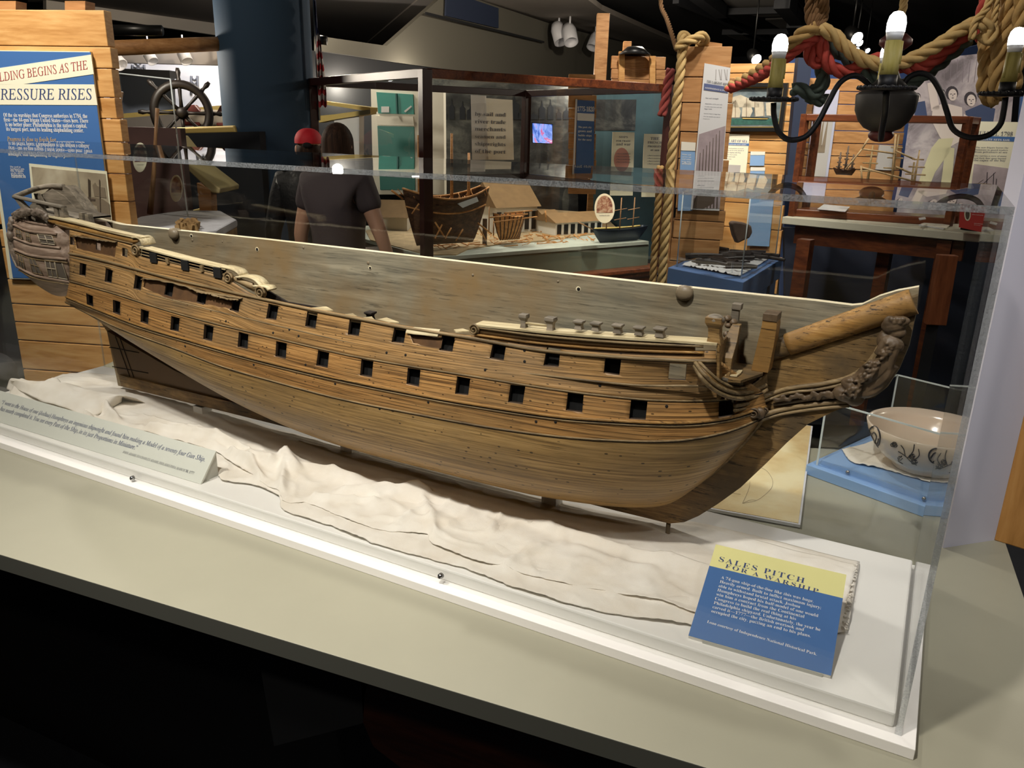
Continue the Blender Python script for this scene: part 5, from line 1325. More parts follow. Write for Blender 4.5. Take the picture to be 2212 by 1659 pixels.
sand = [g(925, 552), g(985, 552), g(1010, 540), g(1085, 528), g(1170, 522), g(1290, 506), g(1330, 492), g(1300, 462), g(1160, 452), g(900, 470), g(790, 500), g(800, 520)]
tag(MB().prism([p for p in sand], (0, 0, .006)).build('yard_ground', m_sand), 'sandy ground of the model shipyard', 'model ground')
m_hd = WOOD('dark_model_hull', C('2c1d16'), C('4a3224'), C('6b4b34'), (30, 30, 60), .5); m_fr2 = WOOD('fresh_model_frame', C('9c6838'), C('c48a50'), C('dca66a'), (30, 30, 60), .6)
m_tan = M('tan_roof', C('7f6340'), .85, var=.12, vscale=18); m_hw = M('model_white_wall', C('dedbd2'), .7)
def mhull(a, b, wd, h, mat, t0=.0, sheer=.35, z0=.03):
    """small ship hull between ground points a (stern) and b (bow)"""
    d = b-a; L = d.length; d.normalize(); s = V((-d.y, d.x, 0)); rows = []
    for i in range(17):
        t = i/16; half = wd/2*(min(1, math.sin(min(t*1.15+.28, 1)*PI/2)))*(1-max(0, (t-.62)/.38)**2.2)+.002
        top = h*(1+sheer*(2*t-1)**2); row = []
        for k in range(13):
            th = -PI/2+PI*k/12; yv = math.sin(th)*half; zz = top*(1-abs(math.cos(th))**.55) if False else top*(abs(math.sin(th))**1.8)
            fr_ = 1-zz/top; row.append(a+d*(t*L+(.5-t)*L*.30*fr_**1.3)+s*yv+V((0, 0, z0+zz)))
        rows.append(row)
    mb = MB().grid(rows); mb.add(rows[0], [tuple(range(13))]); mb.add(rows[-1], [tuple(range(13))])
    # deck
    mb.grid([[r[0]-V((0, 0, h*.12)) for r in rows], [r[-1]-V((0, 0, h*.12)) for r in rows]]); return mb, rows
# ship on the slip: bow left (870,400) stern right (1055,440)
zk = zd+.04
D1 = atPl(1040, 505, F_+inw*.22, P_f.n); D1.z = zd
def inV(px, py, off): return atPl(px, py, F_+inw*off, P_f.n)
sA, sB = inV(1046, 500, .30), inV(872, 500, .30)
sA, sB = up_(sA, zd), up_(sB, zd)
hh1 = inV(960, 415, .3).z-zd
mb, rows = mhull(sA, sB, .22, hh1*.80, m_hd, z0=.03, sheer=.22)
ms = thing('model_ship', (sA+sB)/2, 'dark hulled model warship on the slipway inside the mahogany vitrine', 'model ship')
mb.build('hull', m_hd, ms)
MB().tube([rows[i][0]+V((0, 0, .004)) for i in range(17)], .006, 6).tube([rows[i][-1]+V((0, 0, .004)) for i in range(17)], .006, 6).build('rail', m_fr2, ms)
for t in (.2, .4, .55, .75):
    c = sA.lerp(sB, t); MB().box((c.x, c.y, zd+hh1*.8), (.03, .03, .02)).build('deck_hatch', m_fr2, ms)
MB().tube([rows[i][2].lerp(rows[i][3], .3)-inw*.002 for i in range(17)], .005, 5).tube([rows[i][10].lerp(rows[i][9], .3) for i in range(17)], .005, 5).build('wale', m_fr2, ms)
rgc = random.Random(2); mb = MB()
for k in range(46):
    t = rgc.uniform(.03, .97); c = sA.lerp(sB, t)+inw*rgc.uniform(-.07, .07); z = zd+hh1*(.78+.2*(2*t-1)**2)
    mb.tube([V((c.x, c.y, z)), V((c.x+rgc.uniform(-.03, .03), c.y+rgc.uniform(-.03, .03), z+rgc.uniform(.0, .05)))], .003, 4)
mb.build('deck_gear', m_fr2, ms)
for px, y0 in ((973, 288), (1010, 330), (905, 292)):
    a = inV(px, y0, .3); t = (px-1046)/(872-1046); c = sA.lerp(sB, t); MB().tube([V((c.x, c.y, zd+hh1*.5)), V((c.x, c.y, a.z*.5+(zd+hh1)*.5 if a.z > zt_ else a.z))], [.011, .007], 8).build('mast', m_fr2, ms)
c = up_(sB, zd+hh1*.9); MB().tube([c, c+(sB-sA).normalized()*.07+V((0, 0, .05))], .006, 6).build('bowsprit', m_fr2, ms)
MB().prism([V((sA.x, sA.y, zd))-P_f.x*.0, sA-(sB-sA).normalized()*.02+V((0, 0, 0)), sA-(sB-sA).normalized()*.02+V((0, 0, hh1*.5)), sA+V((0, 0, hh1*.5))], inw*.02).build('sternpost', m_hd, ms)
rg = random.Random(21)
# second hull in frame
fA, fB = up_(inV(1072, 505, .30), zd), up_(inV(1130, 505, .30), zd)
ms2 = thing('model_ship', (fA+fB)/2, 'unfinished model hull in bright wooden frame behind the dark model warship', 'model ship')
mb, rows = mhull(fA, fB, .17, hh1*.45, m_fr2, z0=.03, sheer=.1); mb.build('hull', m_fr2, ms2)
for i in range(0, 17, 2):
    MB().tube([rows[i][k]+V((0, 0, .002)) for k in range(0, 13, 1)], .004, 5).build('rib', m_hd, ms2)
# scaffold posts
sc_t = thing('scaffolding', (fA+fB)/2+V((0, 0, 0)), 'tiny wooden scaffolding around the unfinished model hull', 'model scaffolding')
for k, (px, y0, y1) in enumerate(((1056, 437, 505), (1092, 448, 500), (1118, 446, 500), (1140, 440, 498), (1160, 444, 492), (1066, 470, 512))):
    a = g(px, y1); MB().tube([a, V((a.x, a.y, a.z+(y1-y0)/1710*4.6))], .005, 6).build('post', m_stick, sc_t)
for a, b in (((1056, 470), (1140, 462)), ((1066, 480), (1160, 468)), ((1090, 460), (1150, 455))):
    MB().tube([inV(a[0], a[1], .22), inV(b[0], b[1], .22)], .004, 6).build('ledger', m_fr2, sc_t)
# buildings
def shed(pxA, pxB, z_eave, z_ridge, depth, D_off, label, wall, roof, holes=0, name='model_building', group='model shipyard buildings', base=None):
    fp_ = (lambda q_: inV(q_[0], q_[1], D_off)) if D_off < 2 else (lambda q_: atD(q_[0], q_[1], D_off)); a = up_(fp_(pxA), zd); b = up_(fp_(pxB), zd); d = (b-a); n = V((-d.y, d.x, 0)).normalized()*depth
    if n.dot(inw) < 0: n = -n
    t_ = thing(name, (a+b)/2, label, 'model building', group)
    e = V((0, 0, z_eave)); MB().hexa([a, b, b+n, a+n], [a+e, b+e, b+n+e, a+n+e]).build('walls', wall, t_)
    o = d*.04; r = V((0, 0, z_ridge)); m1, m2 = a+n*.5-o+r, b+n*.5+o+r; ee = e-V((0, 0, .004))
    A1, B1, A2_, B2_ = a-o-n*.1+ee, b+o-n*.1+ee, a-o+n*1.1+ee, b+o+n*1.1+ee
    MB().add([A1, B1, m2, m1, A2_, B2_], [(0, 1, 2, 3), (3, 2, 5, 4), (0, 3, 4), (1, 5, 2)]).build('roof', roof, t_)
    for k in range(holes):
        c = a+d*((k+.5)/holes)-n.normalized()*.002; hw = d.length/holes*.3; dn = d.normalized()
        MB().prism([c-dn*hw+V((0, 0, z_eave*.12)), c+dn*hw+V((0, 0, z_eave*.12)), c+dn*hw+V((0, 0, z_eave*.8)), c-dn*hw+V((0, 0, z_eave*.8))], -n.normalized()*.002).build('doorway', m_blk, t_)
    return t_
hz = lambda px, y0, y1, off: abs(inV(px, y0, off).z-inV(px, y1, off).z)
shed((1070, 470), (1160, 466), hz(1110, 466, 492, .75)+.10, hz(1110, 435, 492, .75)+.16, .30, .75, 'white model house with broad brown roof at the back of the diorama', m_hw, m_tan, 6)
shed((1180, 490), (1215, 488), hz(1200, 455, 480, .55)+.02, hz(1200, 440, 480, .55)+.03, .2, .62, 'short brown roofed model shed beside the white model house', m_hw, m_tan, 2)
shed((1200, 500), (1300, 498), hz(1250, 462, 492, .5), hz(1250, 446, 492, .5), .22, .5, 'long open fronted model shed with brown roof on right', m_hw, m_tan, 7)
shed((820, 500), (862, 500), hz(840, 456, 500, .75)-.05, hz(840, 440, 500, .75)-.05, .15, 6.0, 'small tan roofed model hut behind the visitor arm', m_hw, m_tan, 2)
shed((800, 515), (880, 522), .10, .20, .25, 5.45, 'low wide brown roofed model shed left of the vitrine post', m_hw, m_tan, 0)
# timber litter
mb = MB()
for k in range(300):
    px = rg.uniform(935, 1290); py = rg.uniform(495, 545)-(px-935)*.06; c = g(px, py)
    if c is None: continue
    a = rg.uniform(0, PI); L = rg.uniform(.02, .09); d = V((math.cos(a)*L, math.sin(a)*L, rg.uniform(-.0, .01)))
    mb.tube([c+V((0, 0, .008)), c+d+V((0, 0, .010))], rg.uniform(.0015, .004), 4, sm=False)
o = ob1(mb, 'model_timber', m_fr2, 'scattered miniature timbers over the model shipyard ground', 'model timber'); o['kind'] = 'stuff'
for k, (a, b) in enumerate(((( 940, 480), (960, 512)), ((955, 485), (940, 515)), ((975, 492), (962, 515)), ((1000, 495), (985, 520)), ((1032, 482), (1062, 505)), ((1035, 492), (1050, 520)), ((890, 462), (905, 440)), ((1178, 455), (1180, 480)))):
    p, q = inV(*a, .2), inV(*b, .2); o = MB().tube([p, q], .005, 6).build('shoring_pole', m_fr2); tag(o, 'thin bare wooden prop leaning by the model hulls in the vitrine', 'model prop', 'model shoring props')
# blue ship at right
bA, bB = up_(inV(1392, 525, .12), zd), up_(inV(1278, 530, .12), zd)
ms3 = thing('model_ship', (bA+bB)/2, 'dark blue model ship with yellow stripe at the right vitrine end', 'model ship')
mb, rows = mhull(bA, bB, .10, .085, m_nav, z0=0, sheer=.12); mb.build('hull', M('dark_ship_blue', C('232c38'), .4), ms3)
MB().tube([rows[i][0].lerp(rows[i][1], .5)+V((0, 0, .0))-inw*.004 for i in range(1, 16)], .006, 6).build('stripe', m_ryel, ms3)
for t in (.25, .5, .75):
    c = bA.lerp(bB, t); MB().tube([c+V((0, 0, .06)), c+V((0, 0, .28))], .004, 6).build('mast', m_stick, ms3)
    for zz in (.14, .2): MB().tube([c-P_f.x*.05+V((0, 0, zz)), c+P_f.x*.05+V((0, 0, zz+.01))], .003, 5).build('yard', m_stick, ms3)
c = up_(bB, zd+.09); MB().tube([c, c+(bB-bA).normalized()*.12+V((0, 0, .05))], .004, 6).build('bowsprit', m_stick, ms3)
# oval sign in vitrine
oval(1306, 450, 4.75, 22, 32, 'large yellow rimmed oval sign standing in the diorama', True)
# board sign slanted near stern
P = Panel(inV(990, 436, .1), V((.9, .2, .25)), V((0, 0, 1)))
o = P.plate([(988, 440), (1030, 425), (1034, 435), (1000, 449)], .003, m_pale, 'slanted_label', None); tag(o, 'small grey slanted label in front of the model warship', 'label')
# lights inside vitrine
cV = (F_+Bk)/2
spot(cV.x-.3, cV.y-.2, 2.9, cV.x+.1, cV.y-.1, zd, 78, 60, .8, .1, WARM); spot(cV.x+.9, cV.y+.3, 2.9, cV.x+.5, cV.y, zd, 72, 60, .8, .1, WARM)
spot(Rc.x-.3, Rc.y-1.4, 2.9, (F_.x+Rc.x)/2+.3, (F_.y+Rc.y)/2, zt_, 120, 50, .9, .05, (1, .8, .6))

# panels seen through and behind the vitrine
# behind the left glass: cream cabinet with teal cards, rails
Pk = VP(800, 190, 7.2, 960, 196, 7.0)
cab = thing('card_panel', Pk.w(860, 400), 'cream exhibit panel with teal double window seen through the vitrine', 'panel')
Pk.plate([(801, 188), (958, 196), (960, 420), (806, 420)], -.05, m_cream, 'panel_board', cab)
Pk.plate([(814, 199), (893, 204), (895, 247), (818, 245)], .01, m_teal, 'teal_card', cab); Pk.plate([(812, 250), (893, 252), (895, 272), (816, 270)], .008, m_cream, 'cream_card', cab)
Pk.plate([(816, 272), (895, 274), (897, 410), (822, 410)], .008, M('dark_teal', C('3f7f78'), .5), 'teal_lower_card', cab)
Pk.plate([(855, 202), (858, 202), (860, 246), (857, 246)], .012, m_navp if False else M('teal_dark_line', C('1d5f5c'), .5), 'divider', cab, off=.008)
Pk.plate([(824, 230), (841, 230), (841, 243), (824, 243)], .004, m_pale, 'small_note', cab, off=.011); Pk.plate([(873, 240), (888, 228), (890, 231), (876, 243)], .003, m_pale, 'small_blade', cab, off=.011)
PR_ = VP(688, 218, 6.6, 800, 235, 6.0)
br = thing('barrier_rail', PR_.w(740, 300), 'pale yellow angled rail behind the vitrine left glass', 'barrier')
PR_.plate([(688, 217), (800, 232), (800, 241), (688, 224)], -.06, m_ryel, 'rail', br); PR_.plate([(689, 250), (722, 247), (800, 236), (800, 246), (722, 258), (689, 265)], -.05, m_ryel, 'rail', br, off=.02)
PR_.plate([(722, 258), (776, 250), (776, 420), (722, 420)], -.04, m_pale, 'panel', br)
# grey mural far behind: city print wall
t = NT('city_print'); f = t.noise(t.coord('Object', (1, 1, 1.6)), 2.6, 8, .65, .4); t.l(t.ramp(f, [(.4, C('26282a')), (.5, C('3c3f40')), (.62, C('6a6c68'))]), t.p.inputs['Base Color']); m_city = t.m
Pz = VP(930, 190, 7.6, 1240, 200, 7.6)
mural = tag(Pz.plate([(925, 170), (1245, 170), (1250, 520), (925, 520)], -.05, m_city, 'city_mural', None), 'dim grey printed city view seen through the vitrine glass', 'mural')
rgm = random.Random(31)
for k in range(16):
    x = 940+k*19+rgm.uniform(-4, 4); h = rgm.uniform(14, 55); w_ = rgm.uniform(5, 11); y = 258
    Pz.plate([(x-w_, y), (x-w_, y-h*.6), (x-w_*.3, y-h*.7), (x, y-h), (x+w_*.3, y-h*.7), (x+w_, y-h*.6), (x+w_, y)], .003, m_wall, 'printed_building', mural)
Pg = VP(1015, 205, 7.0, 1110, 210, 7.0)
gp = thing('info_panel', Pg.w(1060, 400), 'pale green information panel inside view of the vitrine', 'panel')
Pg.plate([(1050, 212), (1107, 216), (1110, 345), (1055, 345)], .02, m_cream, 'board', gp, off=.01); Pg.plate([(1017, 205), (1050, 207), (1055, 345), (1020, 345)], .02, m_pale, 'board', gp)
for k in range(6): Pg.text(['by sail and', 'river trade', 'merchants', 'seamen and', 'shipwrights', 'of the port'][k], (1026, 250+k*16), (1092, 252+k*16), ink_grey, gp, 'b', off=.035, hs=.8)
Pm = VP(1147, 264, 7.0, 1194, 266, 7.0)
mon = thing('wall_screen', Pm.w(1170, 310), 'glowing blue and pink video screen seen through the vitrine', 'screen')
t = NT('video_picture'); t.n.remove(t.p); f = t.noise(t.coord('Object', (1, 1, 1)), 7, 4, .6, 1.5); e = t.a('ShaderNodeEmission'); e.inputs[1].default_value = .9
t.l(t.ramp(f, [(.38, C('3858a8')), (.5, C('8aa0e0')), (.56, C('c04a78')), (.66, C('d0d8f4'))]), e.inputs[0]); t.l(e.outputs[0], t.out.inputs[0])
Pm.plate([(1148, 264), (1194, 268), (1194, 311), (1149, 309)], .03, m_blk, 'bezel', mon); Pm.plate([(1150, 266), (1193, 269), (1193, 310), (1151, 308)], .002, t.m, 'picture', mon, off=.031)
# plank panel with blue sign 1775
Pq = VP(1233, 205, 6.4, 1285, 208, 6.4)
pb = thing('plank_partition', Pq.w(1260, 420), 'narrow plank partition with 1775 sign seen through vitrine glass', 'partition')
planks(Pq, 1229, 1288, [160, 205, 234, 256, 288, 323, 345, 380, 420], .04, m_pine2, 'planks', parent=pb)
Pq.plate([(1243, 214), (1247, 214), (1240, 400), (1236, 400)], .01, m_wht, 'light_strip', pb); Pq.plate([(1247, 216), (1284, 218), (1282, 400), (1243, 400)], .01, m_blue, 'blue_sign', pb)
Pq.plate([(1247, 244), (1284, 246), (1283, 262), (1247, 260)], .002, m_pale, 'sign_band', pb, off=.011)
Pq.text('1775-1820', (1247, 240), (1283, 241), ink_white, pb, 'b', off=.014, hs=1.8)
for k in range(4): Pq.text(['The port city', 'grows and', 'builds ships', 'for the navy'][k], (1249, 276+k*9), (1278, 277+k*9), ink_white, pb, 'b', off=.012, hs=1.0)
# grey-green print continuing right
Ph = VP(1285, 200, 6.8, 1460, 205, 6.6)
hb = tag(Ph.plate([(1285, 196), (1452, 196), (1440, 560), (1280, 560)], -.05, M('grey_blue_panel', C('4d6a72'), .8, var=.2, vscale=3), 'grey_blue_partition', None), 'grey blue exhibit wall behind the right vitrine glass', 'partition')
Ph.plate([(1288, 215), (1375, 215), (1372, 282), (1286, 282)], .003, m_city, 'city_print', hb)
for x0, x1, y0, y1, tx, lab in ((1323, 1370, 285, 362, ['SHIPS', 'FOR TRADE', 'and war'], 'cream standing panel with pink disc through the vitrine glass'), (1391, 1438, 289, 365, ['THE', 'FRENCH', 'PROBLEM', 'at sea'], 'cream FRENCH PROBLEM panel at the right vitrine end')):
    P = VP(x0, y0, 6.0, x1, y0, 6.0); t_ = thing('info_panel', P.w((x0+x1)/2, y1+30), lab, 'panel', 'cream panels behind the vitrine')
    P.plate([(x0, y0), (x1, y0+1), (x1-4, y1+60), (x0-6, y1+60)], .02, m_pcream, 'board', t_)
    if x0 < 1380: P.plate([(x0+20+17*math.cos(k/20*2*PI), y0+60+26*math.sin(k/20*2*PI)) for k in range(20)], .001, M('pink_disc', C('c98f80'), .6), 'pink_disc', t_, off=.02)
    for k, s in enumerate(tx): P.text(s, (x0+14 if k % 3 == 0 else x0+8, y0+13+k*8), (x1-14 if k % 3 == 0 else x1-8, y0+13.5+k*8), ink_grey, t_, 'b', off=.022, hs=.9)
    for k in range(4): P.text('a fleet is needed now', (x0+8, y0+48+k*6), (x1-8, y0+48.5+k*6), ink_grey, t_, 'b', off=.022)

# timber uprights above the vitrine right end
def upright(px, y0, y1, D, w_, lab, mat=m_pine2, name='timber_post', cat='post'):
    a = atD(px, y0, D); o = MB().box((a.x, a.y, (a.z)/2), (w_, w_, a.z), Matrix.Rotation(.45, 3, 'Z')).build(name, mat, None, bevel=.004); return tag(o, lab, cat, 'timber posts behind the vitrine')
upright(1303, 30, 180, 7.0, .10, 'tallest bare timber post rising above the vitrine top rail')
upright(1355, 90, 180, 7.6, .07, 'shorter timber post behind the low plank screen')
ps = thing('plank_screen', atD(1370, 300, 6.8), 'low plank screen with pale uprights above the vitrine rail', 'partition')
Pu = VP(1290, 120, 6.9, 1440, 130, 6.9)
planks(Pu, 1322, 1440, [122, 150, 172, 200, 240], .05, m_pine2, 'planks', parent=ps)
for x, y0, m in ((1342, 112, m_pine), (1408, 122, m_pine), (1243, 162, m_pine2)):
    Pu.plate([(x-6, y0), (x+6, y0), (x+5, 260), (x-7, 260)], .05, m, 'upright', ps, off=.01)
st2 = spot(*(Pu.w(1370, 60, 1.2)[:2]), 2.9, *Pu.w(1365, 150), 45, 50, .6, .05, WARM)
o = MB().lathe([(0, .0), (.06, .0), (.13, -.06), (.11, -.06), (0, -.02)], Pu.w(1371, 116, .1)+V((0, 0, .05)), 20).build('dome_camera', m_black); tag(o, 'small dark dome on the plank screen top', 'dome')

# ================================================================== visitors
m_skin = M('skin', C('c79a80'), .55); m_hair = WOOD('dark_brown_hair', C('1f1510'), C('33241b'), C('4a3528'), (60, 60, 3), .7, spec=.15)
m_tee = M('dark_taupe_tee', C('4b4246'), .85, bump=.2, bscale=60, bdist=.01); m_jean = M('dark_trousers', C('1d2230'), .85); m_jack = M('dark_jacket', C('17181c'), .6, bump=.4, bscale=16, bdist=.02)
def skinned(name, chain, mat, parent, sub=2):
    """chain: list of branches, each list of (pos, radius); shared positions weld"""
    vs = []; rs = []; es = []; idx = {}
    for br_ in chain:
        prev = None
        for p, r in br_:
            key = tuple(round(c, 4) for c in p)
            if key not in idx: idx[key] = len(vs); vs.append(tuple(p)); rs.append(r)
            i = idx[key]
            if prev is not None and prev != i: es.append((prev, i))
            prev = i
    me = bpy.data.meshes.new(name); b_ = wpos(parent) if parent else V((0, 0, 0))
    me.from_pydata([tuple(V(v)-b_) for v in vs], es, [])
    me.materials.append(mat); o = addob(name, me, parent)
    s = o.modifiers.new('k', 'SKIN'); s.use_smooth_shade = True
    for k, r in enumerate(rs): me.skin_vertices[0].data[k].radius = (r if isinstance(r, tuple) else (r, r))
    me.skin_vertices[0].data[0].use_root = True; q = o.modifiers.new('s', 'SUBSURF'); q.levels = q.render_levels = sub
    return apply_mods(o)
def person(cx, ytop, D, H, face, label, jacket, hairlen, cap_=False, arm=None):
    """standing figure seen from behind; face = heading angle of the body"""
    top = atD(cx, ytop, D); base = V((top.x, top.y, 0)); H = top.z
    f = V((math.cos(face), math.sin(face), 0)); s = V((-f.y, f.x, 0)); up = V((0, 0, 1)); h = H/7.5
    t_ = thing('person', base, label, 'person')
    q = lambda a, b, c: base+s*a+f*b+up*c
    pel = q(0, 0, H*.52)
    body = [[(pel, .135*H/1.65), (q(0, 0, H*.60), .118), (q(0, -.01, H*.70), .135), (q(0, 0, H*.79), (.15, .12)), (q(0, .0, H*.835), .07), (q(0, .02, H*.87), .055)]]
    for sg in (-1, 1): body.append([(pel, .135*H/1.65), (q(sg*.09, 0, H*.48), .10), (q(sg*.10, .02, H*.28), .065), (q(sg*.10, -.02, H*.07), .045), (q(sg*.10, -.02, .04), .045), (q(sg*.11, .15, .03), .035)])
    arms = {}
    for sg in (-1, 1):
        el = q(sg*.24, -.01, H*.62); wr = q(sg*.26, .07, H*.495)
        if arm and sg == arm: el = q(sg*.27, -.02, H*.63); wr = q(sg*.33, .03, H*.485)
        body.append([(q(0, 0, H*.79), (.15, .12)), (q(sg*.155, 0, H*.80), .062), (el, .042), (wr, .027)])
        arms[sg] = (el, wr)
    skinned('body', body, m_jean if False else m_skin, t_)
    # head with face
    hc = q(0, .03, H-h*.52); Rz = Matrix.Rotation(face-PI/2, 3, 'Z')
    mb = MB().ell(hc, (h*.34, h*.42, h*.5), Rz); mb.ell(hc+f*h*.40-up*h*.08, (h*.07, h*.12, h*.09), Rz)
    for sg in (-1, 1): mb.ell(hc+s*sg*h*.35-up*.01, (h*.05, h*.09, h*.14), Rz)
    mb.build('head', m_skin, t_, fix=False)
    for sg in (-1, 1): MB().ell(hc+f*h*.37+s*sg*h*.15+up*h*.05, h*.06, Rz).build('eye', m_black, t_)
    MB().ell(hc+f*h*.38-up*h*.24, (h*.13, h*.05, h*.035), Rz).build('mouth', M('lips', C('a05a50'), .5), t_)
    # hands
    for sg in (-1, 1):
        el, wr = arms[sg]; d = (wr-el).normalized(); hn = []
        palm = wr+d*.045; hn.append([(wr, .026), (palm, (.034, .02))])
        for k in range(4):
            b0_ = palm+f*(.027-.018*k)+d*.03; hn.append([(palm, (.034, .02)), (b0_, .0095), (b0_+d*.03-s*sg*.012, .009), (b0_+d*.038-s*sg*.034, .008), (b0_+d*.016-s*sg*.044, .0075)])
        hn.append([(palm, (.034, .02)), (palm+f*.035+d*.01, .0105), (palm+f*.035+d*.035-s*sg*.016, .009)])
        skinned('hand', hn, m_skin, t_, 1)
    # shirt / jacket and trousers
    k = 1.10
    sh = [[(q(0, 0, H*.50), .165), (q(0, 0, H*.60), .152), (q(0, -.01, H*.70), .168), (q(0, 0, H*.79), (.185, .155)), (q(0, .0, H*.845), .085)]]
    for sg in (-1, 1):
        el, wr = arms[sg]; e2 = q(sg*.155, 0, H*.80)
        sh.append([(q(0, 0, H*.79), (.185, .155)), (e2, .092), (e2.lerp(el, .55), .066)]+([(el, .056), (wr, .042)] if cap_ else []))
    skinned('jacket' if cap_ else 'shirt', sh, jacket, t_)
    tr = [[(q(0, 0, H*.55), .145), (pel, .150)]]
    for sg in (-1, 1): tr.append([(pel, .150), (q(sg*.09, 0, H*.48), .115), (q(sg*.10, .02, H*.28), .08), (q(sg*.10, -.02, H*.07), .06)])
    skinned('trousers', tr, m_jean, t_)
    for sg in (-1, 1): MB().ell(q(sg*.105, .06, .045), (.05, .135, .045), Rz).build('shoe', m_black, t_)
    if cap_:
        rows = []
        for i in range(9):
            th = PI/2*i/8; rows.append([hc+Rz @ V((h*.40*math.sin(th+.12)*math.cos(a), h*.47*math.sin(th+.12)*math.sin(a), h*.14+h*.42*math.cos(th))) for a in np.linspace(0, 2*PI, 25)])
        cp = MB().grid(rows).build('cap', M('red_cap', C('c01828'), .7), t_)
        MB().ell(hc-f*h*.47+up*h*.10, (h*.13, h*.03, h*.075), Rz).build('cap_opening', m_blk, cp)
        MB().prism([hc+Rz @ V((x*h, y*h, h*.16)) for x, y in ((-.33, .35), (.33, .35), (.27, .75), (0, .86), (-.27, .75))], (0, 0, .006)).build('brim', M('red_brim', C('a81424'), .7), cp)
        MB().ell(hc-up*h*.06-f*h*.03, (h*.36, h*.43, h*.36), Rz).build('hair', m_hair, t_)
    else:
        rows = []
        for i in range(15):
            u = i/14; rr0 = []
            for a in np.linspace(-.15*PI-.1, 1.15*PI+.1, 25):
                if u < .5: th = u*PI; r1, r2, zz = h*.40*math.sin(th), h*.48*math.sin(th), h*.05+h*.52*math.cos(th)
                else: r1, r2, zz = h*.40*(1+.10*(u-.5)), h*.47*(1+.1*(u-.5)), h*.05-(u-.5)*2*h*hairlen
                wv_ = 1+.02*math.sin(a*23); rr0.append(hc+Rz @ V((r1*math.cos(a)*wv_, -r2*math.sin(a)*wv_, zz)))
            rows.append(rr0)
        mb = MB().grid(rows); o = mb.build('hair', m_hair, t_); so = o.modifiers.new('t', 'SOLIDIFY'); so.thickness = .02; so.offset = -1
    return t_
hd = math.atan2(_fh.y, _fh.x)
person(722, 268, 4.55, 1.6, hd-.25, 'person with long brown hair in dark tee shirt beside the vitrine', m_tee, .62, False, arm=-1)
person(664, 280, 5.0, 1.6, hd+.15, 'person in red cap and dark jacket beside the blue column', m_jack, .3, True)
# ================================================================== right hand side
def rope(path, R, mat, name, label=None, cat='rope', parent=None, group=None, strands=3, pitch=None, n=None):
    pts = [V(p) for p in path]; L = sum((b-a).length for a, b in zip(pts[:-1], pts[1:])); pitch = pitch or R*6.5
    n = n or max(24, int(L/pitch*9)); P = resamp(pts, n); mb = MB(); up = None; fr = []
    for i in range(n):
        d = (P[min(i+1, n-1)]-P[max(i-1, 0)]).normalized()
        if up is None: up = d.orthogonal().normalized()
        a = (up-d*up.dot(d)).normalized(); up = a; fr.append((a, d.cross(a)))
    s = 0; acc = [0]
    for a, b in zip(P[:-1], P[1:]): s += (b-a).length; acc.append(s)
    for k in range(strands):
        q = []
        for i in range(n):
            t = acc[i]/pitch*2*PI+2*PI*k/strands; q.append(P[i]+(fr[i][0]*math.cos(t)+fr[i][1]*math.sin(t))*R*.55)
        mb.tube(q, R*.50, 7)
    o = mb.build(name, mat, parent, fix=False)
    if label: tag(o, label, cat, group)
    return o
m_manila = M('manila_rope', C('b08f58'), .8, bump=.6, bscale=140, var=.15, vscale=25); m_manila2 = M('pale_manila', C('c8a970'), .8, bump=.6, bscale=140, var=.12, vscale=25)
m_rred = M('red_rope', C('b8483e'), .8, bump=.6, bscale=140, var=.15, vscale=25); m_rgreen = M('faded_green_rope', C('4e5c56'), .85, bump=.6, bscale=140, var=.2, vscale=25)
m_brope = M('dark_hemp', C('6e5030'), .85, bump=.5, bscale=120)
# plank pillar with information panel
PA = VP(1468, 100, 3.45, 1583, 118, 3.40)
pil = thing('plank_pillar', V((PA.w(1520, 300).x, PA.w(1520, 300).y, 0)), 'pine plank pillar wrapped with thick rope and carrying tall information panels', 'partition')
sx = [(1476, 1585), (1475, 1585), (1474, 1582), (1470, 1578), (1466, 1575), (1463, 1570), (1460, 1567), (1456, 1563), (1450, 1558), (1445, 1552)]
planks(PA, 1472, 1580, [98, 166, 222, 286, 345, 402, 455, 480, 520, 570, 640], .045, m_pine2, 'planks', parent=pil, xs=sx)
PA.plate([(1476, 150), (1465, 150), (1424, 640), (1440, 640)], -.09, m_pine2, 'side_board', pil)
PA.plate([(1530, 90), (1560, 94), (1560, 110), (1530, 104)], -.06, m_pine2, 'post', pil, off=-.05)
bt = PA.p(.12, 0, -.03); MB().box((bt.x, bt.y, PA.w(1500, 600).z/2), (.26, .06, PA.w(1500, 600).z), Matrix.Rotation(math.atan2(PA.x.y, PA.x.x), 3, 'Z')).build('base_post', m_pine2, pil)
ip = thing('info_panel', PA.w(1530, 455), 'tall pale panel headed THE LARGEST SHIP on the roped plank pillar', 'panel')
PA.plate([(1522, 137), (1578, 147), (1554, 455), (1492, 452)], .012, m_pale, 'panel_board', ip, off=.002)
PA.plate([(1521, 180), (1573, 188), (1572, 201), (1520, 194)], .001, M('slate_blue', C('5a648c'), .6), 'title_band', ip, off=.0145)
m_ghost = M('pale_print', C('b4b0ac'), .7)
for k in range(5):
    a = 1546+k*6; PA.plate([(a, 150), (a+2, 150), (a+1+k % 2*5, 172), (a-1+k % 2*5, 172)], .0006, m_ghost, 'printed_figure', ip, off=.0145)
PA.text('THE LARGEST SHIP', (1526, 178), (1572, 185), ink_black, ip, 'b', off=.016, hs=1.4); PA.text('INDEPENDENCE & UNITY', (1523, 191), (1571, 198), ink_white, ip, 's', off=.017, hs=1.0)
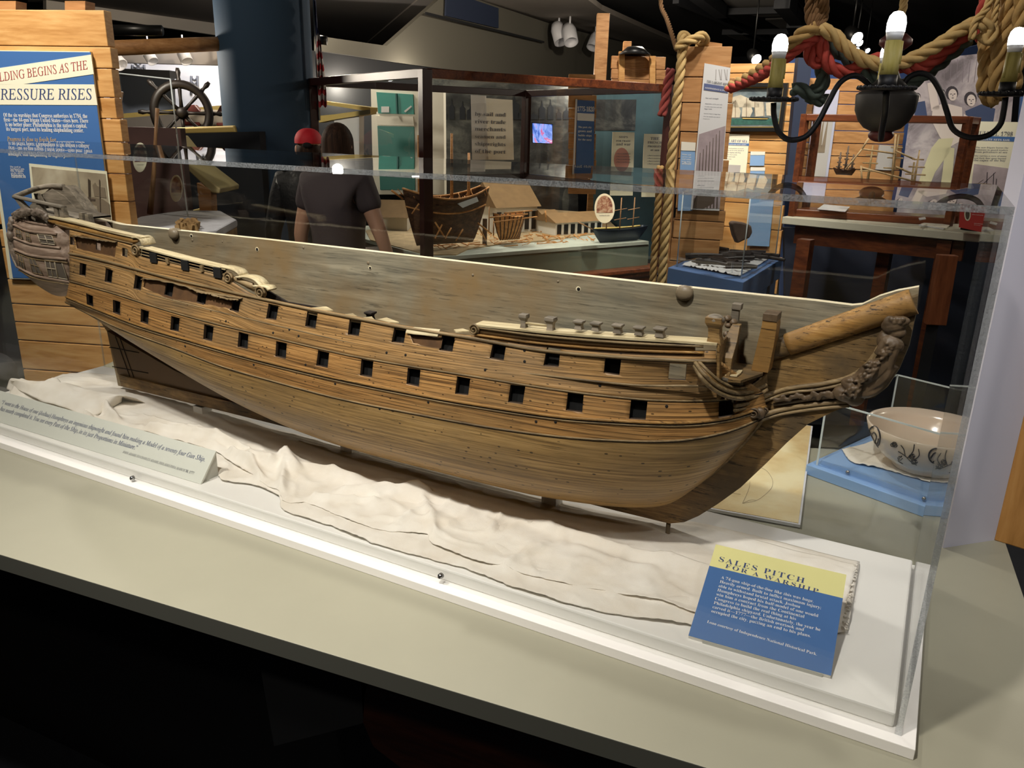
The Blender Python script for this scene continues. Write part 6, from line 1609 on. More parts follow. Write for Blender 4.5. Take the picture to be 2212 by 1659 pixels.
for k, (tx, x1, y) in enumerate([('Size and strength', 1552, 213), ('Shipbuilders of the port seek', 1561, 225), ('to outdo every rival yard with', 1561, 231), ('bigger hulls', 1541, 236), ('Each new frigate is larger than', 1560, 246), ('those her enemies can send to', 1560, 252), ('sea against her', 1539, 257)]):
    PA.text(tx, (1524-k*.9, y), (x1-k, y+(x1-1524)*.06), ink_grey, ip, 'b', off=.0145, hs=1.0)
PA.plate([(1510, 290), (1567, 272), (1554, 450), (1496, 450)], .0006, M('mauve_print', C('a8989a'), .7, var=.2, vscale=14), 'harbour_print', ip, off=.0145)
for k in range(7):
    x = 1512+k*7; PA.plate([(x, 330-k*8), (x+1.2, 330-k*8), (x-4, 450), (x-7, 450)], .0006, m_sepd, 'printed_mast', ip, off=.0152)
PA.plate([(1498, 430), (1552, 380), (1558, 388), (1540, 440), (1520, 450), (1498, 450)], .0006, m_sepd, 'printed_hull', ip, off=.0153)
cp = thing('blue_caption_card', PA.w(1480, 370), 'small light blue and cream caption card beside the hanging rope', 'card')
PA.plate([(1472, 306), (1503, 308), (1496, 455), (1464, 455)], .008, m_lblue2, 'card', cp, off=.002); PA.plate([(1472, 306), (1503, 308), (1502, 326), (1471, 325)], .001, m_cream, 'cream_band', cp, off=.0105)
for k in range(5): PA.text(['White oak', 'and live oak', 'and cedar', 'keep ships', 'afloat'][k], (1473, 335+k*5), (1493, 336+k*5), ink_white, cp, 'b', off=.0105, hs=.9)
R0 = .021
rp = [PA.w(1478, 88, .03), PA.w(1474, 110, .04), PA.w(1469, 160, .045), PA.w(1462, 220, .045), PA.w(1455, 290, .045), PA.w(1448, 360, .04), PA.w(1443, 430, .04), PA.w(1437, 500, .04), PA.w(1430, 600, .04), PA.w(1424, 680, .04)]
rope(rp, .020, m_manila2, 'hanging_rope', 'thick twisted manila rope hanging down the left edge of the plank pillar', 'rope')
rp2 = [p+PA.x*-.04-PA.n*.02 for p in rp[5:]]; rope(rp2, .017, m_manila, 'hanging_rope', 'second rope end hanging just behind the thick rope on the pillar', 'rope')
rope([PA.w(1462, 104, .05), PA.w(1480, 92, .06), PA.w(1500, 84, .05), PA.w(1515, 78, .03), PA.w(1524, 84, 0), PA.w(1520, 94, -.03), PA.w(1505, 98, -.05)], .019, m_manila2, 'rope_knot', 'rope hitch lying over the top corner of the plank pillar', 'rope')
rope([PA.w(1474, 108, .03), PA.w(1471, 90, .03), PA.w(1474, 76, .02), PA.w(1484, 80, .0), PA.w(1490, 90, -.02)], .017, m_manila2, 'rope_loop', 'upright rope loop on the corner of the plank pillar', 'rope')
rope([PA.w(1462, 108, -.1), PA.w(1450, 70, -.2), PA.w(1440, 40, -.3), PA.w(1428, 10, -.4), PA.w(1425, -60, -.4)], .010, m_brope, 'thin_rope', 'thin old rope rising from pillar top towards the dark ceiling', 'rope')
spot(*(PA.p(.1, .9, 1.1)[:2]), 2.9, *PA.w(1520, 250), 26, 60, .7, .05, WARM)
# red rope coil far behind
rope([atD(1450, 150, 5.2), atD(1444, 175, 5.2), atD(1438, 210, 5.2), atD(1430, 250, 5.2)], .03, M('shaded_red_rope', C('6a2a28'), .9), 'red_rope', 'dark red rope hanging left behind the manila rope', 'rope')
# wall with the marine painting
PB = VP(1580, 130, 4.45, 1722, 134, 4.3)
wb = thing('plank_partition', V((PB.w(1650, 300).x, PB.w(1650, 300).y, 0)), 'warm lit pine plank partition behind the chandelier holding the marine painting', 'partition')
planks(PB, 1540, 1722, [134, 156, 190, 226, 262, 284, 305, 332, 357, 400, 445, 500, 560, 640], .045, m_pine, 'planks', parent=wb, xs=[(1520, 1722-k*3.0) for k in range(13)], jit=.004)
spot(*(PB.p(.3, .5, 1.2)[:2]), 2.9, *PB.w(1620, 330), 90, 60, .8, .06, WARM)
pt = thing('framed_painting', PB.w(1630, 284), 'black framed oil painting of sailing ships on a green sea', 'painting')
m_gilt = M('gilt_slip', C('b59a5a'), .35, metal=.6)
def frame(P, q, w_, th, mat, par, nm='frame', off=0):
    c = (sum(a for a, b in q)/4, sum(b for a, b in q)/4); ins = [(a+(c[0]-a)*w_[0], b+(c[1]-b)*w_[1]) for a, b in q]; mb = MB()
    for k in range(4):
        j = (k+1) % 4; mb.prism([P.w(*q[k], off), P.w(*q[j], off), P.w(*ins[j], off), P.w(*ins[k], off)], P.n*th)
    mb.build(nm, mat, par); return ins
i1 = frame(PB, [(1556, 180), (1705, 180), (1692, 284), (1550, 284)], (.12, .16), .035, m_black, pt); i2 = frame(PB, i1, (.03, .05), .025, m_gilt, pt, 'slip')
t = NT('storm_sky'); f = t.noise(t.coord('Object', (1, 1, 2)), 7, 5, .6, .6); t.l(t.ramp(f, [(.35, C('4c5a60')), (.5, C('6c797c')), (.65, C('8f958f'))]), t.p.inputs['Base Color']); m_sky = t.m
cv = PB.plate(i2, .01, m_sky, 'canvas', pt)
def on(P, pts, mat, nm, par, off): return P.plate(pts, .0008, mat, nm, par, off=off)
on(PB, [(1566, 256), (1684, 256), (1681, 270), (1564, 270)], M('green_sea', C('2f5a50'), .5, var=.3, vscale=60), 'painted_sea', cv, .0105)
m_sail = M('painted_sail', C('c2b8a0'), .7, var=.15, vscale=30)
for pts in ([(1570, 222), (1590, 217), (1600, 240), (1598, 254), (1568, 254)], [(1604, 230), (1618, 212), (1626, 240), (1620, 253), (1602, 253)], [(1630, 222), (1648, 216), (1652, 250), (1632, 252)], [(1654, 222), (1672, 220), (1676, 240), (1668, 250), (1656, 250)], [(1575, 212), (1600, 205), (1640, 222), (1640, 232), (1575, 232)]):
    on(PB, pts, m_sail, 'painted_sail', cv, .0112)
for x, y0 in ((1588, 216), (1612, 212), (1630, 212), (1650, 214)): on(PB, [(x, y0), (x+1.5, y0), (x+1, 256), (x-.5, 256)], m_sepm, 'painted_mast', cv, .0122)
on(PB, [(1601, 252), (1662, 254), (1656, 259), (1606, 258)], m_black, 'painted_hull', cv, .0125); on(PB, [(1603, 254.5), (1660, 256), (1657, 257.5), (1605, 257)], m_ryel, 'painted_stripe', cv, .0135)
bp = thing('info_panel', PB.w(1590, 375), 'cream information panel below the marine painting', 'panel')
PB.plate([(1563, 289), (1620, 291), (1612, 375), (1556, 374)], .012, m_pcream, 'board', bp, off=.002); PB.plate([(1562, 308), (1618, 310), (1618, 315), (1561, 313)], .001, m_lblue, 'title_band', bp, off=.0145)
PB.text('THE ART OF SEA', (1564, 306.5), (1614, 308.5), ink_blue, bp, 'b', off=.015, hs=1.3); PB.text('PORTRAITS OF FAST SHIPS', (1563, 312.5), (1612, 314.5), ink_white, bp, 'b', off=.0165, hs=1.0)
for k in range(6): PB.text(['Owners hired painters to record', 'ships at sea in every detail of', 'sail and rigging and flag', 'Each view shows pride', 'in speed and trade', 'across oceans'][k], (1563-k*.6, 321+k*4.5), ((1606, 1607, 1600, 1592, 1588, 1580)[k], 322+k*4.5), ink_grey, bp, 'b', off=.0145, hs=.9)
PB.plate([(1560, 355), (1600, 357), (1598, 374), (1558, 373)], .0006, m_ghost, 'small_print', bp, off=.0145)
for y0, y1, lb in ((327, 358, 'pale blue caption card with cream top under the marine painting'), (361, 385, 'lower pale blue caption card under the marine painting')):
    c = thing('caption_card', PB.w(1640, y1), lb, 'card'); PB.plate([(1622, y0), (1653, y0+.5), (1651, y1), (1620, y1)], .008, m_lblue2, 'card', c, off=.002); PB.plate([(1622, y0), (1653, y0+.5), (1652.5, y0+8), (1621.5, y0+8)], .001, m_cream, 'cream_band', c, off=.0105)
# blue board low beside it
o = PB.plate([(1622, 428), (1672, 430), (1662, 532), (1614, 530)], .01, m_lblue2, 'blue_board', None, off=.01); tag(o, 'plain light blue board behind the broken pot', 'board')
# side planks behind artefact case
PS = Panel(PA.w(1445, 480), HX(PB.w(1545, 480)-PA.w(1445, 480)), V((0, 0, 1)))
sp_ = thing('plank_partition', V((PS.w(1500, 560).x, PS.w(1500, 560).y, 0)), 'bright pine side boards between pillar and painting wall', 'partition')
planks(PS, 1448, 1545, [440, 470, 513, 560, 620, 700], .03, m_pine, 'planks', parent=sp_, xs=[(1447, 1546)]*5, jit=0)
o = PS.plate([(1548, 372), (1488, 372), (1482, 455), (1540, 450)], .01, m_pale, 'pale_board', None, off=.03); tag(o, 'pale board leaning behind the acrylic artefact case', 'board')
# navy and light blue wall strips, blue wall
PD = VP(1700, 130, 4.8, 2000, 140, 4.8)
bw = st(PD.plate([(1700, 118), (1722, 128), (1990, 128), (2180, 80), (2190, 720), (1690, 720)], -.08, M('deep_blue_wall', C('33508a'), .7), 'wall_blue', None))
o = PD.plate([(1700, 190), (1735, 190), (1705, 430), (1672, 430)], .03, M('light_teal_board', C('8fb4b8'), .6), 'teal_strip', None, off=.08); tag(o, 'light teal vertical strip beside the navy post', 'strip')
PE = VP(1716, 128, 4.3, 1760, 128, 4.3); o = PE.plate([(1718, 126), (1748, 128), (1712, 420), (1690, 420)], .05, m_nav, 'navy_post', None); tag(o, 'navy painted post right of the painting wall', 'post')
PP2 = VP(1745, 140, 4.4, 1990, 150, 4.4)
wp_ = thing('plank_partition', V((PP2.w(1850, 300).x, PP2.w(1850, 300).y, 0)), 'pine plank partition behind the wooden framed ship model case', 'partition')
planks(PP2, 1735, 1960, [172, 200, 228, 258, 285, 312, 340, 368, 396, 424, 460, 490], .04, m_pine2, 'planks', parent=wp_, xs=[(1742-k*1.5, 1968-k*3.5) for k in range(12)], jit=.003)
pv = thing('info_panel', PP2.w(1780, 385), 'pale lavender panel with sailing vessel print behind the ship case', 'panel')
PP2.plate([(1761, 194), (1812, 194), (1785, 395), (1738, 395)], .01, M('lavender_board', C('b6b8cc'), .6), 'board', pv, off=.003)
PP2.plate([(1757, 258), (1800, 258), (1782, 385), (1742, 385)], .001, m_ghost, 'vessel_print', pv, off=.0145)
for k in range(4): PP2.plate([(1760+k*9, 262), (1762+k*9, 262), (1757+k*8, 330), (1748+k*8, 330)], .0006, m_sepm, 'printed_sail', pv, off=.016)
PP2.plate([(1746, 312), (1782, 314), (1780, 322), (1746, 320)], .0006, m_sepd, 'printed_hull', pv, off=.016)
o = PP2.plate([(1898, 313), (1934, 315), (1925, 368), (1890, 366)], .01, m_ghost, 'small_picture', None, off=.003); tag(o, 'small grey picture card pinned behind the bare ship model masts', 'picture')
spot(*(PP2.p(.4, .5, 1.3)[:2]), 2.9, *PP2.w(1850, 330), 34, 60, .8, .06, WARM)
o = PP2.plate([(1690, 490), (2140, 495), (2120, 1000), (1700, 1000)], .03, M('shaded_blue_wall', C('1f2638'), .85), 'lower_wall_shade', None, off=-.06); tag(o, 'shaded navy copy of the blue wall behind the trestle table legs', 'panel')  # shade under the table put into a darker navy sheet
# mural of sailors
PU = VP(1985, 130, 4.25, 2165, 110, 4.1)
t = NT('mural_print'); f = t.noise(t.coord('Object', (1, 1, 1)), 5.5, 7, .62, .8); t.l(t.ramp(f, [(.36, C('6c6468')), (.5, C('9d949a')), (.62, C('bdb4b6'))]), t.p.inputs['Base Color']); m_mur = t.m
mu = PU.plate([(1975, 178), (2010, 128), (2196, 108), (2165, 480), (1935, 470)], .02, m_mur, 'sailor_mural', None); tag(mu, 'large lavender grey mural print of sailors on deck', 'mural')
m_mface = M('mural_face', C('d9cdc6'), .8); m_mdark = M('mural_line', C('3d383e'), .8); m_mnav = M('mural_navy', C('3c4a6c'), .8); m_mcream = M('mural_cream', C('cfc9a4'), .8); m_mgr = M('mural_grey', C('857c82'), .8)
def fpoly(pts, m, nm, o_): on(PU, pts, m, nm, mu, o_)
def mface(x, y, r, tl=0):
    e = lambda a, b, n=14: [(x+a*math.cos(k/n*2*PI+tl), y+b*math.sin(k/n*2*PI+tl)) for k in range(n)]
    fpoly([(px-r*.15, py-r*.3) for px, py in e(r*1.15, r*1.3)], m_mdark, 'printed_hair', .0205); fpoly(e(r*.8, r*1.08), m_mface, 'printed_face', .0212)
    for sx in (-1, 1):
        fpoly([(x+sx*r*.32-r*.16, y-r*.2), (x+sx*r*.32+r*.16, y-r*.25), (x+sx*r*.32+r*.14, y-r*.1), (x+sx*r*.32-r*.14, y-r*.08)], m_mdark, 'printed_eye', .0219)
    fpoly([(x-r*.06, y-r*.1), (x+r*.04, y-r*.1), (x+r*.12, y+r*.25), (x-r*.08, y+r*.25)], m_mgr, 'printed_nose', .0219); fpoly([(x-r*.22, y+r*.5), (x+r*.22, y+r*.48), (x+r*.12, y+r*.62), (x-r*.12, y+r*.62)], m_mdark, 'printed_mouth', .0219)
for k in range(9): fpoly([(2040+k*14, 128), (2041.5+k*14, 128), (2040+k*13, 178), (2038.5+k*13, 178)], m_mgr, 'printed_cord', .0205)
fpoly([(1975, 222), (1998, 218), (2004, 258), (1976, 262)], m_mnav, 'printed_coat', .0206); fpoly([(2085, 240), (2120, 225), (2150, 235), (2140, 300), (2095, 296)], m_mnav, 'printed_jacket', .0206)
fpoly([(2015, 232), (2040, 222), (2078, 232), (2082, 300), (2048, 320), (2030, 296), (2012, 260)], m_mface, 'printed_shirt', .0206); fpoly([(2003, 180), (2020, 176), (2030, 236), (2012, 240)], m_mface, 'printed_arm', .0206)
fpoly([(2028, 300), (2060, 298), (2050, 330), (2020, 372), (1992, 440), (1970, 440), (1992, 370), (2012, 320)], m_mcream, 'printed_breeches', .0207); fpoly([(2042, 318), (2062, 320), (2058, 372), (2048, 430), (2028, 430), (2036, 372)], m_mcream, 'printed_breeches', .0207)
fpoly([(2078, 300), (2092, 318), (2082, 370), (2068, 372), (2070, 330)], m_mcream, 'printed_breeches', .0207); fpoly([(2082, 246), (2110, 262), (2102, 296), (2092, 270), (2080, 262)], m_mface, 'printed_arm', .0213)
mface(2058, 205, 12, .1); mface(2098, 217, 12, -.1); mface(1983, 210, 6); mface(2120, 206, 7); mface(2036, 202, 6)
PJ = VP(2090, 262, 3.95, 2200, 268, 3.9)
jp = thing('info_panel', PJ.w(2140, 420), 'cream JULY 11, 1798 FRIGATE SETS SAIL panel in front of the mural', 'panel')
PJ.plate([(2102, 262), (2203, 264), (2178, 440), (2080, 440)], .012, m_pcream, 'board', jp); PJ.plate([(2100, 293), (2197, 296), (2195, 306), (2099, 303)], .001, m_lblue, 'title_band', jp, off=.0125)
PJ.text('JULY 11, 1798', (2109, 292), (2187, 294), ink_grey, jp, 'b', off=.014, hs=1.15); PJ.text('FRIGATE SETS SAIL', (2112, 303), (2182, 305), ink_white, jp, 'b', off=.014, hs=.9)
for k in range(6): PJ.text(['The new frigate leaves the', 'Delaware to guard traders', 'from privateers at sea', 'She carries a crew of many', 'and forty four guns beyond', 'the capes of the bay'][k], (2107-k*.8, 320+k*5+(k > 2)*3), (2178-k*1.2, 321+k*5+(k > 2)*3), ink_grey, jp, 'b', off=.0125, hs=.8)
PJ.plate([(2104, 354), (2180, 364), (2174, 440), (2094, 440)], .0006, M('mauve_print_light', C('b3a6aa'), .7, var=.15, vscale=20), 'rigging_print', jp, off=.0125)
for a, b in (((2120, 400), (2150, 372)), ((2132, 372), (2130, 408)), ((2146, 374), (2144, 412)), ((2112, 396), (2124, 388)), ((2152, 386), (2150, 408))): PJ.plate([a, (a[0]+1.6, a[1]), (b[0]+1.6, b[1]), b], .0006, m_mdark, 'printed_spar', jp, off=.0135)
o = PJ.plate([(2203, 210), (2212, 205), (2190, 460), (2181, 460)], .02, m_blue, 'blue_edge_board', None, off=-.02); tag(o, 'bright blue board edge right of the July panel', 'board')

# ship model table and mahogany case (3.5 m)
zt2 = atD(1900, 492, 3.45).z
q = [atZ(1690, 468, zt2), atZ(2118, 506, zt2)]; ux = HX(q[1]-q[0]); nb = V((-ux.y, ux.x, 0)); nb = nb if nb.y > 0 else -nb
tb = thing('side_table', V((q[0].x, q[0].y, 0))+ux*.4, 'white topped trestle table carrying the ship model case behind the vitrine', 'table')
MB().prism([q[0], q[1], q[1]+nb*.62, q[0]+nb*.62], (0, 0, -.034)).build('tabletop', M('off_white_top', C('cfccb8'), .5), tb, bevel=.003)
MB().prism([q[0]+ux*.05+nb*.05+V((0, 0, -.034)), q[1]-ux*.06+nb*.05+V((0, 0, -.034)), q[1]-ux*.06+nb*.08+V((0, 0, -.034)), q[0]+ux*.05+nb*.08+V((0, 0, -.034))], (0, 0, -.09)).build('apron', m_mah, tb)
for px, dn in ((1725, .10), (2040, .07), (1850, .5)):
    p = atZ(px, 500, zt2); c = V((p.x, p.y, 0))+nb*dn; MB().box((c.x, c.y, (zt2-.04)/2), (.055, .055, zt2-.04), Matrix.Rotation(math.atan2(ux.y, ux.x), 3, 'Z')).build('leg', m_mah, tb)
pl_ = atZ(2040, 520, zt2)+nb*-.02; PL = VP(2020, 540, 2.9, 2062, 545, 2.9)
o = PL.plate([(2022, 548), (2062, 550), (2036, 700), (1994, 698)], .03, WOOD('red_cedar', C('6b3a22'), C('8c5030'), C('a3643e'), (20, 20, 3), .55), 'cedar_board', None, bevel=.003); tag(o, 'upright reddish wooden board below the table end', 'board')
bt = PL.w(2015, 699); MB().box((bt.x, bt.y, bt.z/2), (.04, .03, bt.z)).build('foot_stand', m_blk, o)
cs = thing('wooden_ship_case', atZ(1880, 480, zt2), 'mahogany framed glass case with bare rigged ship models on the white table', 'display case')
c0_ = atZ(1706, 468, zt2)+nb*.03; c1_ = atZ(2044, 490, zt2)+nb*.03; ht = atPl(1735, 246, c0_, nb).z-zt2; dp = .17
cor = [c0_, c1_, c1_+nb*dp, c0_+nb*dp]; cor_t = [p+V((0, 0, ht)) for p in cor]
MB().prism([p for p in cor], (0, 0, .035)).build('base', m_mah, cs, bevel=.004)
for a, b in zip(cor_t, cor_t[1:]+cor_t[:1]): bar(a-V((0, 0, .015)), b-V((0, 0, .015)), .03, m_mah, 'frame_bar', cs)
for a, b in zip(cor, cor_t): bar(a, b, .03, m_mah, 'post', cs)
MB().add([cor[0]+V((0, 0, .035)), cor[1]+V((0, 0, .035)), cor_t[1], cor_t[0]], [(0, 1, 2, 3)]).build('glass_pane', m_gl, cs)
m_bone = WOOD('bare_spar', C('8a7350'), C('b89d72'), C('cdb38a'), (20, 20, 20), .6)
def rig(px, base_py, y0, sc_, D, label, mat, hull):
    o3 = atD(px, base_py, D); t_ = thing('model_ship', o3, label, 'model ship'); L = sc_
    if hull:
        mb, rows = mhull(o3-ux*L/2, o3+ux*L/2, L*.28, L*.22, m_hd, z0=0, sheer=.4); mb.build('hull', m_hd, t_)
    top = atD(px, y0, D).z
    for dx, hgt in ((-.28, .78), (.02, 1.0), (.3, .72)):
        a = o3+ux*L*dx; MB().tube([a+V((0, 0, .01)), a+V((0, 0, (top-o3.z)*hgt))], [.006, .003], 6).build('mast', mat, t_)
        for k in (.35, .55, .75):
            c = a+V((0, 0, (top-o3.z)*hgt*k)); MB().tube([c-ux*L*.13*(1.3-k), c+ux*L*.13*(1.3-k)], .0032, 5).build('yard', mat, t_)
    return t_, o3, top
rig(1823, 378, 315, .10, 3.75, 'small dark rigged ship model on left inside the wooden case', m_sepd, True)
t_, o3, tp_ = rig(1920, 402, 290, .34, 3.7, 'large bare spar ship model with pale masts in the wooden case', m_bone, False)
for (a, b) in (((1862, 322), (1935, 332)), ((1860, 358), (1862, 396)), ((1862, 322), (1878, 296)), ((1866, 396), (1940, 398)), ((1862, 322), (1826, 366)), ((1935, 326), (1978, 345)), ((1975, 350), (1968, 400)), ((1862, 362), (1990, 396)), ((1935, 360), (1978, 378)), ((1935, 290), (1925, 400))):
    MB().tube([atD(*a, 3.68), atD(*b, 3.68)], .0042, 5).build('spar', m_bone, t_)
o = MB().prism([atZ(1766, 452, zt2+.04), atZ(1780, 442, zt2+.04), atZ(1836, 448, zt2+.04), atZ(1826, 458, zt2+.04)], (0, 0, .003)).build('paper_note', m_wht); tag(o, 'white paper note lying inside the wooden ship case left end', 'paper')
o = MB().prism([atZ(1984, 472, zt2+.04), atZ(1998, 470, zt2+.04), atZ(2000, 474, zt2+.04), atZ(1986, 476, zt2+.04)], (0, 0, .003)).build('paper_tag', m_wht); tag(o, 'tiny white tag at right end inside the wooden ship case', 'paper')
for k, (dx, dy) in enumerate(((0, 0), (6, -2))):
    o = MB().prism([atZ(1984+dx, 487+dy, zt2+.001+k*.004), atZ(1998+dx, 482+dy, zt2+.001+k*.004), atZ(2045+dx, 490+dy, zt2+.001+k*.004), atZ(2038+dx, 496+dy, zt2+.001+k*.004)], (0, 0, .004)).build('leaflet', m_cream if k else m_wht)
    tag(o, ['lower white leaflet under the cream one on the side table', 'top cream leaflet lying on the side table edge'][k], 'leaflet')
PX_ = VP(2073, 450, 3.25, 2130, 455, 3.2)
rb = thing('red_sign', PX_.w(2100, 500), 'red block sign with oval picture on the white side table end', 'sign')
PX_.plate([(2074, 443), (2134, 450), (2122, 502), (2071, 491)], -.05, M('sign_red', C('c03a34'), .5), 'block', rb)
PX_.plate([(2090+7*math.cos(k/20*2*PI), 463+14*math.sin(k/20*2*PI)) for k in range(20)], .001, m_pcream, 'oval_rim', rb, off=.0005); PX_.plate([(2090+4.5*math.cos(k/20*2*PI), 463+11*math.sin(k/20*2*PI)) for k in range(20)], .001, m_sepd, 'oval_picture', rb, off=.0018)
for a, b in (((2100, 464), (2124, 466)), ((2104, 483), (2124, 485)), ((2104, 486), (2118, 488))): PX_.text('please touch gently', a, b, ink_white, rb, 'b', off=.001, hs=1)
sk = thing('cloth_sack', atD(2113, 444, 3.42), 'tied brown cloth sack standing behind the red sign', 'sack')
c = atD(2113, 444, 3.45); mb = MB().lathe([(0, 0), (.075, 0), (.085, .02), (.07, .045), (.03, .062), (.026, .072), (.036, .088), (.03, .09), (0, .082)], c, 28)
for i, v in enumerate(mb.v):
    a = math.atan2(v[1]-c.y, v[0]-c.x); s_ = 1+.10*math.sin(a*7+v[2]*60); mb.v[i] = (c.x+(v[0]-c.x)*s_, c.y+(v[1]-c.y)*s_, v[2])
mb.build('bag', M('sackcloth', C('857350'), .9, bump=.4, bscale=200), sk); MB().tube([c+V((math.cos(a)*.03, math.sin(a)*.03, .066)) for a in np.linspace(0, 2*PI, 16)], .004, 6, closed=True).build('tie', m_brope, sk)
MB().lathe([(0, -.001), (.05, -.001), (.05, -(c.z-zt2)), (0, -(c.z-zt2))], c, 20).build('stand', m_blk, sk)
# reflection in the acrylic, built as solid navy risers with cloth
PZ_ = atZ(1850, 640, .62)
rs = thing('reflected_riser', V((PZ_.x, PZ_.y, 0)), 'dim reflection of a navy cloth draped riser, built under the side table', 'riser')
for k, (y0, z) in enumerate(((600, .62), (560, .74))):
    a = [atZ(1735+k*80, y0-6, z), atZ(1965+k*20, y0+24-k*20, z), atZ(1985+k*10, y0-26, z), atZ(1780+k*70, y0-36, z)]
    MB().prism(a, (0, 0, -(.62 if k == 0 else .12))).build('step', M('reflection_navy', C('2b3a5e'), .6), rs)
    mb = MB(); rows = []
    for j in range(10):
        rows.append([a[0].lerp(a[1], .1+.8*i/24).lerp(a[3].lerp(a[2], .1+.8*i/24), j/9)+V((0, 0, .008+.02*abs(mn.noise(V((i*.35, j*.5, k*5)))))) for i in range(25)])
    dc = MB().grid(rows).build('reflected_drape', M('reflection_cloth', C('8c8a86'), .9)); tag(dc, ['crumpled grey cloth of the reflected lower navy riser', 'crumpled grey cloth of the reflected upper navy riser'][k], 'cloth', 'reflected grey drape cloths')
o = MB().prism([atZ(1905, 526, .80), atZ(1996, 548, .80), atZ(1996, 556, .80), atZ(1960, 552, .80), atZ(1918, 538, .80)], (0, 0, .006)).build('reflected_blade', m_ghost); tag(o, 'long grey blade shape in the reflection, above the upper navy riser', 'blade'); MB().box(tuple(atZ(1950, 542, .775)), (.02, .02, .05)).build('rest', m_blk, o)

# artefact case with blue base (3.0 m)
zA = atD(1600, 606, 2.95).z
fA = [atZ(1443, 578, zA), atZ(1606, 610, zA), atZ(1690, 558, zA)]; fA.append(fA[0]+fA[2]-fA[1])
ac = thing('artefact_case', V((fA[1].x, fA[1].y, 0))+(fA[3]-fA[1])*.5-V((0, 0, ((fA[3]-fA[1])*.5).z)), 'blue based acrylic case of dark waterlogged artefacts behind the model bow', 'display case')
m_b2 = M('case_blue', C('5578ac'), .5); m_white2 = M('white_muslin_tray', C('d8d8d8'), .9)
MB().prism(fA, (0, 0, -.09)).build('tray', m_b2, ac, bevel=.002); cA = (fA[0]+fA[2])/2
MB().prism([V((cA.x+(p.x-cA.x)*.93, cA.y+(p.y-cA.y)*.93, 0)) for p in fA], (0, 0, zA-.10)).build('pedestal', m_b2, ac)
sc2 = .86; gA = [V((cA.x+(p.x-cA.x)*sc2, cA.y+(p.y-cA.y)*sc2, zA)) for p in fA]; hA = .30
for a, b in ((0, 1), (1, 2), (2, 3), (3, 0)): MB().add([gA[a], gA[b], gA[b]+V((0, 0, hA)), gA[a]+V((0, 0, hA))], [(0, 1, 2, 3)]).build('pane', m_acr2, ac)
MB().add([p+V((0, 0, hA)) for p in gA], [(0, 1, 2, 3)]).build('pane', m_acr2, ac)
for k in range(4):
    MB().tube([gA[k], gA[k]+V((0, 0, hA))], .0025, 6).build('pane_edge', m_edge2, ac); MB().tube([gA[k]+V((0, 0, hA)), gA[(k+1) % 4]+V((0, 0, hA))], .002, 6).build('pane_edge', m_edge2, ac)
rows = [[gA[0].lerp(gA[1], .05+.9*i/30).lerp(gA[3].lerp(gA[2], .05+.9*i/30), .05+.9*j/16)+V((0, 0, .006+.012*abs(mn.noise(V((i*.5, j*.6, 2)))))) for i in range(31)] for j in range(17)]
tag(MB().grid(rows).build('tray_cloth', m_white2), 'crinkled white cloth under the dark artefacts', 'cloth')
m_art = M('waterlogged_iron', C('2a211c'), .5, var=.4, vscale=40, bump=.5, bscale=60)
rg = random.Random(17)
for k in range(22):
    u, v = rg.uniform(.12, .88), rg.uniform(.12, .85); c = gA[0].lerp(gA[1], u).lerp(gA[3].lerp(gA[2], u), v)+V((0, 0, .024)); a = rg.uniform(-.7, .5); L = rg.uniform(.05, .13); r = rg.uniform(.006, .014)
    d = V((math.cos(a), math.sin(a), rg.uniform(-.05, .12)))*L; pts = [c-d, c-d*.4+V((rg.uniform(-.006, .006), 0, .003)), c+d*.4+V((0, rg.uniform(-.006, .006), .003)), c+d]
    if abs((pts[0]-cA).dot(HX(fA[1]-fA[0]))) > .17 or abs((pts[3]-cA).dot(HX(fA[1]-fA[0]))) > .17: d *= .5; pts = [c-d, c, c+d]
    o = MB().tube(pts, [r*rg.uniform(.6, 1.1) for _ in pts], 7, sm=False).build('dark_artefact', m_art)
    tag(o, 'dark corroded stick like artefact lying on the white case cloth', 'artefact', 'dark artefacts in the blue case')
ptc = atD(1592, 498, 3.0); shp_ = [(1572, 480), (1578, 476), (1600, 479), (1616, 486), (1618, 500), (1612, 512), (1598, 518), (1586, 524), (1578, 506)]
PT = VP(1570, 490, 3.0, 1620, 492, 3.02); o = PT.plate(shp_, .03, M('brown_pottery', C('6c5a4e'), .7, var=.25, vscale=20), 'pottery_fragment', None, bevel=.008); tag(o, 'large broken brown pottery fragment standing in the artefact case', 'pottery')
MB().tube([PT.w(1588, 520, .015), V((PT.w(1588, 520).x, PT.w(1588, 520).y, zA+.02))], .004, 6).build('stand', m_acr2, o)
spot(cA.x+.1, cA.y-.5, 2.9, cA.x, cA.y, zA, 40, 40, .7, .04, WHITE)

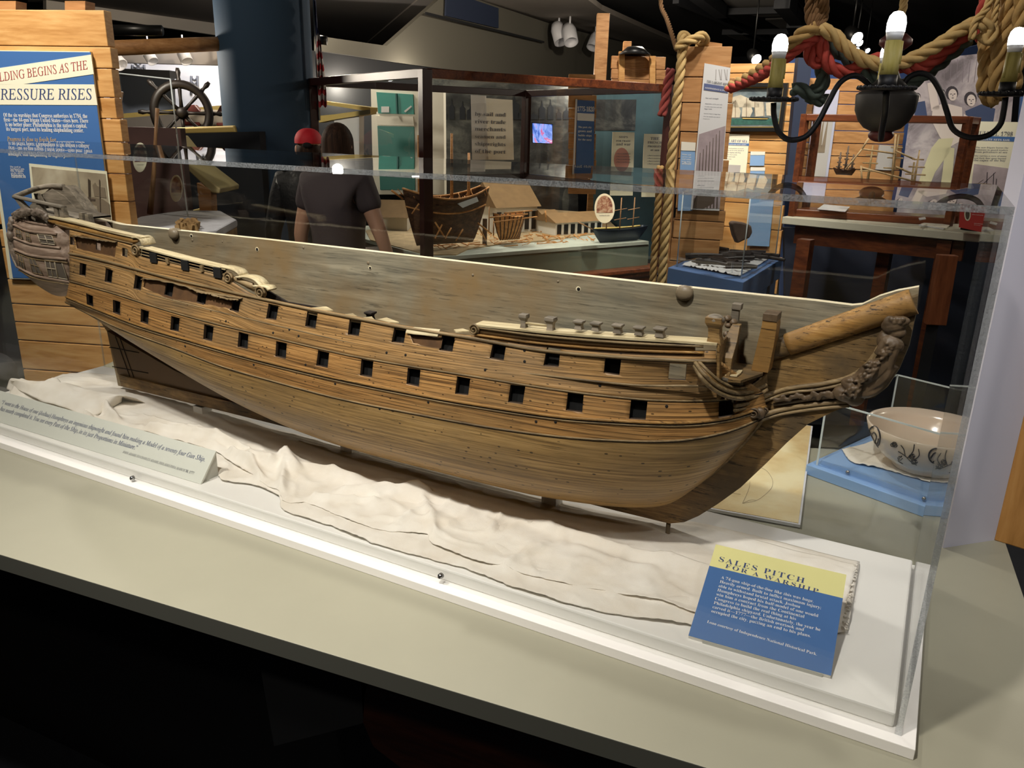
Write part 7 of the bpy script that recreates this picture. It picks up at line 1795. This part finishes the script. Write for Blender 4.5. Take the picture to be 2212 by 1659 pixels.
# ------------------------------------------------------------------ bowl case on our table
zb2 = TZ+.024
b = [atZ(1742, 1003, zb2), atZ(1998, 1094, zb2)]; ux = HX(b[1]-b[0]); nb = V((-ux.y, ux.x, 0)); nb = nb if nb.y > 0 else -nb
wl_ = (b[1]-b[0]).length; wl_ = max(.36, wl_); dpt = .36
bc = thing('bowl_case', V((b[0].x, b[0].y, TZ))+ux*wl_/2+nb*dpt/2, 'light blue based acrylic case with printed creamware bowl', 'display case')
q = [b[0], b[0]+ux*wl_, b[0]+ux*wl_+nb*dpt, b[0]+nb*dpt]
MB().prism(q, (0, 0, -.0235)).build('base', M('powder_blue', C('86a9d6'), .5), bc, bevel=.0015)
ins_ = [q[0]+ux*.016+nb*.016, q[1]-ux*.016+nb*.016, q[2]-ux*.016-nb*.016, q[3]+ux*.016-nb*.016]
MB().prism([p+ux*s*.006+nb*t2*.006 for p, s, t2 in zip(ins_, (1, -1, -1, 1), (1, 1, -1, -1))], (0, 0, .012)).build('inner_step', M('powder_blue2', C('86a9d6'), .5), bc)
hB = atPl(1833, 881, ins_[0], nb).z-zb2; hB = max(.14, min(hB, .2))
m_acr3 = GLASS('case_acrylic', (.98, .99, .99, 1), 1.0)
for k in range(4):
    a, c = ins_[k], ins_[(k+1) % 4]; n_ = V((0, 0, 1)).cross(c-a).normalized()*.005
    MB().add([a, c, c+V((0, 0, hB)), a+V((0, 0, hB))], [(0, 1, 2, 3)]).build('pane', m_acr3, bc)
    MB().tube([a, a+V((0, 0, hB))], .0028, 4, sm=False).build('pane_edge', m_edge2, bc); MB().tube([a+V((0, 0, hB)), c+V((0, 0, hB))], .0022, 4, sm=False).build('pane_edge', m_edge2, bc)
for k, px in enumerate((1833, 1965)):
    p = ins_[0]+ux*(.07+.16*k)+V((0, 0, .008))-nb*.001; MB().lathe([(0, .002), (.004, .001), (.004, -.002), (0, -.002)], p, 12, -nb).build('screw', m_steel, bc)
bw_c = (q[0]+q[2])/2; bz = zb2+.019
bc0 = atZ(1990, 1008, bz); bc0 = V((bc0.x, bc0.y, bz))
rim_l = atD(1866, 905, 1.0); Rb = .122; hBo = .092
lim = q[1]-ux*.03; print('bowl', bc0, 'case', q[0], q[1], q[2], hB)
bowl = thing('creamware_bowl', bc0, 'cream ceramic punch bowl with black transfer printed portraits and flowers', 'bowl')
m_cer = M('creamware', C('dcc9b4'), .18, spec=.6); m_tr = M('transfer_print', C('2c2a30'), .4)
prof = [(0, .004), (.052, .004), (.056, 0), (.060, .004), (.062, .010), (.085, .025), (.105, .048), (.117, .074), (.122, .092), (.1195, .0935), (.114, .074), (.102, .05), (.082, .028), (.055, .014), (0, .011)]
MB().lathe(prof, bc0, 64).build('body', m_cer, bowl)
def bowl_pt(px, py, off=.0006):
    """nearest hit of the ray with the outer bowl profile"""
    d = ray(px, py).normalized()
    for s in np.arange(1.2, 2.6, .0012):
        P = CAM+d*s; r = math.hypot(P.x-bc0.x, P.y-bc0.y); z = P.z-bc0.z
        if 0 <= z <= .092 and r <= np.interp(z, [.010, .025, .048, .074, .092], [.062, .085, .105, .117, .122]): return P-d*.0022
    return None
def bdraw(lines, r, nm):
    mb = MB(); ok = False
    for ln in lines:
        q_ = [bowl_pt(*p) for p in catmull(ln, max(4, len(ln)*3))]; q_ = [p for p in q_ if p is not None]
        if len(q_) > 2: mb.tube(q_, r, 4); ok = True
    if ok: mb.build(nm, m_tr, bowl)
rg = random.Random(8)
fl_ln = [[(1940, 975), (1955, 985), (1968, 998), (1980, 1005)], [(1948, 985), (1940, 995), (1950, 1002)], [(1960, 990), (1972, 975), (1975, 960)], [(1955, 985), (1952, 970), (1946, 962)], [(1968, 998), (1985, 985), (1984, 970)]]
for k in range(10):
    cx, cy = rg.choice([(1925, 955), (1930, 962), (1955, 975), (1970, 985), (1962, 970), (1948, 992), (1978, 998)]); cx += rg.uniform(-5, 5); cy += rg.uniform(-4, 4)
    fl_ln.append([(cx+5*math.cos(a), cy+4*math.sin(a)) for a in np.linspace(0, 5.5, 6)])
bdraw(fl_ln, .0009, 'flower_print')
bdraw([[(1888+13*math.cos(a), 945+24*math.sin(a)) for a in np.linspace(0, 2*PI, 16)]], .0018, 'portrait_oval'); bdraw([[(1888+9*math.cos(a), 948+15*math.sin(a)) for a in np.linspace(0, 4, 8)], [(1882, 940), (1888, 934), (1893, 942), (1890, 955)], [(1882, 962), (1890, 956), (1897, 966)]], .0014, 'portrait_print')
bdraw([[(2022+16*math.cos(a), 985+16*math.sin(a)) for a in np.linspace(0, 2*PI, 16)], [(2010, 990), (2020, 978), (2032, 985)], [(2015, 998), (2028, 992)]], .0016, 'portrait_print')
bdraw([[(2045, 975), (2055, 985), (2062, 992)], [(2050, 990), (2060, 976)], [(2048, 1000), (2062, 998)]], .0010, 'flower_print')
rows = []
nap = [(1815, 975), (1900, 950), (2080, 960), (2095, 1040), (2040, 1060), (1935, 1020), (1830, 1000)]
A = catmull([tuple(atZ(x, y, zb2+.014)) for x, y in ((1818, 972), (1842, 1000), (1900, 1012), (1935, 1022), (1990, 1038), (2045, 1052))], 50); B = catmull([tuple(atZ(x, y, zb2+.014)) for x, y in ((1862, 962), (1900, 950), (1960, 948), (2020, 955), (2070, 970), (2090, 990))], 50)
for j in range(20): rows.append([V(a).lerp(V(c), j/19)+V((0, 0, .001+.006*abs(mn.noise(V((i*.3, j*.35, 1))))*(1 if j < 8 else .1))) for i, (a, c) in enumerate(zip(A, B))])
nk = MB().grid(rows).build('frayed_napkin', m_cloth); tag(nk, 'small frayed white napkin spread beneath the creamware bowl', 'cloth'); s = nk.modifiers.new('t', 'SOLIDIFY'); s.thickness = .001

# plan drawing lying on the table
zq = TZ+.002
d4 = [atZ(1728, 1140, zq), atZ(1755, 925, zq)]; ex = (d4[0]-d4[1]).normalized(); lf_ = HX(atZ(1525, 1103, zq)-d4[0]); wdd = .52
dr4 = [d4[0], d4[1], d4[1]+lf_*wdd, d4[0]+lf_*wdd]
dp_ = thing('plan_drawing', (dr4[0]+dr4[2])/2, 'yellowed sheet with fine pencil midship section mounted flat behind the model', 'drawing')
MB().prism(dr4, (0, 0, .006)).build('mount', m_wht, dp_)
cc4 = (dr4[0]+dr4[2])/2; fr4 = [p+(cc4-p).normalized()*.006+V((0, 0, .006)) for p in dr4]
t = NT('aged_paper'); f = t.noise(t.coord('Object', (1, 1, 1)), 6, 5, .6); t.l(t.ramp(f, [(.35, C('c3a470')), (.5, C('dcc694')), (.65, C('e6d8ae'))]), t.p.inputs['Base Color']); t.p.inputs['Roughness'].default_value = .45
MB().prism(fr4, (0, 0, .001)).build('sheet', t.m, dp_)
mb = MB(); zz = zq+.0078
for ln in ([(1636, 1007), (1655, 1016), (1668, 1034), (1669, 1048), (1662, 1060), (1634, 1081), (1604, 1087)], [(1604, 1087), (1618, 1055), (1620, 1040)], [(1604, 1087), (1622, 1080), (1634, 1081)], [(1575, 1064), (1600, 1068)]):
    mb.tube([atZ(x, y, zz) for x, y in catmull(ln, 20)], .0003, 4)
mb.build('pencil_lines', m_sepm, dp_)

# ------------------------------------------------------------------ white upright board and wooden post at far right
WA, WB = atZ(2037, 1184, TZ), atZ(2146, 1167, TZ); PWb = Panel(WA+V((0, 0, .5)), HX(WB-WA), V((0, 0, 1)))
wbp = thing('white_upright_panel', (WA+WB)/2, 'tall plain lavender white upright panel standing on the table end', 'panel')
MB().prism([WA, WB+HX(WB-WA)*.25, WB+HX(WB-WA)*.25+V((0, 0, 1.65)), WA+V((0, 0, 1.65))], -PWb.n*.03).build('panel_board', M('lavender_white', C('cfcdd8'), .6), wbp)
w0, w1 = atZ(2147, 1167, TZ), atZ(2230, 1193, TZ)
wpt = thing('wooden_end_post', w0, 'golden wooden end block against the white upright panel', 'post')
hp = atPl(2212, 905, w0, HX(w1-w0).cross(V((0, 0, 1)))).z-TZ
hp = .42
n5 = HX(w1-w0).cross(V((0, 0, 1))); n5 = n5 if n5.dot(CAM-w0) < 0 else -n5
MB().prism([w0, w1, w1+n5*.05, w0+n5*.05], (0, 0, 1.0)).build('post_block', WOOD('golden_oak', C('9c6c34'), C('b98548'), C('c8985a'), (20, 20, 2.5), .45), wpt, bevel=.002)

# ------------------------------------------------------------------ chandelier
m_iron = M('black_iron', C('15161a'), .5, metal=.3); m_urn = M('dark_urn', C('33312f'), .55, var=.2, vscale=20, bump=.1); m_wax = WOOD('cream_candle_sleeve', C('8f8440'), C('b3a65c'), C('c4b872'), (40, 40, 6), .5)
m_base = M('bulb_collar', C('dfe3e8'), .4); m_bulb = EMIT('bulb_glow', (1, .96, .9, 1), 9.0); m_redw = M('red_turned_wood', C('5a2420'), .5)
DC = 1.92
cc = atD(1915, 215, DC); Ks = DC/FPX
ch = thing('chandelier', cc-V((0, 0, .09)), 'black iron candle chandelier with dark wooden urn hanging on the right', 'chandelier')
zc = lambda py: atD(1912, py, DC).z
MB().lathe([(0, zc(286)-cc.z), (.022, zc(285)-cc.z), (.040, zc(277)-cc.z), (.054, zc(262)-cc.z), (.064, zc(240)-cc.z), (.0665, zc(207)-cc.z), (.0655, zc(204)-cc.z), (.052, zc(195)-cc.z), (.038, zc(184)-cc.z), (.022, zc(168)-cc.z), (.014, zc(150)-cc.z), (.011, zc(120)-cc.z), (0, zc(118)-cc.z)], cc, 40).build('urn', m_urn, ch)
MB().ell(V((cc.x, cc.y, zc(292))), (.028, .028, .016)).build('finial', m_redw, ch); MB().lathe([(0, 0), (.02, .0), (.034, .012), (.034, .022), (.02, .034), (0, .034)], V((cc.x, cc.y, zc(108))), 24).build('turned_top', m_redw, ch)
axr = HX(_r)
arms = [(-1.0, .12, 1687, 215, 65, 33), (1.0, -.12, 2175, 200, 55, 35), (0, .25, 1899, 165, 112, 20), (.02, -.25, 1925, 203, 62, 36)]
def candle(base, s, nm=''):
    L = lambda v: v*s
    MB().lathe([(0, 0), (L(.048), 0), (L(.052), L(.006)), (L(.050), L(.007)), (L(.046), L(.003)), (0, L(.003))], base, 36).build('drip_tray', m_iron, ch)
    mb = MB()
    for k in range(24): a = 2*PI*k/24; mb.ell(base+V((math.cos(a)*L(.050), math.sin(a)*L(.050), L(.005))), L(.004), n=6, m=4)
    mb.build('tray_edge', m_iron, ch)
    MB().lathe([(0, 0), (L(.0165), 0), (L(.0165), L(.028)), (0, L(.028))], base, 20).build('socket', m_iron, ch)
    mb = MB().lathe([(0, L(.028)), (L(.0165), L(.028)), (L(.0150), L(.05)), (L(.0145), L(.088)), (0, L(.088))], base, 20)
    rr = random.Random(3)
    for k in range(6): a = rr.uniform(0, 6.28); z1 = rr.uniform(.035, .06); mb.tube([base+V((math.cos(a)*L(.0148), math.sin(a)*L(.0148), L(z))) for z in (.087, z1+.015, z1)], [L(.002), L(.0025), L(.0032)], 6)
    mb.build('candle_sleeve', m_wax, ch)
    MB().lathe([(0, L(.088)), (L(.0135), L(.088)), (L(.0162), L(.103)), (0, L(.103))], base, 20).build('bulb_collar', m_base, ch)
    MB().lathe([(L(.0162), L(.103)), (L(.0168), L(.118)), (L(.014), L(.130)), (L(.008), L(.137)), (0, L(.139))], base, 24).build('bulb', m_bulb, ch)
trayc = []
for k, (px, py, D) in enumerate(((1671, 219, 1.88), (2172, 207, 1.86), (1901, 212, 2.32), (1914, 196, 1.58))):
    b_ = atD(px, py, D); trayc.append(b_); candle(b_, {0: 1.0, 1: 1.0, 2: 1.0, 3: .98}[k])
def arm(pts, nm='arm'):
    P = [atD(*p) for p in pts]; P = [V(p) for p in catmull([tuple(p) for p in P], 50)]; MB().tube(P, .0062, 10).build('arm', m_iron, ch)
arm([(1671, 222, 1.88), (1672, 250, 1.88), (1682, 285, 1.88), (1705, 302, 1.885), (1740, 295, 1.89), (1768, 262, 1.9), (1790, 220, 1.905), (1815, 178, 1.91), (1845, 163, 1.915), (1872, 178, 1.92), (1890, 205, 1.92)])
arm([(2172, 210, 1.86), (2168, 240, 1.86), (2160, 270, 1.865), (2135, 292, 1.87), (2095, 297, 1.88), (2060, 280, 1.89), (2045, 240, 1.895), (2032, 200, 1.90), (2010, 166, 1.905), (1985, 158, 1.91), (1960, 170, 1.915), (1945, 200, 1.92)])
arm([(1914, 200, 1.58), (1912, 240, 1.60), (1906, 275, 1.66), (1903, 300, 1.75), (1904, 290, 1.82), (1908, 260, 1.86)])
arm([(1901, 214, 2.32), (1900, 225, 2.30), (1900, 240, 2.2), (1905, 220, 2.05), (1910, 200, 1.98)])
rope([V((cc.x, cc.y, zc(112))), V((cc.x+.002, cc.y, zc(60))), V((cc.x+.004, cc.y, zc(0))), V((cc.x+.005, cc.y, zc(-90)))], .009, m_manila2, 'hanging_rope', 'short rope suspending the candle chandelier', 'rope')
o = MB().tube([V((cc.x+.005, cc.y, zc(-60))), V((cc.x+.005, cc.y, 3.12))], .004, 6).build('suspension_wire', m_iron); tag(o, 'thin black wire carrying the chandelier rope', 'wire')
# ------------------------------------------------------------------ rope swags
Ds = 2.6; RS = .021
sw = lambda pts, D=Ds: [atD(x, y, D+dd) for x, y, dd in pts]
hub_ = atD(1765, 58, Ds)
rope(sw([(1764, 60, 0), (1735, 72, .0), (1705, 98, .05), (1680, 125, .1), (1645, 150, .2), (1610, 172, .3), (1575, 190, .4)]), RS, m_manila, 'rope_swag', 'tan rope swag running left from the hanging bundle to the pillar', 'rope')
rope(sw([(1764, 82, .02), (1735, 95, .02), (1705, 120, .06), (1672, 143, .1), (1640, 165, .2), (1605, 180, .3), (1575, 192, .38)]), RS*.85, m_rred, 'rope_swag', 'red rope swag running left below the tan rope', 'rope')
rope(sw([(1766, 60, 0), (1800, 75, 0), (1830, 105, 0), (1870, 132, 0), (1930, 140, 0), (1975, 125, 0), (2025, 98, 0), (2080, 62, 0), (2110, 48, 0)]), RS, m_manila2, 'rope_swag', 'tan rope swag dipping behind the chandelier to the right bundle', 'rope')
rope(sw([(1766, 75, .03), (1776, 105, .03), (1795, 145, .03), (1830, 156, .03), (1870, 135, .03), (1910, 128, .03), (1950, 145, .03), (1995, 145, .03), (2045, 108, .03), (2090, 70, .03)]), RS, m_rred, 'rope_swag', 'red rope swag dipping behind the chandelier to the right bundle', 'rope')
rope(sw([(1768, 70, .07), (1800, 100, .07), (1835, 130, .07), (1890, 170, .07), (1950, 185, .07), (2000, 160, .07), (2050, 120, .07), (2090, 85, .07)]), RS*1.05, m_rgreen, 'rope_swag', 'faded green rope swag hanging lowest behind the chandelier', 'rope')
rope(sw([(1752, 75, .05), (1750, 110, .05), (1757, 135, .05), (1772, 130, .05), (1775, 100, .05), (1768, 75, .05)]), RS, m_rred, 'rope_loop', 'red rope loop drooping under the hanging bundle', 'rope')
rope(sw([(1757, 80, .09), (1762, 120, .09), (1775, 150, .09), (1772, 190, .09), (1755, 205, .09), (1735, 195, .09), (1712, 192, .09)]), RS, m_rgreen, 'rope_loop', 'faded green rope loop hanging beside the red loop', 'rope')
rope(sw([(1770, 130, .1), (1782, 165, .1), (1772, 195, .1), (1758, 190, .1), (1750, 210, .1), (1770, 218, .1), (1785, 215, .12)]), RS*.9, m_rgreen, 'rope_loop', 'knotted tail of green rope below the loops', 'rope')
for k in range(6):
    x = 1748+k*6.5; o = rope(sw([(x, -70, .0), (x+1, -10, .02*math.sin(k)), (x-2+k % 3*2, 30, .01), (1762+(k-2.5)*3, 66, .0)]), .012, m_brope, 'bundle_rope', None); tag(o, 'brown strand of the rope bundle hanging from the black ceiling', 'rope', 'brown bundle strands at the top')
for k, (pts, m, R1) in enumerate((([(2150, -60, .1), (2140, 30, .1), (2128, 90, .08), (2128, 150, .05), (2125, 195, .05), (2145, 222, .05), (2152, 180, .05), (2150, 100, .05), (2165, 20, .05), (2178, -60, .05)], m_manila, RS), ([(2185, -60, .0), (2175, 40, .0), (2160, 110, .0), (2152, 170, .0), (2160, 205, .0), (2175, 180, .0), (2180, 100, .0), (2195, 10, .0), (2200, -60, 0)], m_manila, RS*1.1), ([(2215, -60, -.05), (2205, 50, -.05), (2195, 120, -.05), (2190, 190, -.05)], m_manila, RS*1.1), ([(2140, -50, .15), (2118, 40, .15), (2110, 60, .15), (2125, 90, .15), (2135, 130, .15)], m_rred, RS*.9), ([(2160, -60, -.02), (2130, 20, -.02), (2105, 50, -.02), (2100, 85, -.02)], m_manila2, RS*.55), ([(2168, -60, -.02), (2150, 20, -.02), (2148, 90, -.02)], m_manila2, RS*.5), ([(2110, 48, 0), (2125, 52, -.02), (2142, 62, -.02), (2138, 88, -.02), (2120, 70, .0)], m_manila2, RS*.9))):
    rope(sw(pts), R1, m, 'bundle_rope', ['thick rope loop at the left of the right hand bundle', 'thick rope loop in the middle of the right hand bundle', 'rightmost thick rope of the hanging bundle', 'red rope in the right hand bundle', 'thin bright lashing over the rope swag end', 'second thin bright cord beside the lashing', 'pale rope turn at the swag end'][k], 'rope')
# ------------------------------------------------------------------ dark ceiling grid with grey tiles, spot lamps
m_tile = M('grey_ceiling_tile', C('8d8982'), .9); m_grid = M('black_duct', C('16181d'), .7)
cg = thing('ceiling_grid', V((3.0, 8.0, 2.9)), 'black suspended ceiling framework with grey tiles above the ropes', 'ceiling grid')
zg = 3.06
for k, qd in enumerate([[(1538, -30), (1640, -30), (1690, 18), (1578, 20)], [(1600, 26), (1680, 25), (1694, 36), (1640, 37)], [(1653, 43), (1700, 41), (1736, 62), (1688, 64)], [(1568, 76), (1610, 76), (1628, 86), (1592, 87)], [(1625, 76), (1700, 76), (1715, 88), (1650, 89)], [(1700, 71), (1724, 71), (1742, 80), (1722, 82)], [(1655, -30), (1670, -30), (1700, 10), (1688, 12)]]):
    MB().prism([atZ(x, y, zg) for x, y in qd], (0, 0, .02)).build('grid_tile', m_tile, cg)
for a, b, r in (((1460, 0), (1700, 100), .05), ((1500, -20), (1560, 26), .10), ((1560, 26), (1700, 22), .05), ((1530, 30), (1640, 90), .03), ((1690, 0), (1740, 60), .12), ((1560, 70), (1750, 68), .05), ((1840, -10), (1900, 45), .02), ((1720, 40), (1745, 130), .15)):
    MB().tube([atZ(a[0], a[1], 3.0), atZ(b[0], b[1], 3.0)], r, 4, sm=False).build('duct', m_grid, cg)
m_lens = EMIT('spot_lens', (1, .97, .92, 1), 40.0)
for (px, py, D, r, lab) in ((1628, 121, 9.0, .050, 'dazzling spotlight above the painting wall'), (1843, 74, 9.0, .058, 'brightest dazzling spotlight beside the chandelier rope'), (1852, 88, 9.4, .036, 'dimmer spotlight just below the brightest one'), (1848, 104, 9.8, .026, 'small lower spotlight left of the chandelier bulb'), (1871, 106, 9.8, .026, 'small lower spotlight nearest the chandelier bulb')):
    can(px, py, D, .2, r*3.2, r*1.2, -.75, lab, m_black, 'track_light', m_lens)
for o in (PD, ): pass
o = MB().lathe([(0, 0), (.03, 0), (.028, .002), (0, .002)], PD.w(1722, 158, .12), 20, PD.n).build('oval_plate', m_wht); tag(o, 'tiny white oval plate on the blue wall edge', 'plate')
rp_ = atD(2100, 90, 2.6); spot(rp_.x-.5, rp_.y-1.0, 2.95, rp_.x, rp_.y, rp_.z, 22, 60, .8, .05, WARM)  # added spot that brightens the rope bundle
coat = MB()
for (px, py, r) in ((-30, 850, .10), (8, 822, .055), (18, 842, .06), (-20, 800, .09), (-40, 900, .12), (5, 870, .07)): coat.ell(atD(px, py, 2.45), (r, r*.8, r*.7))
co_ = remesh(coat.build('dark_coat', M('charcoal_coat', C('26282c'), .9, bump=.4, bscale=25), None, fix=False), .012, 3); tag(co_, 'charcoal grey coat bundle beyond the left end of the counter', 'coat')
bt = atD(-25, 860, 2.45); tag(MB().lathe([(0, 0), (.2, 0), (.2, bt.z-.09), (0, bt.z-.09)], V((bt.x, bt.y, 0)), 24).build('dark_stool', m_blk), 'black stool under the charcoal coat at left edge', 'stool')
# added fill points for general room ambience
point(-5.0, 4.5, 2.8, 60); point(-2.6, 6.5, 2.8, 70); point(1.5, 5.5, 2.8, 50); point(-1.0, -1.8, 2.8, 9); point(2.2, 2.2, 2.8, 20); point(-4.0, 1.2, 2.8, 22)
for (x_, y_2, D_2, p_) in ((300, 130, 5.6, 25), (720, 150, 9.3, 22), (900, 200, 8.6, 10), (1250, 230, 7.5, 10)):
    c_ = atD(x_, y_2, D_2); point(c_.x, c_.y, 2.0, p_)  # added fill low in the room, in place of bounced light
spot(.6, -.3, 2.9, .2, .8, 1.2, 26, 50, .8, .06, (.92, .93, 1.0))
